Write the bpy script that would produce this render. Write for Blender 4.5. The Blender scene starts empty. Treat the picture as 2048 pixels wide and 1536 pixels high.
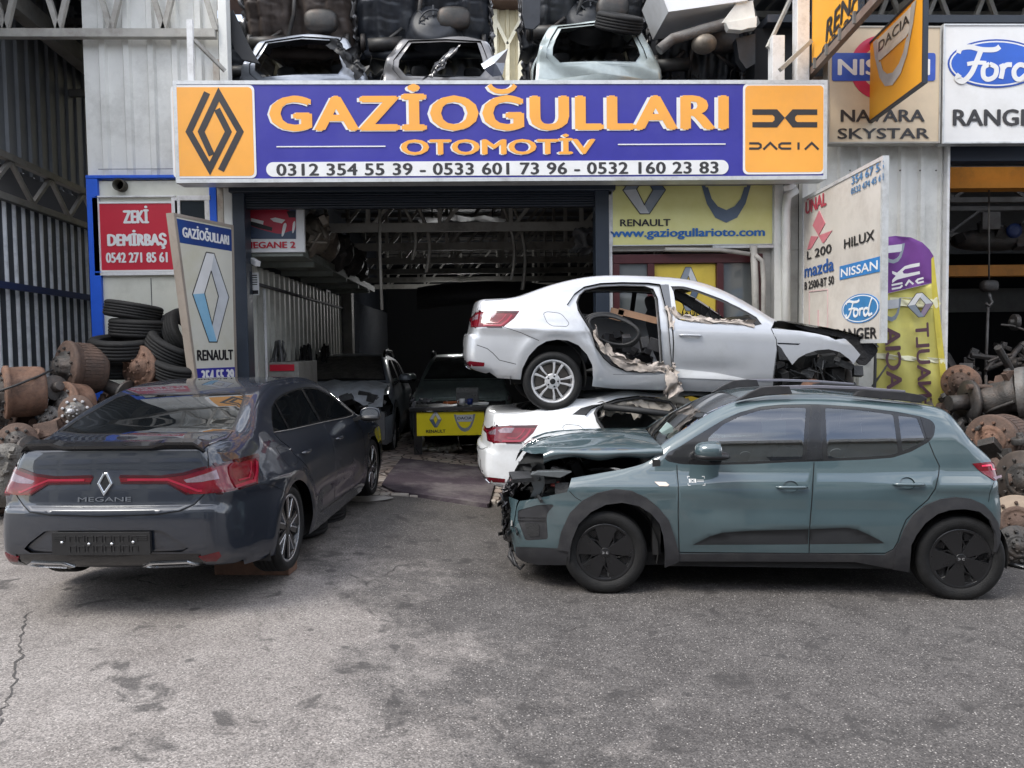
import bpy, bmesh, math, random
import numpy as np
from mathutils import Vector, Matrix, geometry, noise as mnoise

S = bpy.context.scene
COL = S.collection
R = math.radians
rnd = random.Random(7)

# ------------------------------------------------------------------ camera
FPX, CAM_H = 1540.0, 1.95                      # focal length in photo pixels (2048 wide), eye height
_yaw, _pitch, _roll = R(2.1), R(2.8), 0.0136
_fw = Vector((math.sin(_yaw)*math.cos(_pitch), math.cos(_yaw)*math.cos(_pitch), -math.sin(_pitch)))
_r0 = Vector((math.cos(_yaw), -math.sin(_yaw), 0)); _u0 = _r0.cross(_fw)
_rt = _r0*math.cos(_roll) - _u0*math.sin(_roll); _up = _u0*math.cos(_roll) + _r0*math.sin(_roll)
CAMP = Vector((0, 0, CAM_H))
cam = bpy.data.objects.new('camera', bpy.data.cameras.new('camera')); COL.objects.link(cam)
cam.data.sensor_width = 36.0; cam.data.lens = 36.0*FPX/2048; cam.data.clip_end = 3000; cam.data.clip_start = .05
_m = Matrix((_rt, _up, -_fw)).transposed().to_4x4(); _m.translation = CAMP
cam.matrix_world = _m
S.camera = cam

# ------------------------------------------------------------------ light: bright overcast sky, soft sun
W = bpy.data.worlds.new("World"); S.world = W; W.use_nodes = True
def _world():
    nt = W.node_tree; N = nt.nodes; L = nt.links; N.clear()
    out = N.new('ShaderNodeOutputWorld'); bg = N.new('ShaderNodeBackground'); bg.inputs[1].default_value = 0.15
    sky = N.new('ShaderNodeTexSky'); sky.sky_type = 'NISHITA'; sky.sun_disc = False
    sky.sun_elevation = R(52); sky.sun_rotation = R(238); sky.dust_density = 2.0
    tc = N.new('ShaderNodeTexCoord'); mp = N.new('ShaderNodeMapping'); mp.inputs['Scale'].default_value = (1.0, 1.0, 2.6)
    ns = N.new('ShaderNodeTexNoise'); ns.inputs['Scale'].default_value = 3.2; ns.inputs['Detail'].default_value = 7; ns.inputs['Roughness'].default_value = .58
    cr = N.new('ShaderNodeValToRGB'); cr.color_ramp.elements[0].position = .44; cr.color_ramp.elements[1].position = .60
    cr.color_ramp.elements[0].color = (.34, .34, .34, 1); cr.color_ramp.elements[1].color = (1, 1, 1, 1)
    n2 = N.new('ShaderNodeTexNoise'); n2.inputs['Scale'].default_value = 4.1; n2.inputs['Detail'].default_value = 5
    cc = N.new('ShaderNodeValToRGB'); e = cc.color_ramp.elements
    e[0].position = .36; e[0].color = (3.4, 3.8, 4.5, 1); e[1].position = .62; e[1].color = (9.6, 9.6, 9.8, 1)
    mx = N.new('ShaderNodeMixRGB')
    L.new(tc.outputs['Generated'], mp.inputs[0]); L.new(mp.outputs[0], ns.inputs[0]); L.new(mp.outputs[0], n2.inputs[0])
    L.new(ns.outputs[0], cr.inputs[0]); L.new(n2.outputs[0], cc.inputs[0])
    L.new(cr.outputs[0], mx.inputs[0]); L.new(sky.outputs[0], mx.inputs[1]); L.new(cc.outputs[0], mx.inputs[2])
    L.new(mx.outputs[0], bg.inputs[0]); L.new(bg.outputs[0], out.inputs[0])
_world()
sun = bpy.data.objects.new('sun', bpy.data.lights.new('sun', 'SUN')); COL.objects.link(sun)
sun.data.energy = 1.5; sun.data.angle = R(25); sun.data.color = (1, .97, .90)
sun.rotation_euler = (R(38), 0, R(-58))         # high, from behind the photographer
S.view_settings.view_transform = 'Standard'; S.view_settings.look = 'None'; S.view_settings.gamma = 1
S.view_settings.exposure = 1.15
S.cycles.max_bounces = 7; S.cycles.diffuse_bounces = 4; S.cycles.glossy_bounces = 4; S.cycles.transparent_max_bounces = 8
S.cycles.sample_clamp_indirect = 6; S.cycles.caustics_reflective = False; S.cycles.caustics_refractive = False
try: S.cycles.use_denoising = True
except Exception: pass

# ------------------------------------------------------------------ geometry helpers
def ray(px, py):
    return _fw + _rt*((px-1024)/FPX) + _up*((768-py)/FPX)
def P(px, py, Y):                                # point of the plane y = Y seen at a photo pixel
    d = ray(px, py); return CAMP + d*(Y/d.y)
def G(px, py, z=0.0):                            # point of the level z
    d = ray(px, py); return CAMP + d*((z-CAM_H)/d.z)
def PX_(px, py, x):                              # point of the plane x
    d = ray(px, py); return CAMP + d*(x/d.x)

class Frame:
    """a flat place to draw on: origin, unit axes u, v, normal n"""
    def __init__(s, o, u, v):
        s.o = Vector(o); s.u = Vector(u).normalized(); s.v = Vector(v).normalized(); s.n = s.u.cross(s.v).normalized()
    def at(s, a, b, h=0.0): return s.o + s.u*a + s.v*b + s.n*h
    def px(s, px, py):
        d = ray(px, py); t = (s.o-CAMP).dot(s.n)/d.dot(s.n); q = CAMP + d*t - s.o
        return q.dot(s.u), q.dot(s.v)

class MB:
    def __init__(s): s.v = []; s.f = []; s.m = []; s.sm = []; s.M = None
    def vert(s, p):
        p = Vector(p)
        s.v.append(s.M @ p if s.M is not None else p); return len(s.v)-1
    def face(s, ids, m=0, smooth=False): s.f.append(tuple(ids)); s.m.append(m); s.sm.append(smooth)
    def poly(s, pts, m=0, smooth=False): s.face([s.vert(p) for p in pts], m, smooth)
    def box(s, x0, x1, y0, y1, z0, z1, m=0, T=None):
        c = [Vector((x, y, z)) for z in (z0, z1) for y in (y0, y1) for x in (x0, x1)]
        if T is not None: c = [T @ p for p in c]
        i = [s.vert(p) for p in c]
        for q in ((0,2,3,1),(4,5,7,6),(0,1,5,4),(2,6,7,3),(0,4,6,2),(1,3,7,5)): s.face([i[k] for k in q], m)
    def beam(s, a, b, w, h=None, m=0, up=(0,0,1)):
        a = Vector(a); b = Vector(b); h = h or w; d = (b-a); L = d.length
        if L < 1e-6: return
        d /= L; up = Vector(up)
        if abs(d.dot(up)) > .98: up = Vector((0,1,0))
        x = d.cross(up).normalized(); y = x.cross(d)
        c = [q + x*sx*w/2 + y*sy*h/2 for q in (a, b) for sx, sy in ((-1,-1),(1,-1),(1,1),(-1,1))]
        i = [s.vert(p) for p in c]
        for q in ((3,2,1,0),(4,5,6,7),(0,1,5,4),(1,2,6,5),(2,3,7,6),(3,0,4,7)): s.face([i[k] for k in q], m)
    def tube(s, pts, r, seg=8, m=0, close=False, caps=True):
        pts = [Vector(p) for p in pts]; n = len(pts); rs = r if hasattr(r, '__len__') else [r]*n
        rings = []; prev = None
        for k, p in enumerate(pts):
            if close: t = pts[(k+1) % n]-pts[k-1]
            else: t = pts[min(k+1, n-1)]-pts[max(k-1, 0)]
            if t.length < 1e-9: t = Vector((0,0,1))
            t.normalize()
            if prev is None:
                a = Vector((0,0,1)) if abs(t.z) < .9 else Vector((1,0,0)); x = t.cross(a).normalized()
            else:
                x = prev - t*prev.dot(t)
                x = x.normalized() if x.length > 1e-6 else t.orthogonal().normalized()
            prev = x; y = t.cross(x)
            rings.append([s.vert(p + (x*math.cos(2*math.pi*j/seg)+y*math.sin(2*math.pi*j/seg))*rs[k]) for j in range(seg)])
        for k in range(n if close else n-1):
            a, b = rings[k], rings[(k+1) % n]
            for j in range(seg): s.face((a[j], a[(j+1) % seg], b[(j+1) % seg], b[j]), m, True)
        if caps and not close: s.face(rings[0][::-1], m); s.face(rings[-1], m)
    def lathe(s, prof, o, axis, seg=24, m=0, ref=None, smooth=True, ripple=None):
        """prof: (along axis, radius) pairs"""
        o = Vector(o); a = Vector(axis).normalized(); x = a.orthogonal().normalized() if ref is None else (Vector(ref)-a*Vector(ref).dot(a)).normalized(); y = a.cross(x)
        rings = []
        for (t, r) in prof:
            if r < 1e-6: rings.append([s.vert(o+a*t)]); continue
            rings.append([s.vert(o + a*t + (x*math.cos(2*math.pi*j/seg)+y*math.sin(2*math.pi*j/seg))*(r*(ripple(j, t) if ripple else 1))) for j in range(seg)])
        for k in range(len(rings)-1):
            A, B = rings[k], rings[k+1]
            mm = m[k] if isinstance(m, (list, tuple)) else m
            for j in range(seg):
                j2 = (j+1) % seg
                if len(A) == 1 and len(B) == 1: break
                if len(A) == 1: s.face((A[0], B[j], B[j2]), mm, smooth)
                elif len(B) == 1: s.face((A[j], B[0], A[j2]), mm, smooth)
                else: s.face((A[j], B[j], B[j2], A[j2]), mm, smooth)
    def prism(s, fr, pts, h0, h1, m=0, side=None):
        """polygon (any winding, may be concave) in a Frame, between heights h0 and h1"""
        a2 = sum(pts[k-1][0]*pts[k][1]-pts[k][0]*pts[k-1][1] for k in range(len(pts)))
        if a2 < 0: pts = pts[::-1]
        lo = [s.vert(fr.at(p[0], p[1], h0)) for p in pts]; hi = [s.vert(fr.at(p[0], p[1], h1)) for p in pts]
        n = len(pts)
        for t in geometry.tessellate_polygon([[Vector((p[0], p[1], 0)) for p in pts]]):
            (x0,y0),(x1,y1),(x2,y2) = [pts[k] for k in t]
            if (x1-x0)*(y2-y0)-(x2-x0)*(y1-y0) < 0: t = t[::-1]
            s.face([hi[k] for k in t], m); s.face([lo[k] for k in t[::-1]], m)
        for k in range(n): s.face((lo[k], lo[(k+1) % n], hi[(k+1) % n], hi[k]), m if side is None else side)
    def build(s, name, mats, parent=None, label=None, bevel=0.0, kind=None, cat=None, group=None, autosmooth=None):
        me = bpy.data.meshes.new(name)
        me.from_pydata([tuple(v) for v in s.v], [], s.f)
        for m in (mats if isinstance(mats, (list, tuple)) else [mats]): me.materials.append(m)
        me.polygons.foreach_set('material_index', s.m); me.polygons.foreach_set('use_smooth', s.sm)
        if autosmooth:
            me.polygons.foreach_set('use_smooth', [True]*len(s.f)); me.set_sharp_from_angle(angle=R(autosmooth))
        me.update()
        o = bpy.data.objects.new(name, me); COL.objects.link(o)
        if parent is not None: o.parent = parent
        if bevel:
            b = o.modifiers.new('edge', 'BEVEL'); b.width = bevel; b.segments = 2; b.limit_method = 'ANGLE'; b.angle_limit = R(40)
        if label: o['label'] = label
        if kind: o['kind'] = kind
        if cat: o['category'] = cat
        if group: o['group'] = group
        return o

def thing(name, label, cat, loc=(0,0,0), rot=(0,0,0), group=None, scale=1.0):
    o = bpy.data.objects.new(name, None); COL.objects.link(o)
    o.location = loc; o.rotation_euler = rot; o.scale = (scale,)*3
    o['label'] = label; o['category'] = cat; o.empty_display_size = .1
    if group: o['group'] = group
    return o
def world_child(o, parent):
    """parent an object built in world coordinates to a placed thing"""
    bpy.context.view_layer.update()
    o.parent = parent; o.matrix_parent_inverse = parent.matrix_world.inverted(); return o
def copy_tree(o, parent=None, **props):
    c = o.copy(); COL.objects.link(c); c.parent = parent
    for k, v in props.items(): c[k] = v
    for ch in list(o.children): copy_tree(ch, c)
    return c

def text_mesh(body, shear=0.0, weight=0.0, spacing=1.0, extrude=0.0):
    c = bpy.data.curves.new('lettering', 'FONT'); c.body = body; c.shear = shear; c.offset = weight; c.space_character = spacing
    c.extrude = extrude; c.resolution_u = 3
    t = bpy.data.objects.new('lettering', c); COL.objects.link(t)
    dg = bpy.context.evaluated_depsgraph_get(); me = bpy.data.meshes.new_from_object(t.evaluated_get(dg))
    bpy.data.objects.remove(t); bpy.data.curves.remove(c)
    co = np.empty(len(me.vertices)*3); me.vertices.foreach_get('co', co); co = co.reshape(-1, 3)
    fs = [tuple(p.vertices) for p in me.polygons]; bpy.data.meshes.remove(me)
    return co, fs
def add_text(mb, fr, body, x0, y0, x1, y1, h=.002, m=0, shear=0.0, weight=0.0, spacing=1.0, bold=.05, mirror=False):
    """lettering stretched to the box x0..x1, y0..y1 of a Frame, standing h proud of it"""
    co, fs = text_mesh(body, shear, weight, spacing)
    lo = co.min(0); hi = co.max(0); n = len(co)
    q = (co-lo)/np.maximum(hi-lo, 1e-6)
    if mirror: q[:, 0] = 1-q[:, 0]
    b0 = bold*(y1-y0); sh_ = [(0, 0)] if not bold else [(-1, 0), (1, 0), (0, .45), (0, -.45), (0, 0)]
    for j, (dx, dy) in enumerate(sh_):           # heavier strokes: the letters laid down again, shifted a little
        ids = []
        for k in range(n):
            a = x0 + b0 + q[k, 0]*(x1-x0-2*b0) + dx*b0; b = y0 + .45*b0 + q[k, 1]*(y1-y0-.9*b0) + dy*b0
            ids.append(mb.vert(fr.at(a, b, h + j*.00025)))
        for f in fs: mb.face([ids[k] for k in (f[::-1] if mirror else f)], m)
def text_px(mb, fr, body, px0, py0, px1, py1, **k):
    """the same, the box given by the photo pixels of its lower left and upper right corners"""
    a, b = fr.px(px0, py0); c, d = fr.px(px1, py1); add_text(mb, fr, body, a, b, c, d, **k)
def text_pl(mb, fr, body, bl, br, tl, **k):
    """lettering on an oblique sign: photo pixels of its lower left, lower right and upper left corners"""
    a0, b0 = fr.px(*bl); a1, _ = fr.px(*br); _, b1 = fr.px(*tl); add_text(mb, fr, body, a0, b0, a1, b1, **k)
def rrect(x0, y0, x1, y1, r, n=5):
    pts = []
    for (cx, cy, a0) in ((x1-r, y1-r, 0), (x0+r, y1-r, 90), (x0+r, y0+r, 180), (x1-r, y0+r, 270)):
        for k in range(n+1):
            a = R(a0+90*k/n); pts.append((cx+r*math.cos(a), cy+r*math.sin(a)))
    return pts
def ellipse(cx, cy, a, b, n=40): return [(cx+a*math.cos(2*math.pi*k/n), cy+b*math.sin(2*math.pi*k/n)) for k in range(n)]
def stroke(mb, fr, pts, w, h0, h1, m=0):
    """a mitred stripe along a polyline"""
    L = []; Rr = []; n = len(pts)
    for k in range(n):
        p = Vector(pts[k]); d0 = (p-Vector(pts[k-1])).normalized() if k > 0 else None; d1 = (Vector(pts[k+1])-p).normalized() if k < n-1 else None
        if d0 is None: nn = Vector((-d1.y, d1.x)); s = 1
        elif d1 is None: nn = Vector((-d0.y, d0.x)); s = 1
        else:
            nn = (Vector((-d0.y, d0.x))+Vector((-d1.y, d1.x))).normalized(); s = 1/max(.35, nn.dot(Vector((-d0.y, d0.x))))
        L.append(p+nn*w/2*s); Rr.append(p-nn*w/2*s)
    T = [[mb.vert(fr.at(q.x, q.y, h)) for q in row] for row in (L, Rr) for h in (h0, h1)]; l0, l1, r0, r1 = T
    for k in range(n-1):
        mb.face((r1[k], r1[k+1], l1[k+1], l1[k]), m); mb.face((l1[k], l1[k+1], l0[k+1], l0[k]), m); mb.face((r0[k], r0[k+1], r1[k+1], r1[k]), m)
    for k in (0, n-1): mb.face((l0[k], l1[k], r1[k], r0[k]), m)

# ------------------------------------------------------------------ materials
_mats = {}
def mat(name, col, rough=.6, metal=0.0, var=.12, scale=6.0, col2=None, bump=0.0, bscale=40.0, coat=0.0, spec=.5, dirt=None, dscale=1.7, damt=.5, emit=None, trans=0.0, alpha=1.0, cior=1.5):
    if name in _mats: return _mats[name]
    m = bpy.data.materials.new(name); m.use_nodes = True; nt = m.node_tree; N = nt.nodes; L = nt.links
    b = N['Principled BSDF']
    tc = N.new('ShaderNodeTexCoord')
    ns = N.new('ShaderNodeTexNoise'); ns.inputs['Scale'].default_value = scale; ns.inputs['Detail'].default_value = 6; ns.inputs['Roughness'].default_value = .65
    L.new(tc.outputs['Object'], ns.inputs['Vector'])
    mx = N.new('ShaderNodeMixRGB'); c = Vector(col)
    mx.inputs[1].default_value = (*[max(0, x*(1-var)) for x in c], 1)
    mx.inputs[2].default_value = (*(col2 if col2 else [min(1, x*(1+var)) for x in c]), 1)
    rp = N.new('ShaderNodeMapRange'); rp.inputs[1].default_value = .3; rp.inputs[2].default_value = .7
    L.new(ns.outputs[0], rp.inputs[0]); L.new(rp.outputs[0], mx.inputs[0]); cur = mx.outputs[0]
    if dirt:
        nd = N.new('ShaderNodeTexNoise'); nd.inputs['Scale'].default_value = dscale; nd.inputs['Detail'].default_value = 9; nd.inputs['Roughness'].default_value = .72
        L.new(tc.outputs['Object'], nd.inputs['Vector'])
        rd = N.new('ShaderNodeMapRange'); rd.inputs[1].default_value = .48; rd.inputs[2].default_value = .68; rd.inputs[4].default_value = damt
        L.new(nd.outputs[0], rd.inputs[0]); m2 = N.new('ShaderNodeMixRGB'); m2.inputs[2].default_value = (*dirt, 1)
        L.new(rd.outputs[0], m2.inputs[0]); L.new(cur, m2.inputs[1]); cur = m2.outputs[0]
    L.new(cur, b.inputs['Base Color'])
    rr = N.new('ShaderNodeMapRange'); rr.inputs[3].default_value = max(0, rough-.08*min(1, rough*3)); rr.inputs[4].default_value = min(1, rough+.1*min(1, rough*3))
    L.new(ns.outputs[0], rr.inputs[0]); L.new(rr.outputs[0], b.inputs['Roughness'])
    b.inputs['Metallic'].default_value = metal; b.inputs['Specular IOR Level'].default_value = spec
    if coat: b.inputs['Coat Weight'].default_value = coat; b.inputs['Coat Roughness'].default_value = .015; b.inputs['Coat IOR'].default_value = cior
    if trans: b.inputs['Transmission Weight'].default_value = trans
    if alpha < 1: b.inputs['Alpha'].default_value = alpha
    if emit: b.inputs['Emission Color'].default_value = (*emit[:3], 1); b.inputs['Emission Strength'].default_value = emit[3]
    if bump:
        nb = N.new('ShaderNodeTexNoise'); nb.inputs['Scale'].default_value = bscale; nb.inputs['Detail'].default_value = 5
        L.new(tc.outputs['Object'], nb.inputs['Vector'])
        bp = N.new('ShaderNodeBump'); bp.inputs['Strength'].default_value = bump; bp.inputs['Distance'].default_value = .02
        L.new(nb.outputs[0], bp.inputs['Height']); L.new(bp.outputs[0], b.inputs['Normal'])
    _mats[name] = m; return m
def srgb(r, g, b):
    return tuple((x/255/12.92 if x/255 <= .04045 else ((x/255+.055)/1.055)**2.4) for x in (r, g, b))
# ------------------------------------------------------------------ ground
YF = 10.0                                       # plane of the shop fronts
def _ground_mat():
    m = bpy.data.materials.new('worn asphalt'); m.use_nodes = True; nt = m.node_tree; N = nt.nodes; L = nt.links; b = N['Principled BSDF']
    tc = N.new('ShaderNodeTexCoord')
    def noise(sc, det=6, ro=.6, dist=0.0):
        n = N.new('ShaderNodeTexNoise'); n.inputs['Scale'].default_value = sc; n.inputs['Detail'].default_value = det; n.inputs['Roughness'].default_value = ro; n.inputs['Distortion'].default_value = dist
        L.new(tc.outputs['Object'], n.inputs['Vector']); return n.outputs[0]
    def rng(s, a, b_, c=0.0, d=1.0):
        r = N.new('ShaderNodeMapRange'); r.inputs[1].default_value = a; r.inputs[2].default_value = b_; r.inputs[3].default_value = c; r.inputs[4].default_value = d
        L.new(s, r.inputs[0]); return r.outputs[0]
    def mth(op, a, b_):
        r = N.new('ShaderNodeMath'); r.operation = op
        for k, v in enumerate((a, b_)):
            if isinstance(v, float): r.inputs[k].default_value = v
            else: L.new(v, r.inputs[k])
        return r.outputs[0]
    def mix(f, a, b_):
        r = N.new('ShaderNodeMixRGB')
        for k, v in enumerate((f, a, b_)):
            if isinstance(v, (tuple, float)): r.inputs[k].default_value = (*v, 1) if isinstance(v, tuple) else v
            else: L.new(v, r.inputs[k])
        return r.outputs[0]
    sep = N.new('ShaderNodeSeparateXYZ'); L.new(tc.outputs['Object'], sep.inputs[0])
    # concrete-pale worn strip on the left and near, darker tarred patch to the right and by the threshold
    edge = mth('ADD', mth('MULTIPLY', sep.outputs[0], .55), mth('MULTIPLY', sep.outputs[1], .20))
    edge = mth('ADD', edge, rng(noise(.9, 7, .62), 0, 1, -1.7, 1.7))
    edge = mth('ADD', edge, rng(noise(5.5, 6, .7), 0, 1, -.7, .7))
    patch = rng(edge, .30, .95)
    base = mix(rng(noise(2.2, 8, .7), .3, .7), (.172, .154, .143), (.265, .242, .226))
    dark = mix(rng(noise(3.1, 8, .7), .3, .7), (.058, .053, .051), (.115, .106, .101))
    c = mix(patch, base, dark)
    far = rng(sep.outputs[1], 6.2, 9.0); c = mix(mth('MULTIPLY', far, rng(noise(1.4, 6), .3, .6)), c, (.115, .105, .098))
    # aggregate: pale and dark chips
    v = N.new('ShaderNodeTexVoronoi'); v.inputs['Scale'].default_value = 62; L.new(tc.outputs['Object'], v.inputs['Vector'])
    chip = mth('MULTIPLY', rng(v.outputs['Distance'], .20, .34, 1, 0), rng(noise(31, 2), .42, .52))
    sc = N.new('ShaderNodeSeparateColor'); L.new(v.outputs['Color'], sc.inputs[0])
    tone = mix(sc.outputs[0], (.12, .107, .098), (.60, .56, .52))
    c = mix(mth('MULTIPLY', chip, rng(patch, 0, 1, .62, .62)), c, tone)
    v2 = N.new('ShaderNodeTexVoronoi'); v2.inputs['Scale'].default_value = 130; L.new(tc.outputs['Object'], v2.inputs['Vector'])
    s2 = N.new('ShaderNodeSeparateColor'); L.new(v2.outputs['Color'], s2.inputs[0])
    grit = rng(s2.outputs[0], 0, 1, .5, 1.4)
    g = N.new('ShaderNodeMixRGB'); g.blend_type = 'MULTIPLY'; g.inputs[0].default_value = 1; L.new(c, g.inputs[1]); L.new(grit, g.inputs[2]); c = g.outputs[0]
    # oil spots and drips
    spot = mth('MULTIPLY', rng(noise(3.4, 4, .62, .6),   .575, .66), .72); c = mix(spot, c, (.040, .037, .036))
    v3 = N.new('ShaderNodeTexVoronoi'); v3.inputs['Scale'].default_value = 3.6; v3.inputs['Randomness'].default_value = 1; L.new(tc.outputs['Object'], v3.inputs['Vector'])
    s3 = N.new('ShaderNodeSeparateColor'); L.new(v3.outputs['Color'], s3.inputs[0])
    dsz = mth('ADD', v3.outputs['Distance'], rng(noise(14, 3), 0, 1, -.05, .05))
    drop = mth('MULTIPLY', rng(mth('SUBTRACT', dsz, mth('MULTIPLY', s3.outputs[1], .16)), -.01, .02, .7, 0), rng(s3.outputs[0], .45, .5)); c = mix(drop, c, (.045, .042, .041))
    # cracks
    wv = N.new('ShaderNodeTexVoronoi'); wv.feature = 'DISTANCE_TO_EDGE'; wv.inputs['Scale'].default_value = .62
    ad = N.new('ShaderNodeVectorMath'); ad.operation = 'ADD'; nz = N.new('ShaderNodeTexNoise'); nz.inputs['Scale'].default_value = 2.2; nz.inputs['Detail'].default_value = 6
    L.new(tc.outputs['Object'], nz.inputs['Vector']); sv = N.new('ShaderNodeVectorMath'); sv.operation = 'SCALE'; sv.inputs['Scale'].default_value = .55
    L.new(nz.outputs['Color'], sv.inputs[0]); L.new(tc.outputs['Object'], ad.inputs[0]); L.new(sv.outputs[0], ad.inputs[1]); L.new(ad.outputs[0], wv.inputs['Vector'])
    crack = mth('MULTIPLY', rng(wv.outputs['Distance'], .002, .010, 1, 0), rng(noise(1.1, 3), .58, .66)); c = mix(mth('MULTIPLY', crack, .75), c, (.035, .032, .03))
    L.new(c, b.inputs['Base Color'])
    L.new(rng(noise(2.5, 5), .3, .7, .62, .9), b.inputs['Roughness']); b.inputs['Specular IOR Level'].default_value = .35
    bp = N.new('ShaderNodeBump'); bp.inputs['Strength'].default_value = .55; bp.inputs['Distance'].default_value = .006
    h = mth('ADD', mth('MULTIPLY', chip, .6), mth('ADD', mth('MULTIPLY', s2.outputs[0], .5), mth('MULTIPLY', crack, -2.0)))
    L.new(h, bp.inputs['Height']); L.new(bp.outputs[0], b.inputs['Normal'])
    return m
def gz(x): t = min(1, max(0, (.9-x)/2.6)); return .20*t*t*(3-2*t)      # the yard rises to the left
mb = MB(); xs = [-400,-2.2]+[-1.9+.2*k for k in range(15)]+[400]; rows = [[mb.vert((x, y, gz(x))) for x in xs] for y in (-400, 9.30)]; rows.append([mb.vert((x, 9.32, -.04)) for x in xs]); rows.append([mb.vert((x, 400, -.04)) for x in xs])
for r0, r1 in zip(rows, rows[1:]):
    for k in range(len(xs)-1): mb.face((r0[k], r0[k+1], r1[k+1], r1[k]), 0, False)
mb.build('ground', _ground_mat(), kind='structure', label='worn stained asphalt forecourt')

def _tile_mat():
    m = bpy.data.materials.new('crazy paving'); m.use_nodes = True; nt = m.node_tree; N = nt.nodes; L = nt.links; b = N['Principled BSDF']
    tc = N.new('ShaderNodeTexCoord'); v = N.new('ShaderNodeTexVoronoi'); v.feature = 'DISTANCE_TO_EDGE'; v.inputs['Scale'].default_value = 5.2
    v2 = N.new('ShaderNodeTexVoronoi'); v2.inputs['Scale'].default_value = 5.2
    for q in (v, v2): L.new(tc.outputs['Object'], q.inputs['Vector'])
    r = N.new('ShaderNodeMapRange'); r.inputs[1].default_value = .045; r.inputs[2].default_value = .075; L.new(v.outputs[0], r.inputs[0])
    s = N.new('ShaderNodeSeparateColor'); L.new(v2.outputs['Color'], s.inputs[0])
    cr = N.new('ShaderNodeValToRGB'); e = cr.color_ramp.elements; e[0].color = (.42, .33, .28, 1); e[1].color = (.62, .56, .50, 1); e.new(.5).color = (.52, .42, .36, 1); L.new(s.outputs[0], cr.inputs[0])
    n = N.new('ShaderNodeTexNoise'); n.inputs['Scale'].default_value = 2; n.inputs['Detail'].default_value = 8; L.new(tc.outputs['Object'], n.inputs['Vector'])
    nr = N.new('ShaderNodeMapRange'); nr.inputs[1].default_value = .35; nr.inputs[2].default_value = .7; nr.inputs[3].default_value = .55; nr.inputs[4].default_value = 1.05; L.new(n.outputs[0], nr.inputs[0])
    mu = N.new('ShaderNodeMixRGB'); mu.blend_type = 'MULTIPLY'; mu.inputs[0].default_value = 1; L.new(cr.outputs[0], mu.inputs[1]); L.new(nr.outputs[0], mu.inputs[2])
    mx = N.new('ShaderNodeMixRGB'); mx.inputs[1].default_value = (.055, .035, .03, 1); L.new(r.outputs[0], mx.inputs[0]); L.new(mu.outputs[0], mx.inputs[2])
    L.new(mx.outputs[0], b.inputs['Base Color']); b.inputs['Roughness'].default_value = .55
    bp = N.new('ShaderNodeBump'); bp.inputs['Distance'].default_value = .008; L.new(r.outputs[0], bp.inputs['Height']); L.new(bp.outputs[0], b.inputs['Normal'])
    return m
def fz(x): return .03+.9*gz(x)
mb = MB(); xs = [-3.2+.2*k for k in range(35)]; rows = [[mb.vert((x, y, z if z is not None else fz(x))) for x in xs] for y, z in ((9.35, -.2), (9.35, None), (26, None))]
for r0, r1 in zip(rows, rows[1:]):
    for k in range(len(xs)-1): mb.face((r0[k], r0[k+1], r1[k+1], r1[k]))
mb.build('garage_floor', _tile_mat(), kind='structure', label='crazy paving of pale stone with dark joints')
M_stone = mat('pale edging stone', (.50, .45, .40), .6, scale=9, dirt=(.2,.17,.15), dscale=6)
mb = MB()
x = -3.2
while x < 3.5:
    w = .12+.16*rnd.random(); mb.box(x+.006, x+w-.006, 9.24+.01*rnd.random(), 9.345, -.1, gz(x)*.9+.03+.006*rnd.random()); x += w
mb.build('floor_edging', M_stone, kind='structure', label='row of pale stones edging the paving', bevel=.006)

# ------------------------------------------------------------------ materials of the buildings
M_white = mat('white sheet', srgb(222,222,217), .45, scale=3, var=.05, dirt=srgb(150,148,140), dscale=1.3, damt=.45)
M_cream = mat('cream panel', srgb(212,212,200), .5, scale=3, var=.04, dirt=srgb(160,160,148), dscale=1.6, damt=.4)
M_wframe = mat('white frame', srgb(222,222,222), .4, scale=8, var=.04, dirt=srgb(150,146,140), dscale=5, damt=.5)
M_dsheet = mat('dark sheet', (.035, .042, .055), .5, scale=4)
M_steel = mat('grey steel', srgb(120,118,115), .55, metal=.2, scale=5, var=.15, dirt=srgb(85,75,68), dscale=3, damt=.6)
M_lsteel = mat('pale painted steel', srgb(168,165,158), .55, scale=5, var=.1, dirt=srgb(110,100,90), dscale=3, damt=.6)
M_navy = mat('navy steel', srgb(38,46,58), .4, scale=5, var=.1)
M_shut = mat('shutter', srgb(35,41,52), .4, scale=5, var=.12)
M_blue = mat('blue paint', srgb(22,88,205), .4, scale=5, var=.08)
M_dblue = mat('dark blue paint', srgb(18,42,92), .5, scale=5)
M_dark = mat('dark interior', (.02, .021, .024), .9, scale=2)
M_burg = mat('burgundy frame', srgb(70,28,32), .4, scale=9)
M_glassd = mat('dark glass', (.02, .025, .03), .04, scale=2, var=.1, spec=.8)
M_rust = mat('rust', (.16, .075, .045), .8, scale=9, var=.35, col2=(.26,.13,.08), dirt=(.06,.045,.04), dscale=5, damt=.8, bump=.5, bscale=50)
M_black = mat('black rubber', (.018, .018, .019), .6, scale=20, bump=.2, bscale=80)
M_grey = mat('grey plastic', (.11, .11, .115), .55, scale=12)

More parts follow.
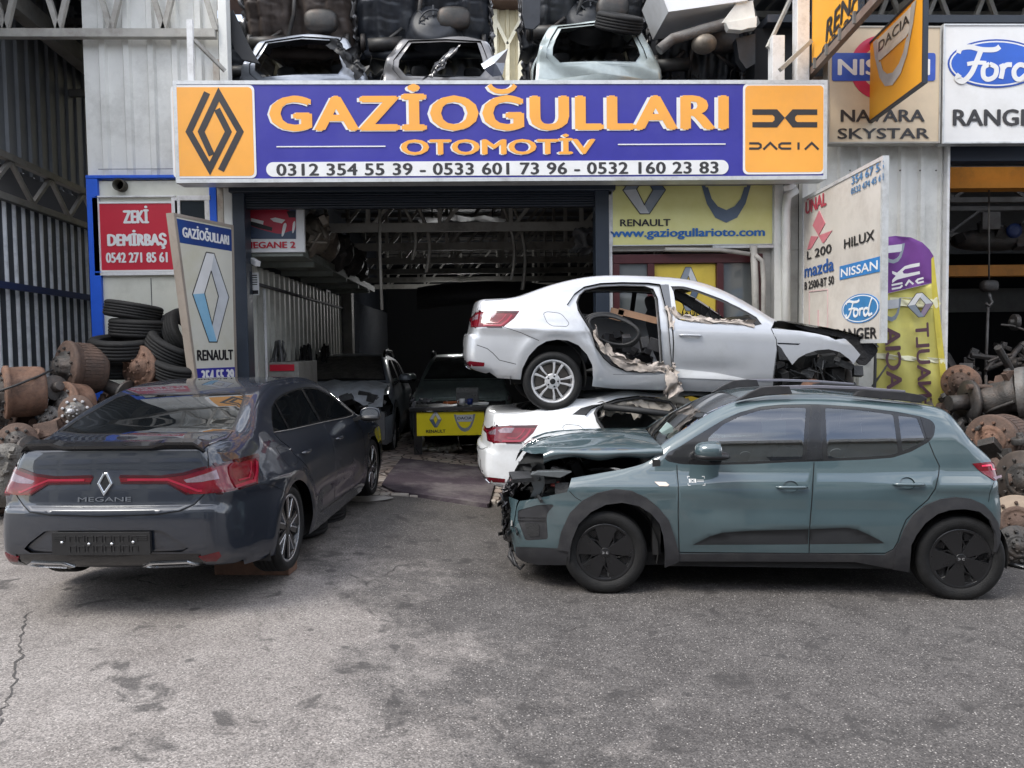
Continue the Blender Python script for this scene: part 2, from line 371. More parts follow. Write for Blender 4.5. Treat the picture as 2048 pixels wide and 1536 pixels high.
def corrugated(mb, p, u, v, wid, hei, pitch=.25, depth=.035, m=0, m2=None, rib=.30, rev=1):
    """trapezoidal sheet: p lower corner, u along, v up"""
    p = Vector(p); u = Vector(u).normalized(); v = Vector(v).normalized(); n = u.cross(v)*rev
    xs = []; k = 0.0
    while k < wid:
        for a, h in ((0, 0), ((1-rib-.16)*pitch, 0), ((1-rib-.08)*pitch, 1), ((1-.08)*pitch, 1)):
            if k+a < wid: xs.append((k+a, h))
        k += pitch
    xs.append((wid, 0))
    lo = [mb.vert(p+u*a+n*(h*depth)) for a, h in xs]; hi = [mb.vert(p+u*a+n*(h*depth)+v*hei) for a, h in xs]
    for k in range(len(xs)-1):
        mm = m2 if (m2 is not None and (xs[k][1] or xs[k+1][1])) else m
        mb.face((lo[k], lo[k+1], hi[k+1], hi[k]), mm)

def truss(mb, a, b, h, w=.07, n=6, m=0, up=Vector((0,0,1))):
    """two chords and zigzag web from a to b, h high"""
    a = Vector(a); b = Vector(b)
    mb.beam(a, b, w, m=m); mb.beam(a+up*h, b+up*h, w, m=m)
    for k in range(n):
        p = a.lerp(b, k/n); q = a.lerp(b, (k+1)/n); c = a.lerp(b, (k+.5)/n)+up*(h-w*.4)
        mb.beam(p+up*w*.4, c, w*.6, m=m); mb.beam(c, q+up*w*.4, w*.6, m=m)

# ------------------------------------------------------------------ the parts shop: garage bay, its front and roof
shop = thing('parts_shop', 'car parts shop with open garage bay under a dark roller shutter and blue signboard', 'shop', (0, YF, 0))
def sp(mbx, name, mats, **k): return world_child(mbx.build(name, mats, **k), shop)
XL, XR = P(490,500,YF).x, P(1206,500,YF).x      # garage opening
mb = MB(); mb.box(P(470,500,YF).x, P(494,500,YF).x, YF-.06, YF+.2, 0, P(480,372,YF).z); sp(mb, 'pillar', M_navy, bevel=.008)
mb = MB(); mb.box(P(1190,500,YF).x, P(1217,500,YF).x, YF-.06, YF+.2, 0, P(1200,372,YF).z); sp(mb, 'pillar', M_navy, bevel=.008)
mb = MB(); mb.box(P(1218,500,YF).x, P(1224,500,YF).x, YF-.02, YF+.2, 0, P(1200,390,YF).z); sp(mb, 'edge_strip', M_wframe)
mb = MB(); z0 = P(850,386,YF).z; z1 = P(850,362,YF).z
mb.box(XL-.15, XR+.15, YF-.12, YF+.35, z0, z1+.1); sp(mb, 'shutter_box', M_navy, bevel=.01)
mb = MB(); zb = P(850,415,YF).z; n = 6
for k in range(n):
    a = zb+(z0-zb)*k/n; b = zb+(z0-zb)*(k+1)/n
    mb.prism(Frame((XL+.02, YF+.0, 0), (0,1,0), (0,0,1)), [(.02,a),(.09,a),(.09,b),(.02,b),(-.005,a+(b-a)*.75),(-.005,a+(b-a)*.25)], 0, XR-XL-.04)
sp(mb, 'roller_shutter', M_shut)
# garage shell
ZR = 4.95
mb = MB(); corrugated(mb, (XL-.15, 10.25, 0), (0,1,0), (0,0,1), 7.2, 3.1, .30, .06, rib=.3); sp(mb, 'side_wall', mat('garage sheet', srgb(200,200,192), .5, scale=3, var=.08, dirt=srgb(95,92,85), dscale=1.5, damt=.6))
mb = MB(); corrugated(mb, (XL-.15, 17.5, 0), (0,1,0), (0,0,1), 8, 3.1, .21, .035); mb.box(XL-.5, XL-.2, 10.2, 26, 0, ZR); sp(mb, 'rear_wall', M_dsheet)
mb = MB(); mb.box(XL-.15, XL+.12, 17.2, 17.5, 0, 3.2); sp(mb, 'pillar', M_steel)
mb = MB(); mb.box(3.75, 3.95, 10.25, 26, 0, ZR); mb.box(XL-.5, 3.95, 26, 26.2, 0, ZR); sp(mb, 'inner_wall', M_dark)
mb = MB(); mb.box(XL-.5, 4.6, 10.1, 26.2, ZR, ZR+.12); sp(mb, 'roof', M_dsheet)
mb = MB()
for k in range(6):
    Y = 11.5+2.2*k; a = Vector((XL-.1, Y, 3.72)); b = Vector((3.7, Y, 3.72))
    mb.beam(a, b, .05, .13)
    for j in range(7):
        x = XL+.3+j*1.05; mb.beam((x, Y+.01, 3.78), (x, Y+.01, ZR), .06)
        mb.beam((x+.08, Y+.02, 3.78), (x+1.0, Y+.02, ZR-.05), .05)
sp(mb, 'roof_truss', mat('bay truss', srgb(150,148,142), .6, scale=4, dirt=srgb(70,66,62), dscale=2, damt=.7))
mb = MB()
for k in range(16): mb.beam((XL-.1, 10.8+k*.95, ZR-.05), (3.7, 10.8+k*.95, ZR-.05), .05, .08)
sp(mb, 'purlin', M_steel)
# mezzanine shelf on the left of the bay
mzz = P(600,505,10.4).z
mb = MB(); mb.box(XL-.12, P(606,500,10.3).x, 10.3, 17.0, mzz-.06, mzz)
for k in range(5): mb.box(XL-.12, P(606,500,10.3).x, 10.9+k*1.3, 10.98+k*1.3, mzz-.14, mzz-.062)
mb.box(P(606,500,10.3).x-.03, P(606,500,10.3).x, 10.3, 17, mzz+.002, mzz+.06)
sp(mb, 'mezzanine_shelf', mat('shelf board', srgb(120,125,118), .6, scale=3, dirt=srgb(70,70,66), dscale=2))
# front over and beside the bay
mb = MB(); x0 = P(1224,430,YF).x; x1 = P(1600,430,YF).x
zdo = P(1400,500,YF).z
mb.box(x0, x1, YF+.06, YF+.2, zdo, ZR); mb.box(P(1520,600,YF).x, x1, YF+.06, YF+.2, 0, zdo-.004)
mb.box(XL-.4, x0, YF+.1, YF+.22, P(850,362,YF).z+.11, ZR)
sp(mb, 'front_wall', mat('front panel', srgb(178,176,170), .55, scale=3, dirt=srgb(120,112,105), dscale=2))
for (xa, xb) in ((1545,1562),(1600,1612)):
    mb = MB(); mb.box(P(xa,600,YF).x, P(xb,600,YF).x, YF-.06, YF+.055, 0, P(1560,365,YF).z); sp(mb, 'post', M_white, bevel=.006)
# rusty steel post left of the bay
mb = MB(); mb.box(P(436,430,YF).x, P(448,430,YF).x, YF-.02, YF+.1, 0, 5.6); sp(mb, 'post', mat('rusty white post', srgb(175,168,158), .6, scale=4, dirt=srgb(110,62,38), dscale=1.6, damt=.9))
mb = MB(); mb.box(P(450,430,YF).x, P(467,430,YF).x, YF-.04, YF+.12, 0, 6.4); sp(mb, 'post', M_white, bevel=.006)

# burgundy glazed door and window beside the bay
door = thing('entrance_door', 'burgundy framed glazed shop entrance with a yellow poster in its middle pane', 'door', (P(1370,600,YF).x, YF, 0))
xa, xb = P(1226,600,YF).x, P(1518,600,YF).x; zt = P(1370,508,YF).z
mb = MB()
for xx in (1226, 1296, 1434, 1512):
    x = P(xx,600,YF).x; mb.box(x, x+.09, YF+.0, YF+.12, 0, zt-.12)
mb.box(xa, xb+.05, YF-.004, YF+.12, zt-.118, zt)
mb.box(xa+.09, xb-.04, YF+.01, YF+.11, .0, .95)
world_child(mb.build('frame', M_burg, bevel=.006), door)
fr = Frame((0, YF+.05, 0), (1,0,0), (0,0,1))
def flat(frm, pts, m, name, parent, h0=0.0, h1=.004, **k):
    q = MB(); q.prism(frm, [frm.px(*p) for p in pts], h0, h1); o = q.build(name, m, **k); return world_child(o, parent)
for (a, b) in ((1250,1298),(1448,1514)):
    q = MB(); q.box(P(a-18 if a<1300 else a,600,YF).x, P(b,600,YF).x-.005, YF+.05, YF+.058, .95, zt-.12); world_child(q.build('pane', mat('shop pane', (.12,.13,.13), .05, scale=2, spec=.9)), door)
M_yel = mat('yellow print', srgb(225,205,40), .5, scale=5, var=.05)
q = MB(); q.box(P(1296,600,YF).x+.095, P(1434,600,YF).x-.005, YF+.05, YF+.058, .95, zt-.125); world_child(q.build('poster', mat('door poster', srgb(205,180,70), .5, scale=4)), door)

# right-hand white corrugated front
rfront = thing('corrugated_front', 'white corrugated metal front wall below the two brand signs', 'wall', (P(1740,600,YF).x, YF, 0))
mb = MB(); x0 = P(1612,600,YF).x+.01; x1 = P(1893,500,YF).x; corrugated(mb, (x0, YF+.1, 0), (1,0,0), (0,0,1), x1-x0, P(1740,285,YF).z+.02, .27, .045, rib=.2)
world_child(mb.build('sheet', M_white), rfront)
mb = MB(); mb.box(x1, x1+.035, YF+.0, YF+.5, 0, P(1740,285,YF).z); world_child(mb.build('corner_trim', M_wframe, bevel=.004), rfront)
q = MB()
for k in range(10):
    for xx in (1640, 1700, 1760, 1800, 1840, 1872):
        if k == 2: p = P(xx, 341, YF+.05); q.lathe([(0,.012),(.012,.008),(.013,0)], p+Vector((0,.0,0)), (0,-1,0), 8)
world_child(q.build('screw', M_steel), rfront)

# left: white corrugated upper front and the cabin below
lup = thing('upper_wall', 'white corrugated metal wall above the small office cabin', 'wall', (P(300,200,YF).x, YF, 4))
x0, x1 = P(164,200,YF).x, P(436,200,YF).x; zc = P(300,350,YF).z
mb = MB(); corrugated(mb, (x0, YF+.08, zc), (1,0,0), (0,0,1), x1-x0, 3.2, .30, .04, rib=.22); world_child(mb.build('sheet', M_white), lup)
mb = MB(); corrugated(mb, (x0, YF+.10, zc), (0,1,0), (0,0,1), 4, 3.2, .30, .04, rev=-1); world_child(mb.build('return_sheet', M_dsheet), lup)

cabin = thing('office_cabin', 'cream office cabin with bright blue corner posts and a white framed window', 'cabin', (P(300,600,YF).x, YF, 0))
mb = MB(); mb.box(x0+.16, x1-.02, YF+.02, YF+3, 0, zc-.07)
world_child(mb.build('wall', M_cream), cabin)
mb = MB(); mb.box(x0+.02, x0+.16, YF-.03, YF+.1, 0, zc-.045); world_child(mb.build('corner_post', M_blue, bevel=.006), cabin)
mb = MB(); mb.box(P(421,430,YF).x, P(436,430,YF).x-.005, YF-.03, YF+.1, 0, zc-.045); world_child(mb.build('corner_post', M_blue, bevel=.006), cabin)
mb = MB(); mb.box(x0+.02, x1-.02, YF-.034, YF+.1, zc-.042, zc-.005); world_child(mb.build('top_rail', M_blue, bevel=.004), cabin)
fr = Frame((0, YF+.016, 0), (1,0,0), (0,0,1))
q = MB()
for (xa, ya, xb, yb) in ((193,392,352,396),(193,544,356,552),(193,396,199,544),(350,396,357,544),(357,392,424,402),(357,402,362,552),(416,402,421,552)):
    a = fr.px(xa, yb); b = fr.px(xb, ya); q.box(a[0], b[0], YF-.03, YF+.015, a[1], b[1])
world_child(q.build('window_frame', M_wframe, bevel=.003), cabin)
q = MB(); a = fr.px(363,550); b = fr.px(415,403); q.box(a[0], b[0], YF-.004, YF+.012, a[1], b[1]); world_child(q.build('window_pane', M_glassd), cabin)
q = MB()
for xx in (190, 298, 400): q.box(P(xx,500,YF).x, P(xx,500,YF).x+.008, YF+.012, YF+.019, 0, P(300,556,YF).z)
a = fr.px(190,392); q.box(x0+.16, x1-.03, YF+.010, YF+.0185, a[1]+.33, a[1]+.337)
world_child(q.build('panel_joint', M_grey), cabin)
q = MB(); p = P(243,372,YF); q.lathe([(0,.075),(.14,.075),(.14,.062),(.03,.06),(.03,0)], p+Vector((0,.05,0)), (0,-1,0), 24)
world_child(q.build('vent_pipe', mat('vent pipe', srgb(70,68,60), .5, metal=.5, scale=9)), cabin)

# left open hall: side wall of ribbed sheet, blue rail, trusses and beams under a roof
hall = thing('steel_hall', 'open steel hall with dark ribbed side wall, blue rail and grey roof trusses', 'hall', (-8, 12, 0))
hp0 = P(0,571,10.3); hd = Vector((-.0735, 1, 0)).normalized(); hn = Vector((1, .0735, 0)).normalized()
def HP(px, py):                                  # pixel on the hall's side wall plane
    d = ray(px, py); t = (hp0-CAMP).dot(hn)/d.dot(hn); return CAMP+d*t
def hz(px, py): return HP(px, py).z
zw = hz(0, 392); zt0 = hz(0, 325)
A0 = Vector((hp0.x, hp0.y, 0))-hd*2.5
mb = MB(); corrugated(mb, A0+Vector((0,0,0)), hd, (0,0,1), 12, zw, .245, .03, 0, 1, rib=.12)
world_child(mb.build('side_wall', [M_dsheet, mat('rib paint', srgb(225,228,232), .5, scale=6, dirt=srgb(90,100,115), dscale=4, damt=.4)]), hall)
mb = MB(); corrugated(mb, A0+Vector((-.05,0,zt0)), hd, (0,0,1), 12, 5.0, .30, .035, rib=.2)
world_child(mb.build('upper_sheet', mat('dim sheet', (.19,.20,.215), .55, scale=3)), hall)
mb = MB(); zr = hz(0,571); mb.beam(A0+hn*.09+Vector((0,0,zr)), A0+hd*12+hn*.09+Vector((0,0,zr)), .05, .09); world_child(mb.build('rail', M_dblue), hall)
mb = MB(); truss(mb, A0+hn*.08+Vector((0,0,zw-.02)), A0+hd*12+hn*.08+Vector((0,0,zw-.02)), zt0-zw+.1, .09, 11); world_child(mb.build('wall_truss', M_steel), hall)
zb = PX_(0, 12, hp0.x).z
mb = MB(); mb.beam(A0+hn*.25+Vector((0,0,zb)), A0+hd*12+hn*.25+Vector((0,0,zb)), .2, .26); world_child(mb.build('eaves_beam', M_lsteel), hall)
mb = MB(); a = P(-200,80,YF-.05); b = P(432,66,YF-.05); b.z = a.z = P(300,68,YF-.05).z; truss(mb, a, b, 1.25, .10, 6); world_child(mb.build('front_truss', M_lsteel), hall)
mb = MB()
for Yk, yy in ((12.6,187),(15.0,260)):
    z = P(100,yy,Yk).z; truss(mb, (-9, Yk, z), (P(168,200,Yk).x+1.0, Yk, z), 1.1, .1, 5)
world_child(mb.build('roof_truss', M_steel), hall)
mb = MB(); corrugated(mb, (-14, 9.2, 7.4), (1,0,0), (0,1,.02), 9.3, 16, .30, .04, rev=-1)
for k in range(12): mb.beam((-14, 9.6+k*1.1, 7.30), (-4.7, 9.6+k*1.1, 7.30), .06, .12)
world_child(mb.build('roof', M_dsheet), hall)
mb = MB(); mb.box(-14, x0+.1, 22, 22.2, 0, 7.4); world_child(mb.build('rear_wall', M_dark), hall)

# right hall behind the parts heap
rhall = thing('workshop_hall', 'dark workshop hall with orange crane beams behind the heap of axles', 'hall', (9, 12, 0))
xh = x1r = P(1895,500,YF).x
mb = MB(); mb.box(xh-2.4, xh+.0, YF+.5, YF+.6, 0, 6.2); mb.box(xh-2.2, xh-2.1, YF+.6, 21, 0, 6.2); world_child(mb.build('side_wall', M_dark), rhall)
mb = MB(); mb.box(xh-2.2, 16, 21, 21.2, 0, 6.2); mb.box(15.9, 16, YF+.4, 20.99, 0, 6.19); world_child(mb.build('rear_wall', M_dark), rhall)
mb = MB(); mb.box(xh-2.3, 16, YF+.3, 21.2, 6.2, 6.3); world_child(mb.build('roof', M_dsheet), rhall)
mb = MB(); za = P(1960,333,11.2).z; zb2 = P(1960,376,11.2).z
mb.box(xh-2, 16, 11.2, 11.5, zb2, zb2+(za-zb2)*.38); mb.box(xh-2, 16, 11.23, 11.47, zb2+(za-zb2)*.385, za)
Yk = 14.5; mb.box(xh-2, 16, Yk, Yk+.3, P(1960,552,Yk).z, P(1960,530,Yk).z)
world_child(mb.build('crane_beam', mat('orange beam', srgb(225,150,60), .5, scale=4, dirt=srgb(120,85,50), dscale=2)), rhall)
mb = MB(); Yk = 20.8; mb.box(xh-2, 16, Yk, Yk+.1, P(1960,624,Yk).z, P(1960,577,Yk).z); world_child(mb.build('pale_band', mat('pale band', srgb(140,140,138), .7)), rhall)
mb = MB()
Yk = 12.5
for yy in (400, 470): truss(mb, (xh-2, Yk+(yy-400)*.03, P(1960,yy,Yk+(yy-400)*.03).z), (15, Yk+(yy-400)*.03, P(1960,yy,Yk+(yy-400)*.03).z), .5, .08, 9)
world_child(mb.build('roof_truss', M_steel), rhall)
mb = MB(); mb.box(xh+.04, 16, YF+.1, YF+.3, P(1960,318,YF).z, 5.6); world_child(mb.build('lintel', mat('dark lintel', srgb(38,46,62), .6, scale=3)), rhall)

# roof steelwork seen over the signs on the right, and the far shed seen between the wrecks
rst = thing('roof_steelwork', 'grey steel roof trusses over the right hand workshop', 'roof', (8, 12, 6))
mb = MB()
for Yk, yb in ((11.5, 112), (13.2, 150), (15.5, 205)):
    z = P(1700,yb,Yk).z; truss(mb, (P(1440,100,Yk).x, Yk, z), (P(2300,100,Yk).x, Yk, z), 1.0, .1, 9)
for k in range(6):
    xx = 4+k*2.3; mb.beam((xx, 10.2, 6.9), (xx, 18, 6.9), .1)
world_child(mb.build('truss', M_lsteel), rst)
mb = MB(); corrugated(mb, (3, 9.6, 7.6), (1,0,0), (0,1,.03), 14, 10, .3, .04, rev=-1); mb.box(3, 17, 18, 18.1, 4, 8); world_child(mb.build('roof_sheet', mat('roof sheet', srgb(120,122,125), .6)), rst)
shed = thing('cream_shed', 'cream corrugated shed with steel bracing seen between the stacked wrecks', 'shed', (0, 27.5, 5))
mb = MB(); corrugated(mb, (-8, 27.5, 3), (1,0,0), (0,0,1), 18, P(1000,18,27.5).z-3, .35, .05); world_child(mb.build('wall', mat('cream sheet', srgb(205,195,165), .6, scale=3)), shed)
mb = MB(); z = P(1000,18,27.4).z; mb.box(-9, 11, 26.7, 27.9, z+.0, z+.25); world_child(mb.build('eaves', mat('brown eaves', srgb(92,72,68), .7)), shed)
mb = MB(); a = P(985,28,27.3); b = P(1048,155,27.3); c = P(985,155,27.3); d = P(1048,28,27.3)
mb.beam(P(1015,90,27.3), a, .12); mb.beam(P(1015,90,27.3), d, .12); mb.beam(P(1015,170,27.3), P(1015,90,27.3), .14); mb.beam(P(990,20,27.3), P(990,170,27.3), .14); mb.beam(P(1040,20,27.3), P(1040,170,27.3), .14)
world_child(mb.build('bracing', mat('cream steel', srgb(215,208,185), .6)), shed)
# ------------------------------------------------------------------ across the street (seen only mirrored in paint and glass)
opp = thing('opposite_building', 'beige row of shops across the street mirrored in the car windows', 'building', (0, -13, 0))
mb = MB(); mb.box(-26, 30, -14, -10, 0, 10.6); world_child(mb.build('wall', mat('beige render', srgb(176,178,172), .8, scale=2, dirt=srgb(150,140,122), dscale=1)), opp)
mb = MB(); mb.box(-26.3, 30.3, -14.2, -9.6, 10.6, 11.0); mb.box(-26, 30, -9.98, -9.9, 6.3, 6.45); world_child(mb.build('cornice', mat('pale parapet', srgb(225,222,215), .7)), opp)
mb = MB()
for k in range(10): mb.box(-25+k*5.6, -21.4+k*5.6, -9.98, -9.9, 0, 3.4)
world_child(mb.build('shutter', mat('grey shutter', srgb(110,112,115), .5)), opp)
mb = MB()
for k in range(10): mb.box(-25.2+k*5.6, -20.4+k*5.6, -10, -9.8, 3.9, 5.2)
world_child(mb.build('signboard', mat('faded signboard', srgb(90,120,170), .6, col2=srgb(205,200,190), scale=.35)), opp)
mb = MB()
for k in range(14): mb.box(-24+k*4, -22.2+k*4, -10, -9.92, 7.0, 8.7)
world_child(mb.build('window', M_glassd), opp)
tw = thing('street_block', 'pale apartment block across the street mirrored in the dark car', 'building', (-30, -30, 0))
mb = MB(); mb.box(-44, -26, -34, -22, 0, 11); world_child(mb.build('wall', mat('pale render', srgb(205,203,198), .8)), tw)
mb = MB()
for k in range(5):
    for j in range(3): mb.box(-26.02, -25.95, -33+k*2.2, -31.8+k*2.2, 1.5+j*3.2, 3.1+j*3.2)
world_child(mb.build('window', M_glassd), tw)
# ------------------------------------------------------------------ signs
M_sblue = mat('sign blue', srgb(52,50,148), .35, scale=2, var=.08, dirt=srgb(72,72,150), dscale=1.1, damt=.35)
M_sor = mat('sign orange', srgb(240,168,72), .38, scale=2, var=.05, dirt=srgb(222,158,84), dscale=1.4, damt=.4)
M_swh = mat('sign white', srgb(224,224,224), .38, scale=3, var=.03, dirt=srgb(200,198,194), dscale=1.7, damt=.4)
M_sdk = mat('sign charcoal', srgb(52,50,52), .4, scale=3)
M_sred = mat('sign red', srgb(190,28,52), .35, scale=2, var=.05)
M_sil = mat('print silver', srgb(176,180,186), .4, scale=1.2, col2=srgb(215,218,222))
M_sil2 = mat('print steel', srgb(110,122,138), .4, scale=1.2, col2=srgb(150,158,168))
M_sil3 = mat('print dark steel', srgb(78,96,120), .4, scale=1.2, col2=srgb(98,112,132))
M_sblk = mat('print black', srgb(30,28,32), .45, scale=4)
M_scy = mat('print blue', srgb(28,98,170), .4, scale=3)
M_alu = mat('sign frame aluminium', srgb(205,207,208), .35, metal=.3, scale=8, var=.06, dirt=srgb(140,138,135), dscale=5, damt=.5)

def put(mbx, name, mats, parent, **k): return world_child(mbx.build(name, mats, **k), parent)
def board(fr, x0, y0, x1, y1, th, parent, face, frame_m, fw=.03, name='panel'):
    q = MB(); q.prism(fr, [(x0+fw, y0+fw), (x1-fw, y0+fw), (x1-fw, y1-fw), (x0+fw, y1-fw)], -th+.01, -.006); put(q, name, face, parent)
    q = MB()
    for (a, b, c, d) in ((x0, y0, x1, y0+fw), (x0, y1-fw, x1, y1), (x0, y0+fw, x0+fw, y1-fw), (x1-fw, y0+fw, x1, y1-fw)):
        q.prism(fr, [(a, b), (c, b), (c, d), (a, d)], -th, .004)
    put(q, 'frame', frame_m, parent)
def diamond3d(fr, x0, y0, x1, y1, parent, cols=None, h=.002):
    """the faceted upright diamond emblem"""
    c = cols or (M_sil, M_swh, M_sil3, M_sil2); w = x1-x0; hh = y1-y0
    T = lambda p: (x0+p[0]*w, y0+p[1]*hh)
    tl, tr, rt, br, bl, lf = (.40,1), (.62,1), (1,.52), (.62,0), (.40,0), (0,.52)
    it, ir, ib, il = (.52,.80), (.70,.52), (.50,.20), (.32,.54)
    q = MB()
    for k, pts in enumerate(([tl, tr, it, il, lf], [tr, rt, ir, it], [lf, il, ib, br, bl], [rt, br, ib, ir])):
        q.prism(fr, [T(p) for p in pts], 0, h, k)
    put(q, 'diamond_emblem', list(c), parent)
    q = MB(); o = [T(p) for p in (tl, tr, rt, br, bl, lf, tl)]; stroke(q, fr, o, w*.02, h*.5, h+.001)
    stroke(q, fr, [T(p) for p in (it, ir, ib, il, it)], w*.02, h*.5, h+.001); put(q, 'emblem_outline', M_sdk, parent)
def shield(fr, x0, y0, x1, y1, parent, word=True, h=.002, m=None, m2=None, wm=None, rot=None):
    """the open shield emblem: broad top bar with the word, deep U below"""
    w = x1-x0; hh = y1-y0; T = lambda p: (x0+p[0]*w, y0+p[1]*hh)
    out = [(0,1),(.06,.70),(.18,.30),(.32,.08),(.5,0),(.68,.08),(.82,.30),(.94,.70),(1,1)]
    inn = [(.80,.56),(.74,.38),(.64,.26),(.5,.20),(.36,.26),(.26,.38),(.20,.56)]
    q = MB(); q.prism(fr, [T(p) for p in out+[(.90,1),(.86,.85),(.84,.56)]+inn+[(.16,.56),(.14,.85),(.10,1)]], 0, h, 1)
    q.prism(fr, [T(p) for p in ((.11,.97),(.15,.62),(.2,.58),(.8,.58),(.85,.62),(.89,.97))], 0, h*1.2, 0)
    put(q, 'shield_emblem', [m or M_sil, m2 or M_sil2], parent)
    if word:
        q = MB(); a = T((.17,.70)); b = T((.83,.86)); add_text(q, fr, 'DACIA', a[0], a[1], b[0], b[1], h=h*1.2+.002, weight=0); put(q, 'lettering', wm or M_sdk, parent)

# --- the main signboard over the bay
YS = 9.4
msign = thing('main_signboard', 'long blue signboard with big orange lettering and two orange emblem squares', 'sign', (P(1000,260,YS).x, YS, P(1000,260,YS).z))
F0 = Frame((0, YS, 0), (1,0,0), (0,0,1))
a = F0.px(352,366); b = F0.px(1655,160)
board(F0, a[0], a[1], b[0], b[1], .26, msign, M_sblue, M_alu, .045)
q = MB(); q.prism(F0, [(a[0]+.3, a[1]+.05), (b[0]-.3, a[1]+.05), (b[0]-.3, a[1]+.3), (a[0]+.3, a[1]+.3)], -.6, -.27); put(q, 'mounting_rail', M_steel, msign)
for (l, r, t, bo) in ((347,508,170,357), (1486,1651,167,349)):
    p0 = F0.px(l, bo); p1 = F0.px(r, t)
    q = MB(); q.prism(F0, rrect(p0[0], p0[1], p1[0], p1[1], .06), -.006, .0015); put(q, 'square_border', M_swh, msign)
    e = .025; q = MB(); q.prism(F0, rrect(p0[0]+e, p0[1]+e, p1[0]-e, p1[1]-e, .05), -.006, .003); put(q, 'emblem_square', M_sor, msign)
def z4(px, py): return F0.px(px/2.022, py/2.022)
q = MB()
stroke(q, F0, [z4(838,375), z4(765,533), z4(849,682), z4(924,533), z4(878,442)], .075, .003, .006)
stroke(q, F0, [z4(894,690), z4(972,533), z4(885,382), z4(814,533), z4(857,628)], .075, .003, .006)
put(q, 'diamond_emblem', M_sdk, msign)
def z7(px, py): return F0.px(1500+px/2.193, py/2.193)
q = MB(); Lp = [(10,480),(118,480),(152,517),(118,559),(10,559),(10,536),(98,536),(107,527),(107,513),(98,504),(10,504)]
q.prism(F0, [z7(*p) for p in Lp], .003, .006); q.prism(F0, [z7(304-p[0], p[1]) for p in Lp], .003, .006); put(q, 'link_emblem', M_sdk, msign)
q = MB(); s = [-8, 50, 58, 118, 126, 188, 196, 208, 238, 304]
yb, yt = 656, 625
def ltr(pts): stroke(q, F0, [z7(*p) for p in pts], .026, .003, .006)
ltr([(-4,yt+4),(36,yt+4),(46,yt+10),(46,yb-10),(36,yb-4),(-4,yb-4)]); ltr([(58,yb),(88,yt+2),(118,yb)]); ltr([(180,yt+4),(138,yt+4),(128,yt+10),(128,yb-10),(138,yb-4),(180,yb-4)])
ltr([(212,yt),(212,yb)]); ltr([(240,yb),(270,yt+2),(300,yb)]); put(q, 'lettering', M_sdk, msign)
q = MB()
def big(m, dx, dy, h, wt):
    text_px(q, F0, 'GAZİOGULLARI', 538+dx, 264+dy, 1456+dx, 168+dy, m=m, h=h, weight=0, bold=wt, spacing=1.10)
    text_px(q, F0, 'OTOMOTİV', 801+dx*.7, 311+dy*.7, 1190+dx*.7, 268+dy*.7, m=m, h=h, weight=0, bold=wt)
def breve(m, dx, dy, h, w): stroke(q, F0, [F0.px(x+dx, y+dy+7) for x, y in ((977,164),(982,171),(991,176),(1003,177.5),(1015,176),(1024,171),(1029,164))], w, h-.001, h, m)
breve(0, -2.5, .5, .0016, .072); breve(1, 1.5, -1, .0045, .056)
big(0, -2.5, .5, .0015, .075); big(1, 1.5, -1, .004, .055); put(q, 'lettering', [M_swh, M_sor], msign)
q = MB()
for (x0, x1, y) in ((553,771,293), (1236,1451,288.5)):
    a = F0.px(x0, y+1.6); b = F0.px(x1, y-1.6); q.prism(F0, [(a[0],a[1]),(b[0],a[1]),(b[0],b[1]),(a[0],b[1])], -.006, .002)
put(q, 'rule_line', M_swh, msign)
a = F0.px(533,357); b = F0.px(1457,320); q = MB(); q.prism(F0, rrect(a[0], a[1]+.02, b[0], b[1], .085, 8), -.006, .002); put(q, 'number_band', M_swh, msign)
q = MB(); text_px(q, F0, '0312 354 55 39 - 0533 601 73 96 - 0532 160 23 83', 553, 352, 1437, 323, weight=0, h=.004, spacing=1.05); put(q, 'lettering', M_sdk, msign)

# --- red owner sign on the cabin window
rs = thing('red_name_sign', 'red sign with white name and phone number on the cabin window', 'sign', P(273,475,YF-.02))
F1 = Frame((0, YF-.012, 0), (1,0,0), (0,0,1)); a = F1.px(203,541); b = F1.px(344,406)
board(F1, a[0]-.02, a[1]-.02, b[0]+.02, b[1]+.02, .02, rs, M_sred, M_swh, .022)
q = MB()
for (s, x0, y0, x1, y1) in (('ZEKİ',246,447,297,411), ('DEMİRBAŞ',215,499,333,459), ('0542 271 85 61',212,526,335,504)): text_px(q, F1, s, x0, y0, x1, y1, weight=0, h=.0)
put(q, 'lettering', M_swh, rs)

# --- tapered light box with the faceted diamond on the left
pA = P(349,430,8.75); pB = P(465,475,9.62); u = Vector((pB.x-pA.x, pB.y-pA.y, 0)).normalized()
F2 = Frame(pA, u, (0,0,1))
ls = thing('light_box_sign', 'tapered upright light box with a blue silver diamond emblem beside the garage bay', 'sign', (pA.x+.4, pA.y+.5, 0))
TL, TR, BL, BR = F2.px(349,429), F2.px(465,475), F2.px(425,1000), F2.px(478,1000)
f2 = lambda t, v: (TL[0]+(BL[0]-TL[0])*v+(TR[0]+(BR[0]-TR[0])*v-TL[0]-(BL[0]-TL[0])*v)*t, TL[1]+(BL[1]-TL[1])*v)
TR = (TR[0], TL[1]); BR = (BR[0], BL[1])
q = MB(); q.prism(F2, [BL, BR, TR, TL], -.08, 0); put(q, 'panel', mat('light box face', srgb(205,203,192), .4, scale=1.5, var=.05, dirt=srgb(190,185,150), dscale=.8), ls)
q = MB(); stroke(q, F2, [BL, TL, TR, BR], .035, -.10, .006); q.prism(F2, [(BL[0]-.02,BL[1]),(BL[0]-.012,BL[1]),(TL[0]-.012,TL[1]+.012),(TL[0]-.02,TL[1]+.012)], -.10, 0); put(q, 'frame', mat('light box frame', srgb(150,140,130), .5, scale=6, dirt=srgb(90,78,68), dscale=3), ls)
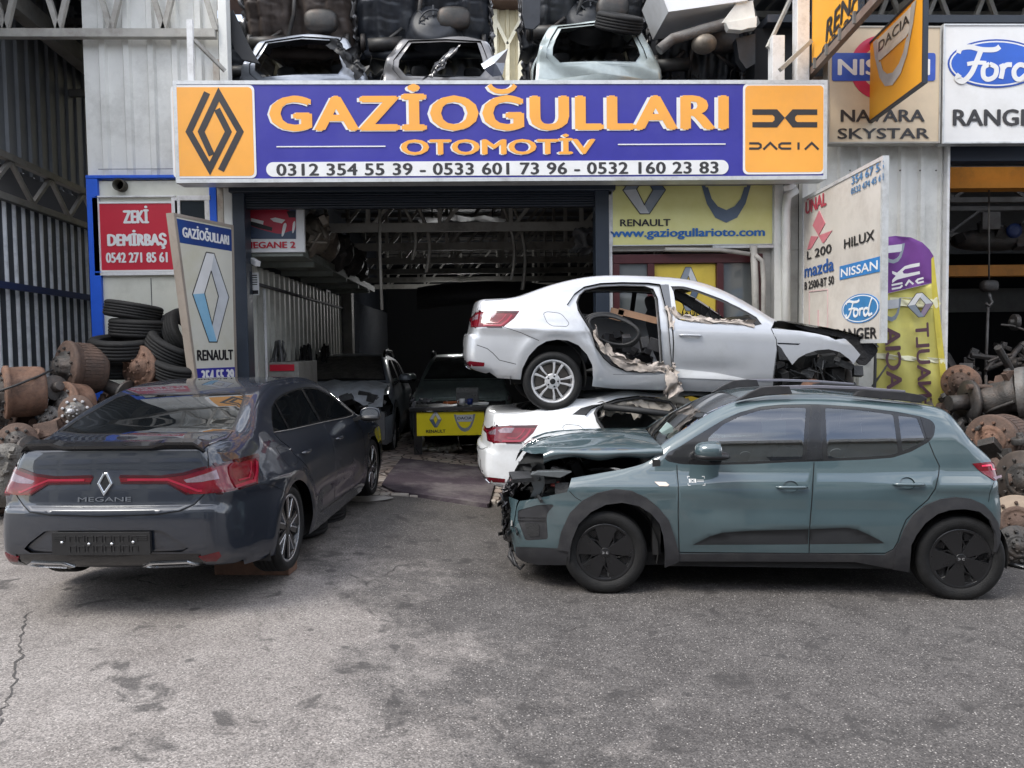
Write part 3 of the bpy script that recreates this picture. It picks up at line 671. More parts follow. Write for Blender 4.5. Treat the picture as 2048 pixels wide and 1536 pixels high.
vv = lambda y: (F2.px(400, y)[1]-TL[1])/(BL[1]-TL[1])
q = MB(); va = vv(492); q.prism(F2, [f2(.02,va), f2(.99,va), f2(.99,.012), f2(.02,.012)], -.006, .001); put(q, 'top_band', mat('band blue', srgb(28,80,150), .4, scale=.9, col2=srgb(40,52,110)), ls)
q = MB(); a, b = f2(.08,va*.78), f2(.93,va*.26); add_text(q, F2, 'GAZİOĞULLARI', a[0], a[1], b[0], b[1], h=.003, bold=.05); put(q, 'lettering', M_swh, ls)
a = F2.px(388,684); b = F2.px(455,511); diamond3d(F2, a[0], a[1], b[0], b[1], ls, (M_swh, M_sil, mat('print sky blue', srgb(95,165,205), .4, scale=.8, col2=srgb(165,205,228)), M_sil))
q = MB(); a = F2.px(394,722); b = F2.px(466,699); add_text(q, F2, 'RENAULT', a[0], a[1], b[0], b[1], h=.003, bold=.06); put(q, 'lettering', M_sblk, ls)
va, vb = vv(737), vv(782); q = MB(); q.prism(F2, [f2(.02,vb), f2(.99,vb), f2(.99,va), f2(.02,va)], -.006, .001); put(q, 'number_band', M_sblue, ls)
q = MB(); a, b = f2(.1,va+(vb-va)*.72), f2(.95,va+(vb-va)*.08); add_text(q, F2, '354 55 39', a[0], a[1], b[0], b[1], h=.003, bold=.06); put(q, 'lettering', M_swh, ls)

# --- yellow wall sign under the main board on the right
ys = thing('yellow_wall_sign', 'pale yellow wall sign with diamond and shield emblems and a web address', 'sign', (P(1380,430,YF).x, YF, 3))
F3 = Frame((0, YF-.02, 0), (1,0,0), (0,0,1)); a = F3.px(1224,492); b = F3.px(1547,350)
M_pyel = mat('pale yellow print', srgb(212,208,130), .45, scale=1.2, var=.06, col2=srgb(222,220,160))
board(F3, a[0], a[1], b[0], b[1], .06, ys, M_pyel, M_alu, .012)
x0, y0 = F3.px(1246,428); x1, y1 = F3.px(1331,336); diamond3d(F3, x0, y0, x1, y1, ys, (M_sil2, M_sil3, M_sil, M_sil2))
x0, y0 = F3.px(1392,446); x1, y1 = F3.px(1513,318); shield(F3, x0, y0, x1, y1, ys, word=False, m=M_sil2, m2=M_sil3)
q = MB(); text_px(q, F3, 'RENAULT', 1240, 453, 1341, 438, weight=0, h=.003); put(q, 'lettering', M_sblk, ys)
q = MB(); text_px(q, F3, 'www.gaziogullarioto.com', 1221, 480, 1530, 455, weight=0, h=.003); put(q, 'lettering', M_scy, ys)
q = MB(); a = F3.px(1424,497); b = F3.px(1546,489); q.prism(F3, [(a[0],a[1]),(b[0],a[1]),(b[0],b[1]-.01),(a[0],b[1]-.01)], -.03, .03); put(q, 'bottom_strip', M_alu, ys)
# print on the door poster and the shop window
FD = Frame((0, YF+.0485, 0), (1,0,0), (0,0,1))
x0, y0 = FD.px(1352,622); x1, y1 = FD.px(1400,534); diamond3d(FD, x0, y0, x1, y1, door, (M_sil2, M_sil, M_sil2, M_sil3))
q = MB(); text_px(q, FD, 'RENAULT', 1336, 632, 1410, 623, weight=0, h=.003); put(q, 'lettering', M_sblk, door)

# script word: rounded strokes
def script(fr, x0, y0, x1, y1, parent, m, h=.005):
    q = MB(); T = lambda p: (x0+p[0]*(x1-x0), y0+p[1]*(y1-y0)); w = (y1-y0)*.11
    cnt = [0]
    def cv(pts, ww=1.0, n=6):
        out = []; pp = [pts[0]]+list(pts)+[pts[-1]]
        for k in range(1, len(pp)-2):
            for j in range(n):
                t = j/n; c = []
                for d_ in (0, 1):
                    p0, p1, p2, p3 = (pp[k-1][d_], pp[k][d_], pp[k+1][d_], pp[k+2][d_])
                    c.append(.5*(2*p1+(p2-p0)*t+(2*p0-5*p1+4*p2-p3)*t*t+(3*p1-p0-3*p2+p3)*t**3))
                out.append(tuple(c))
        out.append(tuple(pts[-1])); cnt[0] += 1; stroke(q, fr, [T(p) for p in out], w*ww, h-.002, h+.0006*cnt[0])
    cv([(.02,.80),(.05,.93),(.16,.97),(.30,.90),(.46,.90),(.52,.98)], 1.25)         # F bar
    cv([(.30,.92),(.25,.62),(.18,.25),(.08,.03),(.01,.10),(.04,.22)], 1.3)          # F stem
    cv([(.13,.50),(.24,.54),(.36,.53)], 1.0)
    cv([(.40,.50),(.33,.40),(.33,.16),(.39,.08),(.47,.18),(.48,.40),(.40,.50)], 1.2) # o
    cv([(.54,.50),(.56,.36),(.54,.10)], 1.2); cv([(.55,.34),(.60,.47),(.67,.48)], 1.2)
    cv([(.84,.44),(.76,.48),(.70,.34),(.71,.14),(.77,.08),(.85,.22)], 1.2)           # d
    cv([(.97,.95),(.90,.60),(.86,.22),(.90,.08),(.98,.16)], 1.2)
    put(q, 'script_lettering', m, parent)
# --- pale light box standing out from the wall
zT = P(1605,397,YF-.1).z; pA = P(1605,397,YF-.1)
d = ray(1772,308); t = (zT-CAM_H)/d.z; pB = CAMP+d*t
u = Vector((pB.x-pA.x, pB.y-pA.y, 0)); wU = u.length; F4 = Frame((pA.x,pA.y,0), u, (0,0,1))
us = thing('parts_list_sign', 'pale light box listing pickup makes that juts out from the white corrugated wall', 'sign', ((pA.x+pB.x)/2, (pA.y+pB.y)/2, zT-1.8))
zB = F4.px(1772,686)[1]
board(F4, 0, zB, wU-.06, zT, .06, us, mat('grey light box', srgb(196,190,182), .45, scale=1.5, dirt=srgb(160,150,140), dscale=2), M_alu, .04)
def tx(parent, fr, items, m, name='lettering', h=.001):
    q = MB()
    for it in items: text_px(q, fr, it[0], *it[1:5], h=h, weight=0, bold=.02+(it[5] if len(it) > 5 else .025)*.9, shear=it[6] if len(it) > 6 else 0)
    put(q, name, m, parent)
def txo(items, m):
    q = MB()
    for s, bl, br, tl in items: text_pl(q, F4, s, bl, br, tl, h=.002, bold=.055)
    put(q, 'lettering', m, us)
txo([('ÜNAL',(1611,430),(1653,417),(1610,399))], mat('faded red', srgb(172,62,78), .45))
txo([('354 67 55',(1703,370),(1768,345),(1703,354)), ('0532 474 45 64',(1702,390),(1768,365),(1702,377))], mat('faded blue', srgb(70,120,165), .45))
txo([('HILUX',(1688,498),(1749,481),(1688,479)), ('L 200',(1614,520),(1663,507),(1614,503)), ('B 2500-BT 50',(1609,580),(1668,569),(1609,564)), ('RANGER',(1672,679),(1754,675),(1672,658))], M_sblk)
txo([('mazda',(1609,556),(1668,545),(1609,530))], mat('print deep blue', srgb(38,82,148), .45))
q = MB(); a = F4.px(1679,560); b = (F4.px(1760,540)[0], F4.px(1679,533)[1]); q.prism(F4, [(a[0],a[1]),(b[0],a[1]),(b[0],b[1]),(a[0],b[1])], -.006, .0005); put(q, 'name_plate', mat('print mid blue', srgb(48,118,180), .45), us)
txo([('NISSAN',(1682,555),(1756,538),(1682,538))], M_swh)
cx, cy = F4.px(1719,617); a = F4.px(1682,617)[0]; rx = (F4.px(1757,617)[0]-a)/2; ry = (F4.px(1719,588)[1]-F4.px(1719,646)[1])/2
q = MB(); q.prism(F4, ellipse(cx, cy, rx, ry), -.006, .0005, 0); q.prism(F4, ellipse(cx, cy, rx*.95, ry*.93), -.005, .001, 1); q.prism(F4, ellipse(cx, cy, rx*.90, ry*.86), -.005, .0015, 2); put(q, 'oval_emblem', [mat('print mid blue', (0,0,0)), M_swh, mat('oval blue', srgb(52,118,170), .4)], us)
a = F4.px(1690,640); b = F4.px(1748,594); script(F4, a[0]+.02, cy-ry*.62, b[0]-.02, cy+ry*.62, us, M_swh, .004)
M_fred = mat('faded pink red', srgb(188,110,120), .45)
q = MB()
for pts in (((1638,421),(1650,447),(1637,471),(1625,451)), ((1636,473),(1622,497),(1614,500),(1622,472)), ((1637,471),(1664,461),(1648,485),(1645,486))): q.prism(F4, [F4.px(*p) for p in pts], -.005, .001)
put(q, 'triple_diamond_emblem', M_fred, us)
q = MB(); c = [F4.px(*p) for p in ((1618,583),(1655,579),(1655,655),(1618,655),(1618,583))]; stroke(q, F4, c, .012, -.005, .001); stroke(q, F4, [F4.px(1636,620), F4.px(1636,655)], .04, -.005, .001); put(q, 'faded_emblem', mat('faded rose', srgb(200,170,170), .5), us)

# --- two brand boards at upper right
ns = thing('beige_brand_board', 'beige board with red disc and blue name bar, half hidden by the orange hanging flag', 'sign', (P(1770,170,YF-.2).x, YF-.2, 5))
F5 = Frame((0, YF-.2, 0), (1,0,0), (0,0,1)); a = F5.px(1655,287); b = F5.px(1883,52)
board(F5, a[0], a[1], b[0], b[1], .15, ns, mat('beige board', srgb(205,188,162), .45, scale=1.5), M_lsteel, .02)
cx, cy = F5.px(1762,135); q = MB(); q.prism(F5, ellipse(cx, cy, .40, .40), -.006, .001); q.prism(F5, ellipse(cx, cy, .26, .26), -.006, .002, 1); put(q, 'disc_emblem', [mat('print crimson', srgb(190,50,85), .4), mat('beige board', (0,0,0))], ns)
a = F5.px(1664,162); b = F5.px(1871,106); q = MB(); q.prism(F5, rrect(a[0],a[1],b[0],b[1],.03), -.006, .003); put(q, 'name_bar', mat('print royal', srgb(48,82,175), .4), ns)
tx(ns, F5, [('NISSAN',1675,151,1860,118,.035)], M_swh, h=.005)
tx(ns, F5, [('NAVARA',1681,244,1850,219,.025), ('SKYSTAR',1675,278,1859,256,.025)], M_sdk, h=.003)
fs = thing('white_brand_board', 'white board with a blue oval emblem at the top right corner', 'sign', (P(2000,170,YF-.2).x, YF-.2, 5))
a = F5.px(1884,287); b = F5.px(2150,48)
board(F5, a[0], a[1], b[0], b[1], .15, fs, M_swh, M_alu, .02)
cx, cy = F5.px(1992,127); q = MB(); rx = F5.px(2088,127)[0]-cx; ry = .305
q.prism(F5, ellipse(cx, cy, rx, ry), -.006, .001, 0); q.prism(F5, ellipse(cx, cy, rx*.965, ry*.93), -.006, .002, 1); q.prism(F5, ellipse(cx, cy, rx*.93, ry*.87), -.006, .003, 2)
put(q, 'oval_emblem', [mat('oval navy', srgb(30,70,160), .4), M_swh, mat('oval royal', srgb(42,92,190), .4, scale=3)], fs)
a = F5.px(1912,165); b = F5.px(2078,92); script(F5, a[0], a[1], b[0], b[1], fs, M_swh)
tx(fs, F5, [('RANGER',1905,252,2095,218,.03)], M_sdk, h=.003)

# --- orange signs on a bracket standing out towards the street
zq = P(1733,248,YF-.15).z; pA = P(1735,248,YF-.15)
d = ray(1846,166); t = (zq-CAM_H)/d.z; pB = CAMP+d*t
u = Vector((pB.x-pA.x, pB.y-pA.y, 0)); wU = u.length; F6 = Frame((pA.x,pA.y,0), u, (0,0,1))
hf = thing('shield_flag_sign', 'orange hanging panel with a silver shield emblem jutting out in front of the beige board', 'sign', ((pA.x+pB.x)/2, (pA.y+pB.y)/2, zq))
zt6 = F6.px(1735,88)[1]
M_flag = mat('flag orange', srgb(232,165,45), .5, scale=2, var=.06)
board(F6, 0, zq, wU, zt6, .05, hf, M_flag, M_navy, .025)
shield(F6, wU*.10, zq+.24, wU*.88, zt6-.05, hf, word=False, m=mat('flag silver', srgb(205,205,202), .4), m2=mat('flag grey', srgb(150,150,150), .4, scale=.9, col2=srgb(220,220,218)))
q = MB(); add_text(q, F6, 'DACIA', wU*.22, zt6-.24, wU*.78, zt6-.12, h=.006, weight=0); put(q, 'lettering', M_sdk, hf)
ob = thing('orange_bracket_sign', 'orange panel with black lettering hung edge on from a steel bracket at the top right', 'sign', P(1640,130,YF-.2))
pA = P(1622,122,YF-.1); F7 = Frame((pA.x, pA.y, 0), u, (0,0,1))
z7b = F7.px(1622,132)[1]; w7 = wU*1.05
board(F7, 0, z7b, w7, z7b+1.4, .06, ob, M_flag, M_navy, .02)
q = MB(); text_pl(q, F7, 'RENAULT', (1651,86), (1790,-2), (1651,44), h=.003, bold=.05, shear=.15); text_pl(q, F7, '0(312) 354 55 39', (1643,128), (1860,0), (1643,97), h=.003, bold=.04); put(q, 'lettering', M_sblk, ob)
bk = thing('sign_bracket', 'rusty grey steel arm carrying the two orange panels', 'bracket', P(1600,150,YF))
q = MB(); a = F7.at(-.35, z7b-.06, -.03); b = F7.at(w7+.6, z7b-.06, -.03); q.beam(a, b, .07, .09); q.beam(F7.at(-.35, z7b-.06, -.03), F7.at(-.35, z7b-.06, -.5), .06); put(q, 'arm', mat('rusty arm', srgb(120,105,95), .6, scale=4, dirt=srgb(95,55,35), dscale=3), bk)
q = MB(); q.beam(F7.at(w7*.5, z7b-.1, -.03), F7.at(w7*.5, z7b-.0, -.03), .05); 
for k in range(4): q.beam(F7.at(.2+k*.45, z7b-.10, .02), F7.at(.2+k*.45, z7b+.03, .02), .03)
put(q, 'clamp', M_steel, bk)
# ------------------------------------------------------------------ car body builder
# car frame: x rearward from the front axle, y to the car's right, z up from the tyre contact
def smooth_line(pts, step=.02):
    """centripetal Catmull-Rom through pts, evenly resampled"""
    p = np.array(pts, float); p = np.vstack([2*p[0]-p[1], p, 2*p[-1]-p[-2]]); out = []
    for k in range(1, len(p)-2):
        p0, p1, p2, p3 = p[k-1:k+3]
        t0 = 0; t1 = t0+max(1e-4, np.linalg.norm(p1-p0)**.5); t2 = t1+max(1e-4, np.linalg.norm(p2-p1)**.5); t3 = t2+max(1e-4, np.linalg.norm(p3-p2)**.5)
        t = np.linspace(t1, t2, 24, endpoint=False)[:, None]
        a1 = (t1-t)/(t1-t0)*p0+(t-t0)/(t1-t0)*p1; a2 = (t2-t)/(t2-t1)*p1+(t-t1)/(t2-t1)*p2; a3 = (t3-t)/(t3-t2)*p2+(t-t2)/(t3-t2)*p3
        b1 = (t2-t)/(t2-t0)*a1+(t-t0)/(t2-t0)*a2; b2 = (t3-t)/(t3-t1)*a2+(t-t1)/(t3-t1)*a3
        out.append((t2-t)/(t2-t1)*b1+(t-t1)/(t2-t1)*b2)
    out = np.vstack(out+[p[-2:-1]])
    d = np.r_[0, np.cumsum(np.linalg.norm(np.diff(out, axis=0), axis=1))]
    n = max(2, int(d[-1]/step)); s = np.linspace(0, d[-1], n+1)
    return np.c_[np.interp(s, d, out[:, 0]), np.interp(s, d, out[:, 1])]
def pip(poly, pts):
    """points inside polygon"""
    poly = np.asarray(poly); x, y = pts[:, 0], pts[:, 1]; c = np.zeros(len(pts), bool); n = len(poly)
    for k in range(n):
        x0, y0 = poly[k-1]; x1, y1 = poly[k]
        if y0 == y1: continue
        c ^= ((y0 > y) != (y1 > y)) & (x < (x1-x0)*(y-y0)/(y1-y0)+x0)
    return c
def csmooth(xs, ys):
    """smooth lookup through knots"""
    xs = np.array(xs, float); ys = np.array(ys, float); d = np.diff(ys)/np.diff(xs); m = np.r_[d[0], (d[1:]+d[:-1])/2, d[-1]]
    m[1:-1] = np.where(d[1:]*d[:-1] > 0, m[1:-1], 0)
    def f(x):
        x = np.clip(x, xs[0], xs[-1]); i = np.clip(np.searchsorted(xs, x)-1, 0, len(xs)-2); h = xs[i+1]-xs[i]; t = (x-xs[i])/h
        return (2*t**3-3*t**2+1)*ys[i]+(t**3-2*t**2+t)*h*m[i]+(-2*t**3+3*t**2)*ys[i+1]+(t**3-t**2)*h*m[i+1]
    return f
def sst(x, a, b): t = np.clip((x-a)/(b-a), 0, 1); return t*t*(3-2*t)

class Shape:
    def __init__(s, prof, width, sect, front, rear, r=.09, bow=(.12, .12), bowx=(.0, 2.6), crown=.03, bottom=None, deform=None, wshape=None):
        s.p = smooth_line(prof, .02); s.w0 = width; s.sect = csmooth(*zip(*sect)); s.front = front; s.rear = rear; s.bow = bow; s.bowx = bowx; s.crown = crown
        d = np.gradient(s.p, axis=0); d /= np.linalg.norm(d, axis=1)[:, None]; s.n = np.c_[-d[:, 1], d[:, 0]]   # outward (profile runs front to rear over the top)
        L = np.r_[0, np.cumsum(np.linalg.norm(np.diff(s.p, axis=0), axis=1))]; s.s = L; s.L = L[-1]; s.deform = deform; s.wshape = wshape
        s.rf = (lambda q: np.full(np.shape(q), r)) if not callable(r) else r
        s.r = s.rf(s.p[:, 0])
    def W(s, x, z):
        w = s.w0 + s.sect(z)
        fx, fa, fp = s.front; rx, ra, rp = s.rear
        w = w - fa*np.clip((fx-x)/1.0, 0, None)**fp - ra*np.clip((x-rx)/1.0, 0, None)**rp
        if s.wshape: w = w + s.wshape(x, z)
        return w
    def bend(s, P_):
        x, y, z = P_.T
        kf = s.bow[0]*(1-sst(x, s.bowx[0]-.9, s.bowx[0]+1.2)); kr = s.bow[1]*sst(x, s.bowx[1]-1.4, s.bowx[1]+.6)
        q = np.c_[x+(kf-kr)*y*y, y, z-s.crown*y*y*sst(z, .55, .85)]
        return s.deform(q) if s.deform else q
    def dist(s, x, z):
        pts = np.c_[x, z]; best = np.full(len(pts), 9.); a = s.p[:-1]; b = s.p[1:]; ab = b-a; l2 = (ab**2).sum(1)
        sg = np.full(len(pts), -9.); rr = np.full(len(pts), .1)
        for i0 in range(0, len(pts), 4000):
            q = pts[i0:i0+4000, None, :]; t = np.clip(((q-a)*ab).sum(2)/l2, 0, 1); c = a+t[..., None]*ab; dd = q-c; D = (dd**2).sum(2); k = D.argmin(1); ii = np.arange(len(k))
            nn = np.c_[-ab[k, 1], ab[k, 0]]; sgn = np.sign((dd[ii, k]*nn).sum(1)); sg[i0:i0+4000] = np.sqrt(D[ii, k])*np.where(sgn == 0, 1, sgn); rr[i0:i0+4000] = s.r[k]
        return sg, rr
    def side(s, q):
        """(x, z) -> point on the right flank"""
        x, z = q[:, 0], q[:, 1]; a, r = s.dist(x, z); e = np.clip(a+r, 0, r*.99); y = s.W(x, z)-(r-np.sqrt(r*r-e*e))
        return s.bend(np.c_[x, y, z])
    def prof_at(s, t):
        t = np.clip(t, 0, s.L); f = lambda k: np.interp(t, s.s, k)
        return f(s.p[:, 0]), f(s.p[:, 1]), f(s.n[:, 0]), f(s.n[:, 1]), f(s.r)
    def half(s, t):
        x, z, nx, nz, r = s.prof_at(t); c = r*(1-.7071); return s.W(x-nx*c, z-nz*c)-c
    def strip(s, q):
        """(s, v) with v in -1..1 across -> point"""
        t, v = q[:, 0], q[:, 1]; x, z, nx, nz, r = s.prof_at(t); c = r*(1-.7071); wb = s.W(x-nx*c, z-nz*c); y = v*(wb-c)
        e = np.clip(np.abs(y)-(wb-r), 0, r*.7072); d = r-np.sqrt(r*r-e*e)
        return s.bend(np.c_[x-nx*d, y, z-nz*d])
    def border(s, t):
        x, z, nx, nz, r = s.prof_at(t); c = r*(1-.7071); return np.c_[x-nx*c, z-nz*c]
    def s_top(s, x):                             # profile parameter of the upper line at x (x monotone part)
        i0 = s.p[:, 0].argmin(); i1 = s.p[:, 0].argmax(); return np.interp(x, s.p[i0:i1+1, 0], s.s[i0:i1+1])
    def s_rear(s, z, x0):
        m = (s.p[:, 0] > x0); i = np.where(m)[0]; zz = s.p[i, 1]; o = np.argsort(zz); return np.interp(z, zz[o], s.s[i][o])
    def s_front(s, z, x1):
        m = (s.p[:, 0] < x1) & (s.s < s.L*.5); i = np.where(m)[0]; zz = s.p[i, 1]; o = np.argsort(zz); return np.interp(z, zz[o], s.s[i][o])

class Car:
    """collects cut panels of a Shape; regions are (name, polygon, offset), first match wins"""
    def __init__(s, shape): s.sh = shape; s.out = {}
    def _add(s, key, V, N, F, flip):
        b = s.out.setdefault(key, [[], [], []]); k = len(b[0])
        b[0].extend(V.tolist()); b[1].extend(N.tolist()); b[2].extend([tuple(i+k for i in (f[::-1] if flip else f)) for f in F])
    def patch(s, kind, outer, regions, default, grid, mirror=True, skirts=(), sides=(1,), keep=None):
        fn = s.sh.side if kind == 'side' else s.sh.strip
        pts = [tuple(p) for p in outer]; edges = [(k, (k+1) % len(pts)) for k in range(len(pts))]
        for name, poly, off in regions:
            poly = [tuple(p) for p in poly]; k0 = len(pts); pts += poly; edges += [(k0+k, k0+(k+1) % len(poly)) for k in range(len(poly))]
        o = np.array(outer); lo, hi = o.min(0), o.max(0); gx, gy = grid
        gg = np.array([(x+(.25*gx if j % 2 else -.25*gx), y) for j, y in enumerate(np.arange(lo[1]+gy/2, hi[1], gy)) for x in np.arange(lo[0]+gx/2, hi[0], gx)])
        if kind == 'strip':                      # rows follow the profile, closer where it turns
            d = np.unwrap(np.arctan2(s.sh.n[:, 1], s.sh.n[:, 0])); w = np.r_[0, np.cumsum(np.diff(s.sh.s)/gx+np.abs(np.diff(d))/.11)]; f = lambda q: np.interp(q, s.sh.s, w)
            a, b = f(lo[0]), f(hi[0]); rows = np.interp(np.arange(np.ceil(a)+.0, b), w, s.sh.s); vv = np.r_[-.985, -.965, -.94, np.arange(-.90, .901, gy/.85), .94, .965, .985]
            gg = np.array([(x, y) for x in rows for y in vv])
        gg = gg[pip(o, gg)]
        # grid points keep clear of the cut lines
        A = np.array([pts[a] for a, b in edges]); B = np.array([pts[b] for a, b in edges]); ab = B-A; l2 = np.maximum((ab**2).sum(1), 1e-12); sc = np.array([1/gx, 1/gy])
        ok = np.ones(len(gg), bool)
        for i0 in range(0, len(gg), 2000):
            q = gg[i0:i0+2000, None, :]; t = np.clip(((q-A)*ab).sum(2)/l2, 0, 1); d = (((q-A-t[..., None]*ab)*sc)**2).sum(2).min(1); ok[i0:i0+2000] = d > .09
        pts += [tuple(p) for p in gg[ok]]
        V, E, F, *_ = geometry.delaunay_2d_cdt([Vector(p) for p in pts], edges, [], 0, 1e-5, False)
        V = np.array([(v.x, v.y) for v in V]); F = [tuple(f) for f in F]
        if not F: return
        cen = np.array([V[list(f)].mean(0) for f in F]); inside = pip(o, cen)
        reg = np.full(len(F), len(regions)); 
        for k in range(len(regions)-1, -1, -1): reg[pip(regions[k][1], cen)] = k
        names = [r[0] for r in regions]+[default]; offs = [r[2] for r in regions]+[0.0]
        h = 1e-3
        clamp = (lambda q: q) if kind == 'side' else (lambda q: np.c_[np.clip(q[:, 0], 0, s.sh.L), np.clip(q[:, 1], -1, 1)])
        P0 = fn(V); du = np.array([h*(.5 if kind == 'side' else 1), 0]); dv = np.array([0, h*.5])
        dU = fn(clamp(V+du*4))-fn(clamp(V-du*4)); dV = fn(clamp(V+dv*4))-fn(clamp(V-dv*4))
        N = np.cross(dV, dU) if kind == 'side' else np.cross(dU, dV)
        l = np.linalg.norm(N, axis=1); l[l < 1e-12] = 1; N /= l[:, None]
        for k, nm in enumerate(names):
            idx = [i for i in range(len(F)) if reg[i] == k and inside[i]]
            if not idx or nm is None: continue
            used = sorted({v for i in idx for v in F[i]}); mp = {v: j for j, v in enumerate(used)}
            Vk = P0[used]+N[used]*offs[k]; Nk = N[used]; Fk = [tuple(mp[v] for v in F[i]) for i in idx]
            # orient outward
            a, b, c = (Vk[Fk[0][j]] for j in range(3)); fl = np.dot(np.cross(b-a, c-a), Nk[Fk[0][0]]) < 0
            if fl: Fk = [f[::-1] for f in Fk]
            if nm in skirts:
                cnt = {}
                for f in Fk:
                    for j in range(3): cnt[(f[j], f[(j+1) % 3])] = 1
                be = [e for e in cnt if (e[1], e[0]) not in cnt]; base = len(Vk); nv = []; nn = []; nf = []
                for a, b in be:
                    ta = Vk[b]-Vk[a]; n_ = np.cross(ta, Nk[a]); n_ /= max(1e-9, np.linalg.norm(n_)); q = base+len(nv)
                    nv += [Vk[a], Vk[b], Vk[b]-Nk[b]*(offs[k]+.006), Vk[a]-Nk[a]*(offs[k]+.006)]; nn += [n_]*4; nf.append((q, q+3, q+2, q+1))
                if nv: Vk = np.vstack([Vk, nv]); Nk = np.vstack([Nk, nn]); Fk = Fk+nf
            for sd in ((1, -1) if (mirror and kind == 'side') else sides):
                key = (nm, sd) if kind == 'side' else (nm, 0)
                if sd < 0: s._add(key, Vk*[1, -1, 1], Nk*[1, -1, 1], Fk, True)
                else: s._add(key, Vk, Nk, Fk, False)
    def mesh(s, keys, name, mats, parent, half=0, **kw):
        """one part; half = 1 or -1 keeps only its right or left side"""
        V = []; N = []; F = []
        for k in keys:
            if k not in s.out: continue
            b = s.out[k]; o = len(V); V += b[0]; N += b[1]; F += [tuple(i+o for i in f) for f in b[2] if not half or half*sum(b[0][i][1] for i in f) > 0]
        if half:
            us = sorted({i for f in F for i in f}); mp = {i: k for k, i in enumerate(us)}; V = [V[i] for i in us]; N = [N[i] for i in us]; F = [tuple(mp[i] for i in f) for f in F]
        if not F: return None
        me = bpy.data.meshes.new(name); me.from_pydata(V, [], F); me.materials.append(mats)
        me.polygons.foreach_set('use_smooth', [True]*len(F)); me.update()
        me.normals_split_custom_set_from_vertices(N)
        o = bpy.data.objects.new(name, me); COL.objects.link(o); o.parent = parent
        for k, v in kw.items(): o[k] = v
        return o
def ribbon(pts, w, closed=False):
    """outline of a thin line of width w (for panel gaps)"""
    pts = [np.array(p, float) for p in pts]; L = []; Rr = []; n = len(pts)
    for k in range(n):
        a = pts[max(k-1, 0)]; b = pts[min(k+1, n-1)]; t = b-a; t /= max(1e-9, np.linalg.norm(t)); nn = np.array([-t[1], t[0]])*w/2
        L.append(tuple(pts[k]+nn)); Rr.append(tuple(pts[k]-nn))
    return L+Rr[::-1]
def arc(cx, cz, r, a0, a1, n=24): return [(cx+r*math.cos(R(a0+(a1-a0)*k/n)), cz+r*math.sin(R(a0+(a1-a0)*k/n))) for k in range(n+1)]

# ---- wheels: y axis points out of the car side
def wheel(parent, loc, rad, rimr, width, side, style, steer=0.0, squash=0.0, spin=0.0, name='wheel', camber=0.0):
    w = bpy.data.objects.new(name, None); COL.objects.link(w); w.empty_display_size = .1
    w.parent = parent; w.location = loc; w.rotation_euler = (R(camber), 0, R(steer)+(0 if side > 0 else math.pi))
    fill_wheel(w, rad, rimr, width, style, spin); return w
def tyre_mesh(mb, rad, rimr, width, o=(0,0,0), axis=(0,1,0), seg=64, ref=None):
    h = width/2; sw = rad-rimr
    pr = [(-h*.80, rimr-.004), (-h*.98, rimr+sw*.18), (-h*1.04, rimr+sw*.45), (-h*1.0, rimr+sw*.72), (-h*.90, rad-.016), (-h*.78, rad-.006)]
    gr = []
    for c in (-.5, -.17, .17, .5): gr += [(h*(c-.05), rad-.001), (h*(c-.035), rad-.010), (h*(c+.035), rad-.010), (h*(c+.05), rad-.001)]
    pr = pr+gr+[(-t, r) for t, r in pr[::-1]]
    mb.lathe(pr, o, axis, seg, 0, ref=ref)
    mb.lathe([(h*.80, rimr-.004), (-h*.80, rimr-.004)], o, axis, seg, 0, ref=ref)
M_tyre = mat('tyre rubber', (.013, .013, .0135), .62, scale=14, var=.3, bump=.25, bscale=120, dirt=(.022,.021,.020), dscale=6, damt=.5, spec=.22)
M_tyre2 = mat('dusty tyre rubber', (.018, .018, .0185), .72, scale=9, var=.3, bump=.35, bscale=90, dirt=(.035,.033,.031), dscale=4, damt=.6, spec=.25)
M_alloy = mat('alloy silver', srgb(205,205,207), .3, metal=.45, scale=9, var=.05, dirt=srgb(140,135,130), dscale=7, damt=.35)
M_alloy2 = mat('machined alloy', srgb(205,206,210), .22, metal=.85, scale=9, var=.05)
M_gloss = mat('gloss black', (.012,.012,.013), .16, scale=12, var=.2, coat=.4)
M_satin = mat('satin black', (.007,.007,.008), .28, scale=12, var=.2, coat=.4)
M_disc = mat('brake disc', srgb(105,100,96), .4, metal=.8, scale=9)
M_chrome = mat('chrome', srgb(215,217,220), .1, metal=.95, scale=9, var=.03)
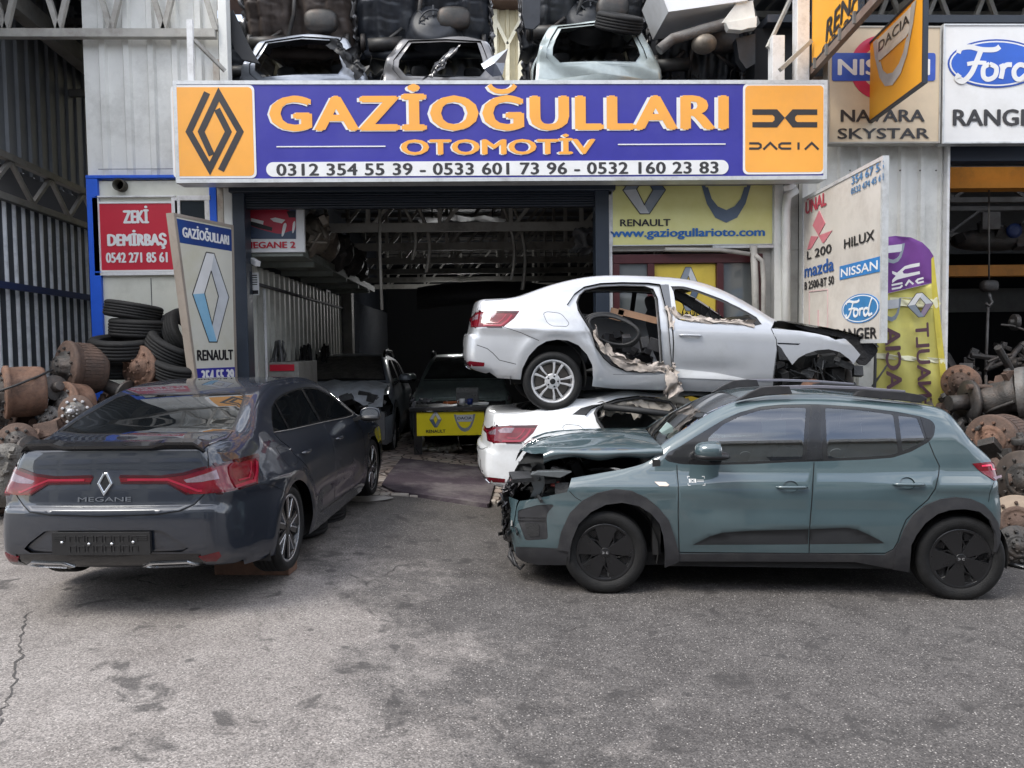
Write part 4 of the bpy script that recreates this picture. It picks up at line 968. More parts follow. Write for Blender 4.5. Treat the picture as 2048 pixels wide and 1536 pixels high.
def fill_wheel(w, rad, rimr, width, style, spin=0.0):
    q = MB(); tyre_mesh(q, rad, rimr, width); q.build('tyre', M_tyre, w)
    h = width/2; fr = Frame((0,0,0), (-1,0,0), (0,0,1))        # n = +y? u x v
    fr.n = Vector((0,1,0))
    def rot(p, a): c, s_ = math.cos(a), math.sin(a); return (p[0]*c-p[1]*s_, p[0]*s_+p[1]*c)
    q = MB(); mats = []
    if style == 'cover':                         # black seven-blade wheel cover with facets
        q.lathe([(h*.80, rimr+.004), (h*.86, rimr-.004), (h*.84, rimr-.022), (h*.62, rimr-.030), (h*.40, rimr*.5), (h*.40, 0)], (0,0,0), (0,1,0), 64, [0,0,0,1,1])
        R1 = rimr-.016
        for k in range(5):
            a = 2*math.pi*k/5+spin
            bl = [(-.022, .03), (.030, .035), (.075, R1*.50), (.118, R1*.90), (.07, R1*.975), (.0, R1*.99), (-.050, R1*.97), (-.035, R1*.5)]
            q.prism(fr, [rot(p, a) for p in bl], h*.45, h*.84)
            tw = [(-.052, R1*.46), (-.030, .05), (-.014, .05), (-.030, R1*.44), (-.105, R1*.62), (-.125, R1*.88), (-.142, R1*.85), (-.122, R1*.56)]
            q.prism(fr, [rot(p, a) for p in tw], h*.45, h*.78)
            for j in range(6):
                y0 = R1*(.60+.055*j); q.prism(fr, [rot(p, a) for p in ((.095+.006*j, y0-.03), (.16-.004*j, y0-.06), (.16-.004*j, y0-.052), (.095+.006*j, y0-.022))], h*.40, h*.66)
        q.lathe([(h*.45, .042), (h*.88, .038), (h*.90, .030), (h*.90, 0)], (0,0,0), (0,1,0), 24)
        mats = [M_satin, M_black]; q.build('wheel_cover', mats, w, bevel=.0015)
        q = MB(); H_ = h*.905
        for sx in (1, -1): q.prism(fr, [(sx*.004, 0), (sx*.010, .009), (sx*.024, .009), (sx*.024, .004), (sx*.013, .004), (sx*.013, -.004), (sx*.024, -.004), (sx*.024, -.009), (sx*.010, -.009)], H_-.004, H_+.0015)
        q.build('badge', M_chrome, w)
        q = MB(); q.lathe([(h*.2, rimr-.006), (h*.18, .03), (h*.18, 0)], (0,0,0), (0,1,0), 40); q.build('wheel_disc', M_black, w)
        return
    q.lathe([(h*.84, rimr+.006), (h*.90, rimr-.002), (h*.86, rimr-.014), (h*.70, rimr-.022), (-h*.6, rimr-.05)], (0,0,0), (0,1,0), 64)
    if style == 'ten':                           # silver, five pairs of spokes
        R1 = rimr-.012
        for k in range(5):
            for sx in (1, -1):
                a = 2*math.pi*k/5+spin
                sp_ = [(sx*.012, .052), (sx*.030, .056), (sx*.070, R1*.62), (sx*.098, R1*.965), (sx*.068, R1*.985), (sx*.046, R1*.60)]
                q.prism(fr, [rot(p, a) for p in sp_], h*.52, h*.80)
            b_ = 2*math.pi*(k+.5)/5+spin; cx, cy = rot((0, .055), b_); q.lathe([(h*.82, .010), (h*.84, .008), (h*.84, 0)], fr.at(cx, cy), (0,1,0), 8, 1)
        q.lathe([(h*.40, .085), (h*.76, .080), (h*.80, .070), (h*.80, 0)], (0,0,0), (0,1,0), 32)
        q.lathe([(h*.80, .030), (h*.86, .028), (h*.87, 0)], (0,0,0), (0,1,0), 20, 1)
        q.build('rim', [M_alloy, M_satin], w, bevel=.004)
    else:                                        # black with machined five-star blades
        R1 = rimr-.012; q.m = [0 if k < 128 else 1 for k in range(len(q.m))]; q.build('rim', [M_alloy2, M_gloss], w); q = MB()
        for k in range(5):
            a = 2*math.pi*k/5+spin
            for sx in (1, -1):
                q.prism(fr, [rot(p, a) for p in ((sx*.002, .04), (sx*.028, .05), (sx*.085, R1*.975), (sx*.048, R1*.99), (sx*.012, R1*.45))], h*.45, h*.78, 0)
                q.prism(fr, [rot(p, a) for p in ((sx*.030, .055), (sx*.042, .055), (sx*.098, R1*.975), (sx*.086, R1*.98))], h*.45, h*.795, 1)
            q.prism(fr, [rot(p, a) for p in ((-.006, .05), (.006, .05), (.010, R1*.98), (-.010, R1*.98))], h*.40, h*.66, 0)
        q.lathe([(h*.40, .075), (h*.74, .065), (h*.78, .05), (h*.78, 0)], (0,0,0), (0,1,0), 32)
        q.build('spokes', [M_gloss, M_alloy2], w, bevel=.002)
    q = MB(); q.lathe([(h*.15, rimr*.80), (h*.15, .03), (h*.15, 0)], (0,0,0), (0,1,0), 40, 0); q.lathe([(h*.05, rimr-.02), (h*.05, 0)], (0,0,0), (0,1,0), 40, 1)
    q.build('brake_disc', [M_disc, M_black], w)

# ---- paints and glass
def paint(name, col, metal=.35, rough=.32, flake=.10, coat=1.0, cior=1.6, dirt=None, damt=.25, dscale=1.5):
    m = mat(name, col, rough, metal=metal, var=flake, scale=2.2, coat=coat, cior=cior, dirt=dirt, damt=damt, dscale=dscale); return m
def glass(name, tint, rough=.02, opaque=0.0, dust=0.0):
    """window glass: clear by tint, mirrors by angle"""
    if name in _mats: return _mats[name]
    m = bpy.data.materials.new(name); m.use_nodes = True; nt = m.node_tree; N = nt.nodes; L = nt.links; N.clear()
    out = N.new('ShaderNodeOutputMaterial'); tr = N.new('ShaderNodeBsdfTransparent'); tr.inputs[0].default_value = (*tint, 1)
    gl = N.new('ShaderNodeBsdfGlossy'); gl.inputs[1].default_value = rough; gl.inputs[0].default_value = (.95, .97, 1, 1)
    fr = N.new('ShaderNodeFresnel'); fr.inputs[0].default_value = 2.3; mx = N.new('ShaderNodeMixShader')
    L.new(fr.outputs[0], mx.inputs[0]); L.new(tr.outputs[0], mx.inputs[1]); L.new(gl.outputs[0], mx.inputs[2])
    cur = mx.outputs[0]
    if dust:
        df = N.new('ShaderNodeBsdfDiffuse'); df.inputs[0].default_value = (.45, .44, .42, 1); tc = N.new('ShaderNodeTexCoord'); ns = N.new('ShaderNodeTexNoise'); ns.inputs['Scale'].default_value = 5; ns.inputs['Detail'].default_value = 8
        rr = N.new('ShaderNodeMapRange'); rr.inputs[1].default_value = .4; rr.inputs[2].default_value = .75; rr.inputs[4].default_value = dust; L.new(tc.outputs['Object'], ns.inputs['Vector']); L.new(ns.outputs[0], rr.inputs[0])
        m2 = N.new('ShaderNodeMixShader'); L.new(rr.outputs[0], m2.inputs[0]); L.new(cur, m2.inputs[1]); L.new(df.outputs[0], m2.inputs[2]); cur = m2.outputs[0]
    L.new(cur, out.inputs[0]); _mats[name] = m; return m
M_trim = mat('black trim', (.010,.010,.011), .4, scale=14, var=.2)
M_clad = mat('grey black cladding', (.022,.022,.025), .5, scale=10, var=.2, bump=.08, bscale=200, dirt=(.045,.043,.041), dscale=5, damt=.4)
M_under = mat('underbody', (.015,.015,.016), .85, scale=6)
M_lampr = mat('red lamp lens', (.11, .0015, .007), .08, scale=9, var=.35, coat=.3)
M_lampd = mat('dark red lens', (.04, .002, .004), .1, scale=9, var=.2, coat=.3)
M_lampw = mat('clear lamp lens', srgb(125,108,116), .15, scale=30, var=.3, coat=.3, metal=.3)
M_seat = mat('seat cloth', (.035,.036,.04), .85, scale=12, bump=.3, bscale=60)
M_gap = mat('panel gap', (.006,.006,.007), .7, scale=5)
# ------------------------------------------------------------------ shared car pieces
def sm(pts, n=6, closed=True):
    """rounded polygon through the points"""
    P_ = [np.array(p, float) for p in pts]; out = []; m = len(P_)
    for k in range(m):
        p0, p1, p2, p3 = (P_[(k-1) % m], P_[k], P_[(k+1) % m], P_[(k+2) % m])
        for j in range(n):
            t = j/n; out.append(tuple(.5*(2*p1+(p2-p0)*t+(2*p0-5*p1+4*p2-p3)*t*t+(3*p1-p0-3*p2+p3)*t**3)))
    return out
def rounded(pts, r=.03, n=4):
    """polygon with its corners rounded"""
    out = []; m = len(pts)
    for k in range(m):
        p = np.array(pts[k], float); a = np.array(pts[k-1], float)-p; b = np.array(pts[(k+1) % m], float)-p
        la, lb = np.linalg.norm(a), np.linalg.norm(b); rr = min(r, la*.45, lb*.45); A = p+a/la*rr; B = p+b/lb*rr
        for j in range(n+1):
            t = j/n; out.append(tuple((1-t)**2*A+2*t*(1-t)*p+t*t*B))
    return out
def srib(pts, w, closed=False, k=.8):
    return [(a, b/k) for a, b in ribbon([(a, b*k) for a, b in (list(pts)+([pts[0]] if closed else []))], w)]
def grow(poly, d):
    """offset a polygon outward by d"""
    p = np.array(poly, float); n = len(p); a2 = sum(p[k-1][0]*p[k][1]-p[k][0]*p[k-1][1] for k in range(n)); s = 1 if a2 > 0 else -1; out = []
    for k in range(n):
        t0 = p[k]-p[k-1]; t1 = p[(k+1) % n]-p[k]; t0 /= max(1e-9, np.linalg.norm(t0)); t1 /= max(1e-9, np.linalg.norm(t1))
        m = np.array([t0[1], -t0[0]])+np.array([t1[1], -t1[0]]); m /= max(1e-9, np.linalg.norm(m)); c = max(.5, m@np.array([t0[1], -t0[0]]))
        out.append(tuple(p[k]+s*m*d/c))
    return out
def blob(mb, c, ax, m=0, nu=20, nv=12, power=2.4, M=None):
    """superellipsoid"""
    f = lambda v: math.copysign(abs(v)**(2/power), v)
    rings = []
    for j in range(nv+1):
        t = -math.pi/2+math.pi*j/nv; r = []
        for i in range(nu):
            u = 2*math.pi*i/nu; p = Vector((ax[0]*f(math.cos(t))*f(math.cos(u)), ax[1]*f(math.cos(t))*f(math.sin(u)), ax[2]*f(math.sin(t))))
            r.append(mb.vert(Vector(c)+(M @ p if M is not None else p)))
        rings.append(r)
    for j in range(nv):
        for i in range(nu): mb.face((rings[j][i], rings[j][(i+1) % nu], rings[j+1][(i+1) % nu], rings[j+1][i]), m, True)
def arches(parent, axles, W_, rin, mats=None, skip=()):
    """dark wheel housings and a floor tub under the body"""
    for k, (ax, az, r) in enumerate(axles):
        for sd in (1, -1):
            if (k, sd) in skip: continue
            q = MB()
            n = 16; A = []; B = []
            for j in range(n+1):
                a = R(-15+210*j/n); x = ax+r*math.cos(a); z = az+r*math.sin(a); A.append(q.vert((x, sd*(W_-.035), z))); B.append(q.vert((x, sd*(W_-.36), z)))
            for j in range(n): q.face((A[j], A[j+1], B[j+1], B[j]), 0, True)
            q.face(B if sd > 0 else B[::-1]); q.build('wheel_housing', M_under, parent)
def mirror_part(parent, at, sd, paint_m, size=(.085,.11,.075), glassface=True):
    q = MB(); c = Vector((at[0], sd*at[1], at[2]))
    blob(q, c, size, 0, 20, 12, 2.6)
    o = q.build('door_mirror', [paint_m], parent)
    for v in o.data.vertices:                    # flat glass side to the rear
        if v.co.x > c.x+size[0]*.35: v.co.x = c.x+size[0]*.35
    q = MB(); blob(q, c-Vector((.005, 0, size[2]*.62)), (size[0]*.98, size[1]*.95, size[2]*.5), 0, 18, 10, 2.6); q.beam(c-Vector((0, sd*size[1]*.8, size[2]*.5)), c-Vector((-.02, sd*(size[1]+.09), size[2]*.95)), .06, .03); q.build('mirror_foot', M_trim, o)
    if glassface:
        q = MB(); fr = Frame(c+Vector((size[0]*.35+.002, 0, 0)), (0,1,0), (0,0,1)); q.prism(fr, ellipse(0, 0, size[1]*.82, size[2]*.78, 24), 0, .003); q.build('mirror_glass', M_chrome, o)
    return o
def handle_part(parent, car, x, z, sd, ln, m):
    p0 = car.sh.side(np.array([[x-ln/2, z], [x, z], [x+ln/2, z]])); q = MB(); pts = []
    for k, t in enumerate(np.linspace(0, 1, 9)):
        b = (1-t)**2*p0[0]+2*t*(1-t)*p0[1]+t*t*p0[2]; pts.append(Vector((b[0], sd*(b[1]+.012+.022*math.sin(math.pi*min(1, max(0, t)))**.5), b[2])))
    q.tube(pts, [.006]+[.0125]*7+[.006], 10); return q.build('handle', m, parent)
def seat(mb, x, y, w=.26):
    blob(mb, (x, y, .42), (.27, w, .10), 0, 16, 8, 3); T = Matrix.Rotation(R(18), 3, 'Y')
    blob(mb, (x+.30, y, .76), (.09, w*.95, .36), 0, 16, 10, 3, T); blob(mb, (x+.42, y, 1.16), (.05, .13, .09), 0, 12, 8, 3, T)

# ------------------------------------------------------------------ the saloon
SED_PROF = [(-.70,.20),(-.82,.32),(-.86,.48),(-.82,.64),(-.68,.755),(-.30,.868),(.05,.935),(.24,.972),(.33,1.0),(.47,1.085),(.64,1.18),(.81,1.265),(.99,1.333),(1.167,1.376),(1.345,1.396),(1.60,1.404),(1.946,1.402),(2.18,1.389),(2.36,1.363),(2.54,1.322),(2.73,1.267),(2.90,1.205),(3.07,1.140),(3.16,1.118),(3.34,1.100),(3.45,1.090),(3.492,1.068),(3.508,1.03),(3.528,.92),(3.553,.81),(3.562,.745),(3.566,.726),(3.592,.716),(3.604,.700),(3.610,.66),(3.614,.60),(3.616,.47),(3.598,.40),(3.55,.345),(3.40,.300)]
SED_SECT = [(.15,-.07),(.26,-.025),(.40,0),(.55,-.002),(.70,-.012),(.80,-.022),(.88,-.042),(.97,-.085),(1.08,-.15),(1.2,-.22),(1.35,-.30),(1.45,-.36)]
def sed_crease(x, z):                            # shoulder line over the rear arch, scooped lower door
    return .018*np.exp(-((z-.80)/.05)**2)*sst(x, 1.6, 3.0) - .020*np.exp(-((z-.42)/.10)**2)*sst(x, .5, .9)*(1-sst(x, 1.9, 2.3))+.012*np.exp(-(((x-2.7)**2+(z-.33)**2)**.5-.44)**2/.003)
SEDAN = dict(width=.875, sect=SED_SECT, front=(-.25,.28,2), rear=(2.75,.26,2), r=.075, bow=(.16,.16), bowx=(.0,2.75), crown=.03, wshape=sed_crease)
ARCH_R = [(3.075,.15)]+arc(2.70,.335,.375,0,180,26)[0:]+[(2.325,.15)]
ARCH_F = [(.375,.15)]+arc(0,.335,.375,0,180,26)+[(-.375,.15)]
DLO = [(2.728,1.072),(2.612,1.158),(2.482,1.228),(2.314,1.275),(2.048,1.306),(1.65,1.320),(1.374,1.314),(1.165,1.290),(.891,1.205),(.70,1.11),(.50,1.005),(.56,.985),(.833,.990),(1.525,1.022),(2.365,1.052)]
RDOOR = [(2.736,1.070),(2.707,1.01),(2.62,.955),(2.60,.90),(2.50,.83),(2.39,.76),(2.29,.64),(2.22,.50),(2.12,.385),(2.06,.335),(1.60,.325),(1.56,.50),(1.545,.80),(1.55,1.022)]
FDOOR = [(1.55,1.022),(1.545,.80),(1.56,.50),(1.60,.325),(.62,.315),(.45,.37),(.41,.60),(.42,.80),(.46,.98),(.56,.985),(.833,.990)]
QWIN = [(2.705,1.076),(2.600,1.152),(2.470,1.220),(2.36,1.252),(2.415,1.064)]
RWIN = [(2.325,1.258),(2.048,1.292),(1.70,1.306),(1.60,1.305),(1.60,1.040),(2.375,1.062)]
FWIN = [(1.54,1.305),(1.374,1.298),(1.165,1.274),(.895,1.190),(.72,1.10),(.60,1.035),(.62,1.005),(.833,1.004),(1.54,1.036)]

def sedan_shell(c, glasses=True, skip_rdoor=None, fender_cut=None, strip_regions=None):
    sh = c.sh; L = sh.L
    sB = np.linspace(.02, L, 220); B = sh.border(sB)
    outer = [tuple(p) for p in B]+[(3.30,.262),(3.09,.258),(2.32,.215),(2.05,.195),(.45,.195),(.38,.22),(-.38,.22),(-.60,.20)]
    lampS = [tuple(sh.border(np.array([L-.815]))[0]), (3.33,.967),(3.12,.970),(3.19,.90),(3.285,.80),(3.43,.797), tuple(sh.border(np.array([L-.655]))[0]), (3.62,.80), (3.62,.95)]
    reg = list(skip_rdoor or [])
    if fender_cut: reg.append((None, fender_cut, 0))
    reg += [(None, ARCH_R, 0), (None, ARCH_F, 0),
        ('quarter_window', QWIN, -.004), ('rear_window', RWIN, -.004), ('front_window', FWIN, -.004),
        ('window_frame', DLO, -.001),
        ('lamp', lampS, .003),
        ('gap', ribbon([(2.735,1.066)]+RDOOR[1:10], .007), -.004), ('gap', ribbon(RDOOR[9:11]+[(.62,.315)], .007), -.004), ('gap', ribbon([(1.55,1.02),(1.545,.80),(1.56,.50),(1.60,.325)], .007), -.004), ('gap', ribbon(FDOOR[4:9], .007), -.004),
        ('gap', ribbon([(3.285,.802),(3.11,.752),(2.99,.69),(2.93,.64)], .006), -.003),
        ('gap', ribbon(sm([(2.858,.966),(2.815,.984),(2.664,.972),(2.582,.874),(2.61,.84),(2.776,.839),(2.83,.871)], 4)+[(2.858,.966)], .004), -.002),
        ('rear_door', RDOOR, 0), ('front_door', FDOOR, 0),
        ('rear_bumper', [(3.285,.80),(3.11,.756),(2.95,.672),(3.08,.45),(3.09,.20),(3.8,.2),(3.8,.8)], 0)]
    c.patch('side', outer, reg, 'body', (.05, .04), skirts=('lamp',))
    c.strip_outer = [(a, -1.0) for a in sB]+[(a, 1.0) for a in sB[::-1]]
    c.patch('strip', c.strip_outer, strip_regions, 'body', (.05, .045), skirts=('lamp','reflector','exhaust','lamp_clear'))

def mv(pts): return [(a, -b) for a, b in pts][::-1]
def sedan_rear(L, sx):
    """strip regions: tail, lid and bumper, measured from the lower end of the profile"""
    A = lambda pts: [(L+a, b) for a, b in pts]
    both = lambda nm, pts, off: [(nm, A(pts), off), (nm, A(mv(pts)), off)]
    lidline = [(-1.31,.915),(-1.17,.975),(-1.0,.985),(-.86,.975),(-.80,.945),(-.70,.88),(-.64,.845),(-.583,.79),(-.53,.70),(-.512,.5),(-.505,.0)]
    full = lidline+mv(lidline)[1:]
    reg = []
    reg += both('lamp_clear', [(-.735,.70),(-.752,.80),(-.775,.92),(-.796,.998),(-.742,.998),(-.722,.85),(-.718,.72)], .004)
    reg += both('lamp', [(-.757,.12),(-.751,.50),(-.767,.71),(-.80,.90),(-.815,1.0),(-.655,1.0),(-.648,.80),(-.652,.70),(-.717,.55),(-.722,.14)], .003)
    reg += [('gap', A(srib(full, .009)), -.004)]
    reg += [('plate', A([(-.405,-.41),(-.405,.41),(-.282,.40),(-.282,-.40)]), -.012)]
    reg += [('recess', A([(-.30,-.76),(-.34,-.70),(-.41,-.55),(-.418,-.5),(-.418,.5),(-.41,.55),(-.34,.70),(-.30,.76),(-.278,.70),(-.276,-.70)]), -.018)]
    reg += both('exhaust_hole', [(-.165,.34),(-.190,.41),(-.190,.70),(-.165,.755),(-.142,.70),(-.142,.40)], -.02)
    reg += both('exhaust', [(-.165,.305),(-.205,.40),(-.205,.715),(-.165,.79),(-.128,.715),(-.128,.385)], .006)
    reg += both('reflector', [(-.242,.83),(-.256,1.0),(-.215,1.0),(-.190,.95),(-.196,.86)], .002)
    reg += [('diffuser', A([(-.262,-.86),(-.270,-.6),(-.270,.6),(-.262,.86),(-.20,.84),(-.10,.80),(0,.78),(0,-.78),(-.10,-.80),(-.20,-.84)]), -.006)]
    reg += [('glass_rear', A([(-1.345,-.885),(-1.285,-.6),(-1.262,0),(-1.285,.6),(-1.345,.885),(-1.50,.865),(-1.90,.81),(-1.965,.74),(-1.925,.0),(-1.965,-.74),(-1.90,-.81),(-1.50,-.865)]), -.003)]
    reg += [('glass_edge', A([(-1.33,-.915),(-1.262,-.6),(-1.235,0),(-1.262,.6),(-1.33,.915),(-1.50,.892),(-1.92,.83),(-1.985,.74),(-1.945,0),(-1.985,-.74),(-1.92,-.83),(-1.50,-.892)]), -.001)]
    reg += [('boot_lid', A([(-1.235,0),(-1.262,.6),(-1.31,.915)]+lidline[1:]+mv(lidline)[1:]+[(-1.262,-.6)]), 0)]
    reg += [('rear_bumper', A([(-.505,0),(-.512,.5),(-.53,.70),(-.583,.79),(-.655,.87),(-.655,1),(0,1),(0,-1),(-.655,-1),(-.655,-.87),(-.583,-.79),(-.53,-.70),(-.512,-.5)]), 0)]
    if sx: reg += sx
    return reg
def windshield_regions(sh, xa, xb, va=.90, vb=.86):
    a, b = sh.s_top(xa), sh.s_top(xb); g = lambda s, v: (s, v)
    return [('windshield', [g(a,-va),g(a,0),g(a,va),g(b,vb),g(b,0),g(b,-vb)], -.003), ('glass_edge', [g(a-.03,-va-.03),g(a-.03,va+.03),g(b+.025,vb+.025),g(b+.025,-vb-.025)], -.001)]
def on_strip(c, sig, v, up=True):
    """frame lying on the tail at (distance from lower end, v): u to the right, v upward"""
    L = c.sh.L; q = np.array([[L+sig, v], [L+sig-.02, v], [L+sig, v+.02]]); p = c.sh.strip(q); return Frame(p[0], Vector(p[2]-p[0]), Vector(p[1]-p[0]))
def lamp_cells(c, lamp_parent, sd):
    """light guides and dark edging inside one tail lamp"""
    sh = c.sh; c2 = Car(sh); A_ = lambda pts: [(sh.L+a, b) for a, b in pts]; f = (lambda p: p) if sd > 0 else mv
    reg = [('rim', A_(srib(f([(-.738,.20),(-.738,.56),(-.702,.69),(-.668,.80),(-.668,.995)]), .014)), .006), ('dark', A_(srib(f([(-.760,.13),(-.755,.50),(-.772,.71),(-.806,.90),(-.815,.995)]), .016)), .005), ('dark', A_(srib(f([(-.720,.14),(-.717,.55),(-.652,.70),(-.650,.995)]), .012)), .005)]
    c2.patch('strip', [(sh.L-.83,-1),(sh.L-.62,-1),(sh.L-.62,1),(sh.L-.83,1)], reg, None, (.03,.04))
    reg = [('rim', ribbon([(3.47,.818),(3.30,.826),(3.235,.875),(3.185,.935)], .018), .007), ('rim', ribbon([(3.42,.85),(3.33,.85),(3.28,.89),(3.24,.94)], .010), .006), ('dark', ribbon([(3.50,.962),(3.33,.962),(3.13,.965)], .022), .006), ('dark', ribbon([(3.44,.803),(3.29,.806)], .010), .006)]
    c2.patch('side', [(3.08,.76),(3.56,.76),(3.56,1.0),(3.08,1.0)], reg, None, (.03,.03))
    c2.mesh([('rim',0),('rim',sd)], 'light_guide', mat('pink light guide', srgb(140,24,46), .12, coat=.3), lamp_parent, half=sd); c2.mesh([('dark',0),('dark',sd)], 'lens_edge', M_lampd, lamp_parent, half=sd)
def sedan_details(c, car, pm, badge=True, plate=True, spoiler=True, glass_m=None, lamps=(M_lampr, M_lampw), doors=((1,'rear_door'),(-1,'rear_door'),(1,'front_door'),(-1,'front_door')), trimm=M_gloss):
    c.mesh([('body',1),('body',-1),('body',0)], 'body', pm, car)
    for sd, nm in doors:
        d = c.mesh([(nm, sd)], 'door', pm, car)
        if d: handle_part(d, c, 2.36 if nm == 'rear_door' else 1.36, .885 if nm == 'rear_door' else .868, sd, .20, pm)
    for sd in (1, -1):
        for nm in ('quarter_window','rear_window','front_window'):
            if glass_m: c.mesh([(nm, sd)], 'window', glass_m, car)
        c.mesh([('window_frame', sd)], 'window_frame', trimm, car)
    if glass_m: c.mesh([('glass_rear',0)], 'rear_window', glass_m, car); c.mesh([('windshield',0)], 'windscreen', glass_m, car)
    c.mesh([('glass_edge',0)], 'glass_seal', M_trim, car)
    c.mesh([('boot_lid',0)], 'boot_lid', pm, car); c.mesh([('rear_bumper',0),('rear_bumper',1),('rear_bumper',-1)], 'rear_bumper', pm, car)
    for sd in (1, -1):
        o = c.mesh([('lamp',0),('lamp',sd)], 'tail_lamp', lamps[0], car, half=sd); c.mesh([('lamp_clear',0),('lamp_clear',sd)], 'clear_lens', lamps[1], o, half=sd); lamp_cells(c, o, sd)
    c.mesh([('gap',0),('gap',1),('gap',-1)], 'panel_gap', M_gap, car)
    c.mesh([('recess',0)], 'plate_recess', pm, car)
    [(c.mesh([('exhaust',0)], 'exhaust_trim', M_chrome, car, half=sd), c.mesh([('exhaust_hole',0)], 'exhaust_outlet', M_black, car, half=sd)) for sd in (1,-1)]
    [c.mesh([('reflector',0),('reflector',sd)], 'reflector', M_lampr, car, half=sd) for sd in (1,-1)]; c.mesh([('diffuser',0)], 'diffuser', M_gloss, car)

NAVY = paint('navy grey paint', srgb(11,21,35), metal=.15, rough=.45, cior=1.65, dirt=srgb(32,39,52), damt=.15)
nv = thing('navy_saloon', 'dark navy saloon on wooden blocks with tinted windows and a black boot lip', 'car', (-2.119-.035, 8.762, .233), scale=1.06)
nv.rotation_euler = (0, 0, 0)
_hd, _pt = -1.64664694, -.01028786
def pose(ob, loc, hd, pt=0.0, rl=0.0, sc=1.0):
    M = Matrix.Rotation(hd, 4, 'Z') @ Matrix.Rotation(-pt, 4, 'Y') @ Matrix.Rotation(rl, 4, 'X')
    ob.matrix_world = Matrix.Translation(loc) @ M @ Matrix.Scale(sc, 4); bpy.context.view_layer.update()
pose(nv, nv.location.copy(), _hd, _pt, 0, 1.06)
sh = Shape(SED_PROF, **SEDAN); c = Car(sh)
sedan_shell(c, strip_regions=sedan_rear(sh.L, windshield_regions(sh, .40, 1.02)))
M_tint = mat('tinted glass', (.006,.007,.008), .015, scale=3, var=.3, spec=.9, coat=.6)
sedan_details(c, nv, NAVY, glass_m=M_tint)
# lamp cells, plate holder, badge, boot lip, mirrors
ph = MB(); fr = on_strip(c, -.343, 0)
ph.prism(fr, rrect(-.30,-.068,.30,.068,.012), -.02, .004, 0)
for k in range(8):
    for j in (0, 1):
        x = -.19+k*.054; y = .012 if j else -.048
        stroke(ph, fr, [(x,y),(x,y+.034),(x+.036,y+.034),(x+.036,y)], .005, .003, .008)
for k in range(3):
    for sx in (-1, 1): ph.prism(fr, [(sx*.215,.02+k*.012),(sx*.285,.02+k*.012),(sx*.285,.025+k*.012),(sx*.215,.025+k*.012)], .003, .008)
ph.build('plate_holder', mat('plate plastic', (.014,.014,.015), .4, scale=20), nv, bevel=.002)
ph = MB()
for x in (-.235,-.07,.07,.2): ph.lathe([(0,.008),(.010,.007),(.010,0)], fr.at(x, .01 if abs(x) > .1 else .0, .004), fr.n, 10)
ph.build('screw', M_chrome, nv)
fr = on_strip(c, -.715, 0); q = MB()
dm = [(.008,.070),(-.046,.002),(.0,-.060)]; stroke(q, fr, [(-.010,.060),(-.039,.0),(.0,-.062),(.039,.0),(.006,.060),(-.010,.060)], .014, .0, .012); q.build('diamond_badge', M_chrome, nv, bevel=.003)
q = MB(); q.prism(fr, [(-.036,0),(0,.05),(.036,0),(0,-.052)], -.001, .004); q.build('badge_ground', M_gloss, nv)
fr = on_strip(c, -.622, 0); q = MB(); add_text(q, fr, 'MEGANE', -.165, -.014, .165, .014, h=.004, weight=-.004); q.build('lettering', M_chrome, nv)
q = MB(); rows = []
for v in np.linspace(-.985, .985, 44):
    e = sst(abs(v), .45, .62); h = .020+.022*e
    if abs(v) > .9: h *= max(.15, (1-abs(v))/.1)
    a, b, d = sh.strip(np.array([[sh.L-1.035-.03*e, v], [sh.L-.965, v], [sh.L-.925, v]]))
    rows.append([q.vert(p) for p in (a, b+[0, 0, h*.9], d+[.035, 0, h+.004], d+[.034, 0, h-.012], d+[-.005, 0, -.004])])
for r0, r1 in zip(rows, rows[1:]):
    for k in range(4): q.face((r0[k], r1[k], r1[k+1], r0[k+1]), 0, k < 1)
o = q.build('boot_lip', M_satin, nv)
for sd in (1, -1): mirror_part(nv, (.60,.965,.985), sd, NAVY, (.085,.10,.066))
arches(nv, [(2.70,.335,.372), (0,.335,.372)], .86, 0)
q = MB(); q.box(-.55,3.0,-.66,.66,.22,.30); q.box(.4,2.3,-.78,.78,.19,.34); q.build('underbody', M_under, nv)
for (x, z, st) in ((2.70,.375,0), (0,.355,0)):
    for sd in (1, -1): wheel(nv, (x, sd*.745, z), .305, .236, .205, sd, 'star', spin=.3)
q = MB()
for sd in (1, -1): q.tube([Vector((p[0], sd*(p[1]+.002), p[2])) for p in sh.side(np.array(DLO[9:]+DLO[:1]))], .004, 6)
q.build('chrome_strip', M_steel, nv)
# ------------------------------------------------------------------ the green crossover hatchback with the crushed nose
H_PROF = [(-.79,.20),(-.865,.27),(-.880,.40),(-.878,.60),(-.862,.72),(-.80,.82),(-.66,.90),(-.45,.955),(-.20,.995),(.05,1.035),(.20,1.075),(.30,1.135),(.36,1.185),(.56,1.305),(.78,1.425),(.93,1.487),(1.04,1.520),(1.20,1.545),(1.40,1.556),(1.70,1.552),(1.87,1.536),(2.10,1.510),(2.324,1.482),(2.52,1.448),(2.60,1.415),(2.69,1.305),(2.75,1.21),(2.86,1.10),(2.905,1.045),(2.915,.95),(2.917,.86),(2.930,.775),(2.935,.68),(2.928,.54),(2.915,.43),(2.88,.34),(2.80,.28)]
H_SECT = [(.15,-.06),(.30,-.012),(.45,0),(.62,-.004),(.78,-.016),(.90,-.042),(1.0,-.085),(1.1,-.115),(1.2,-.149),(1.3,-.188),(1.38,-.223),(1.46,-.264),(1.55,-.32)]
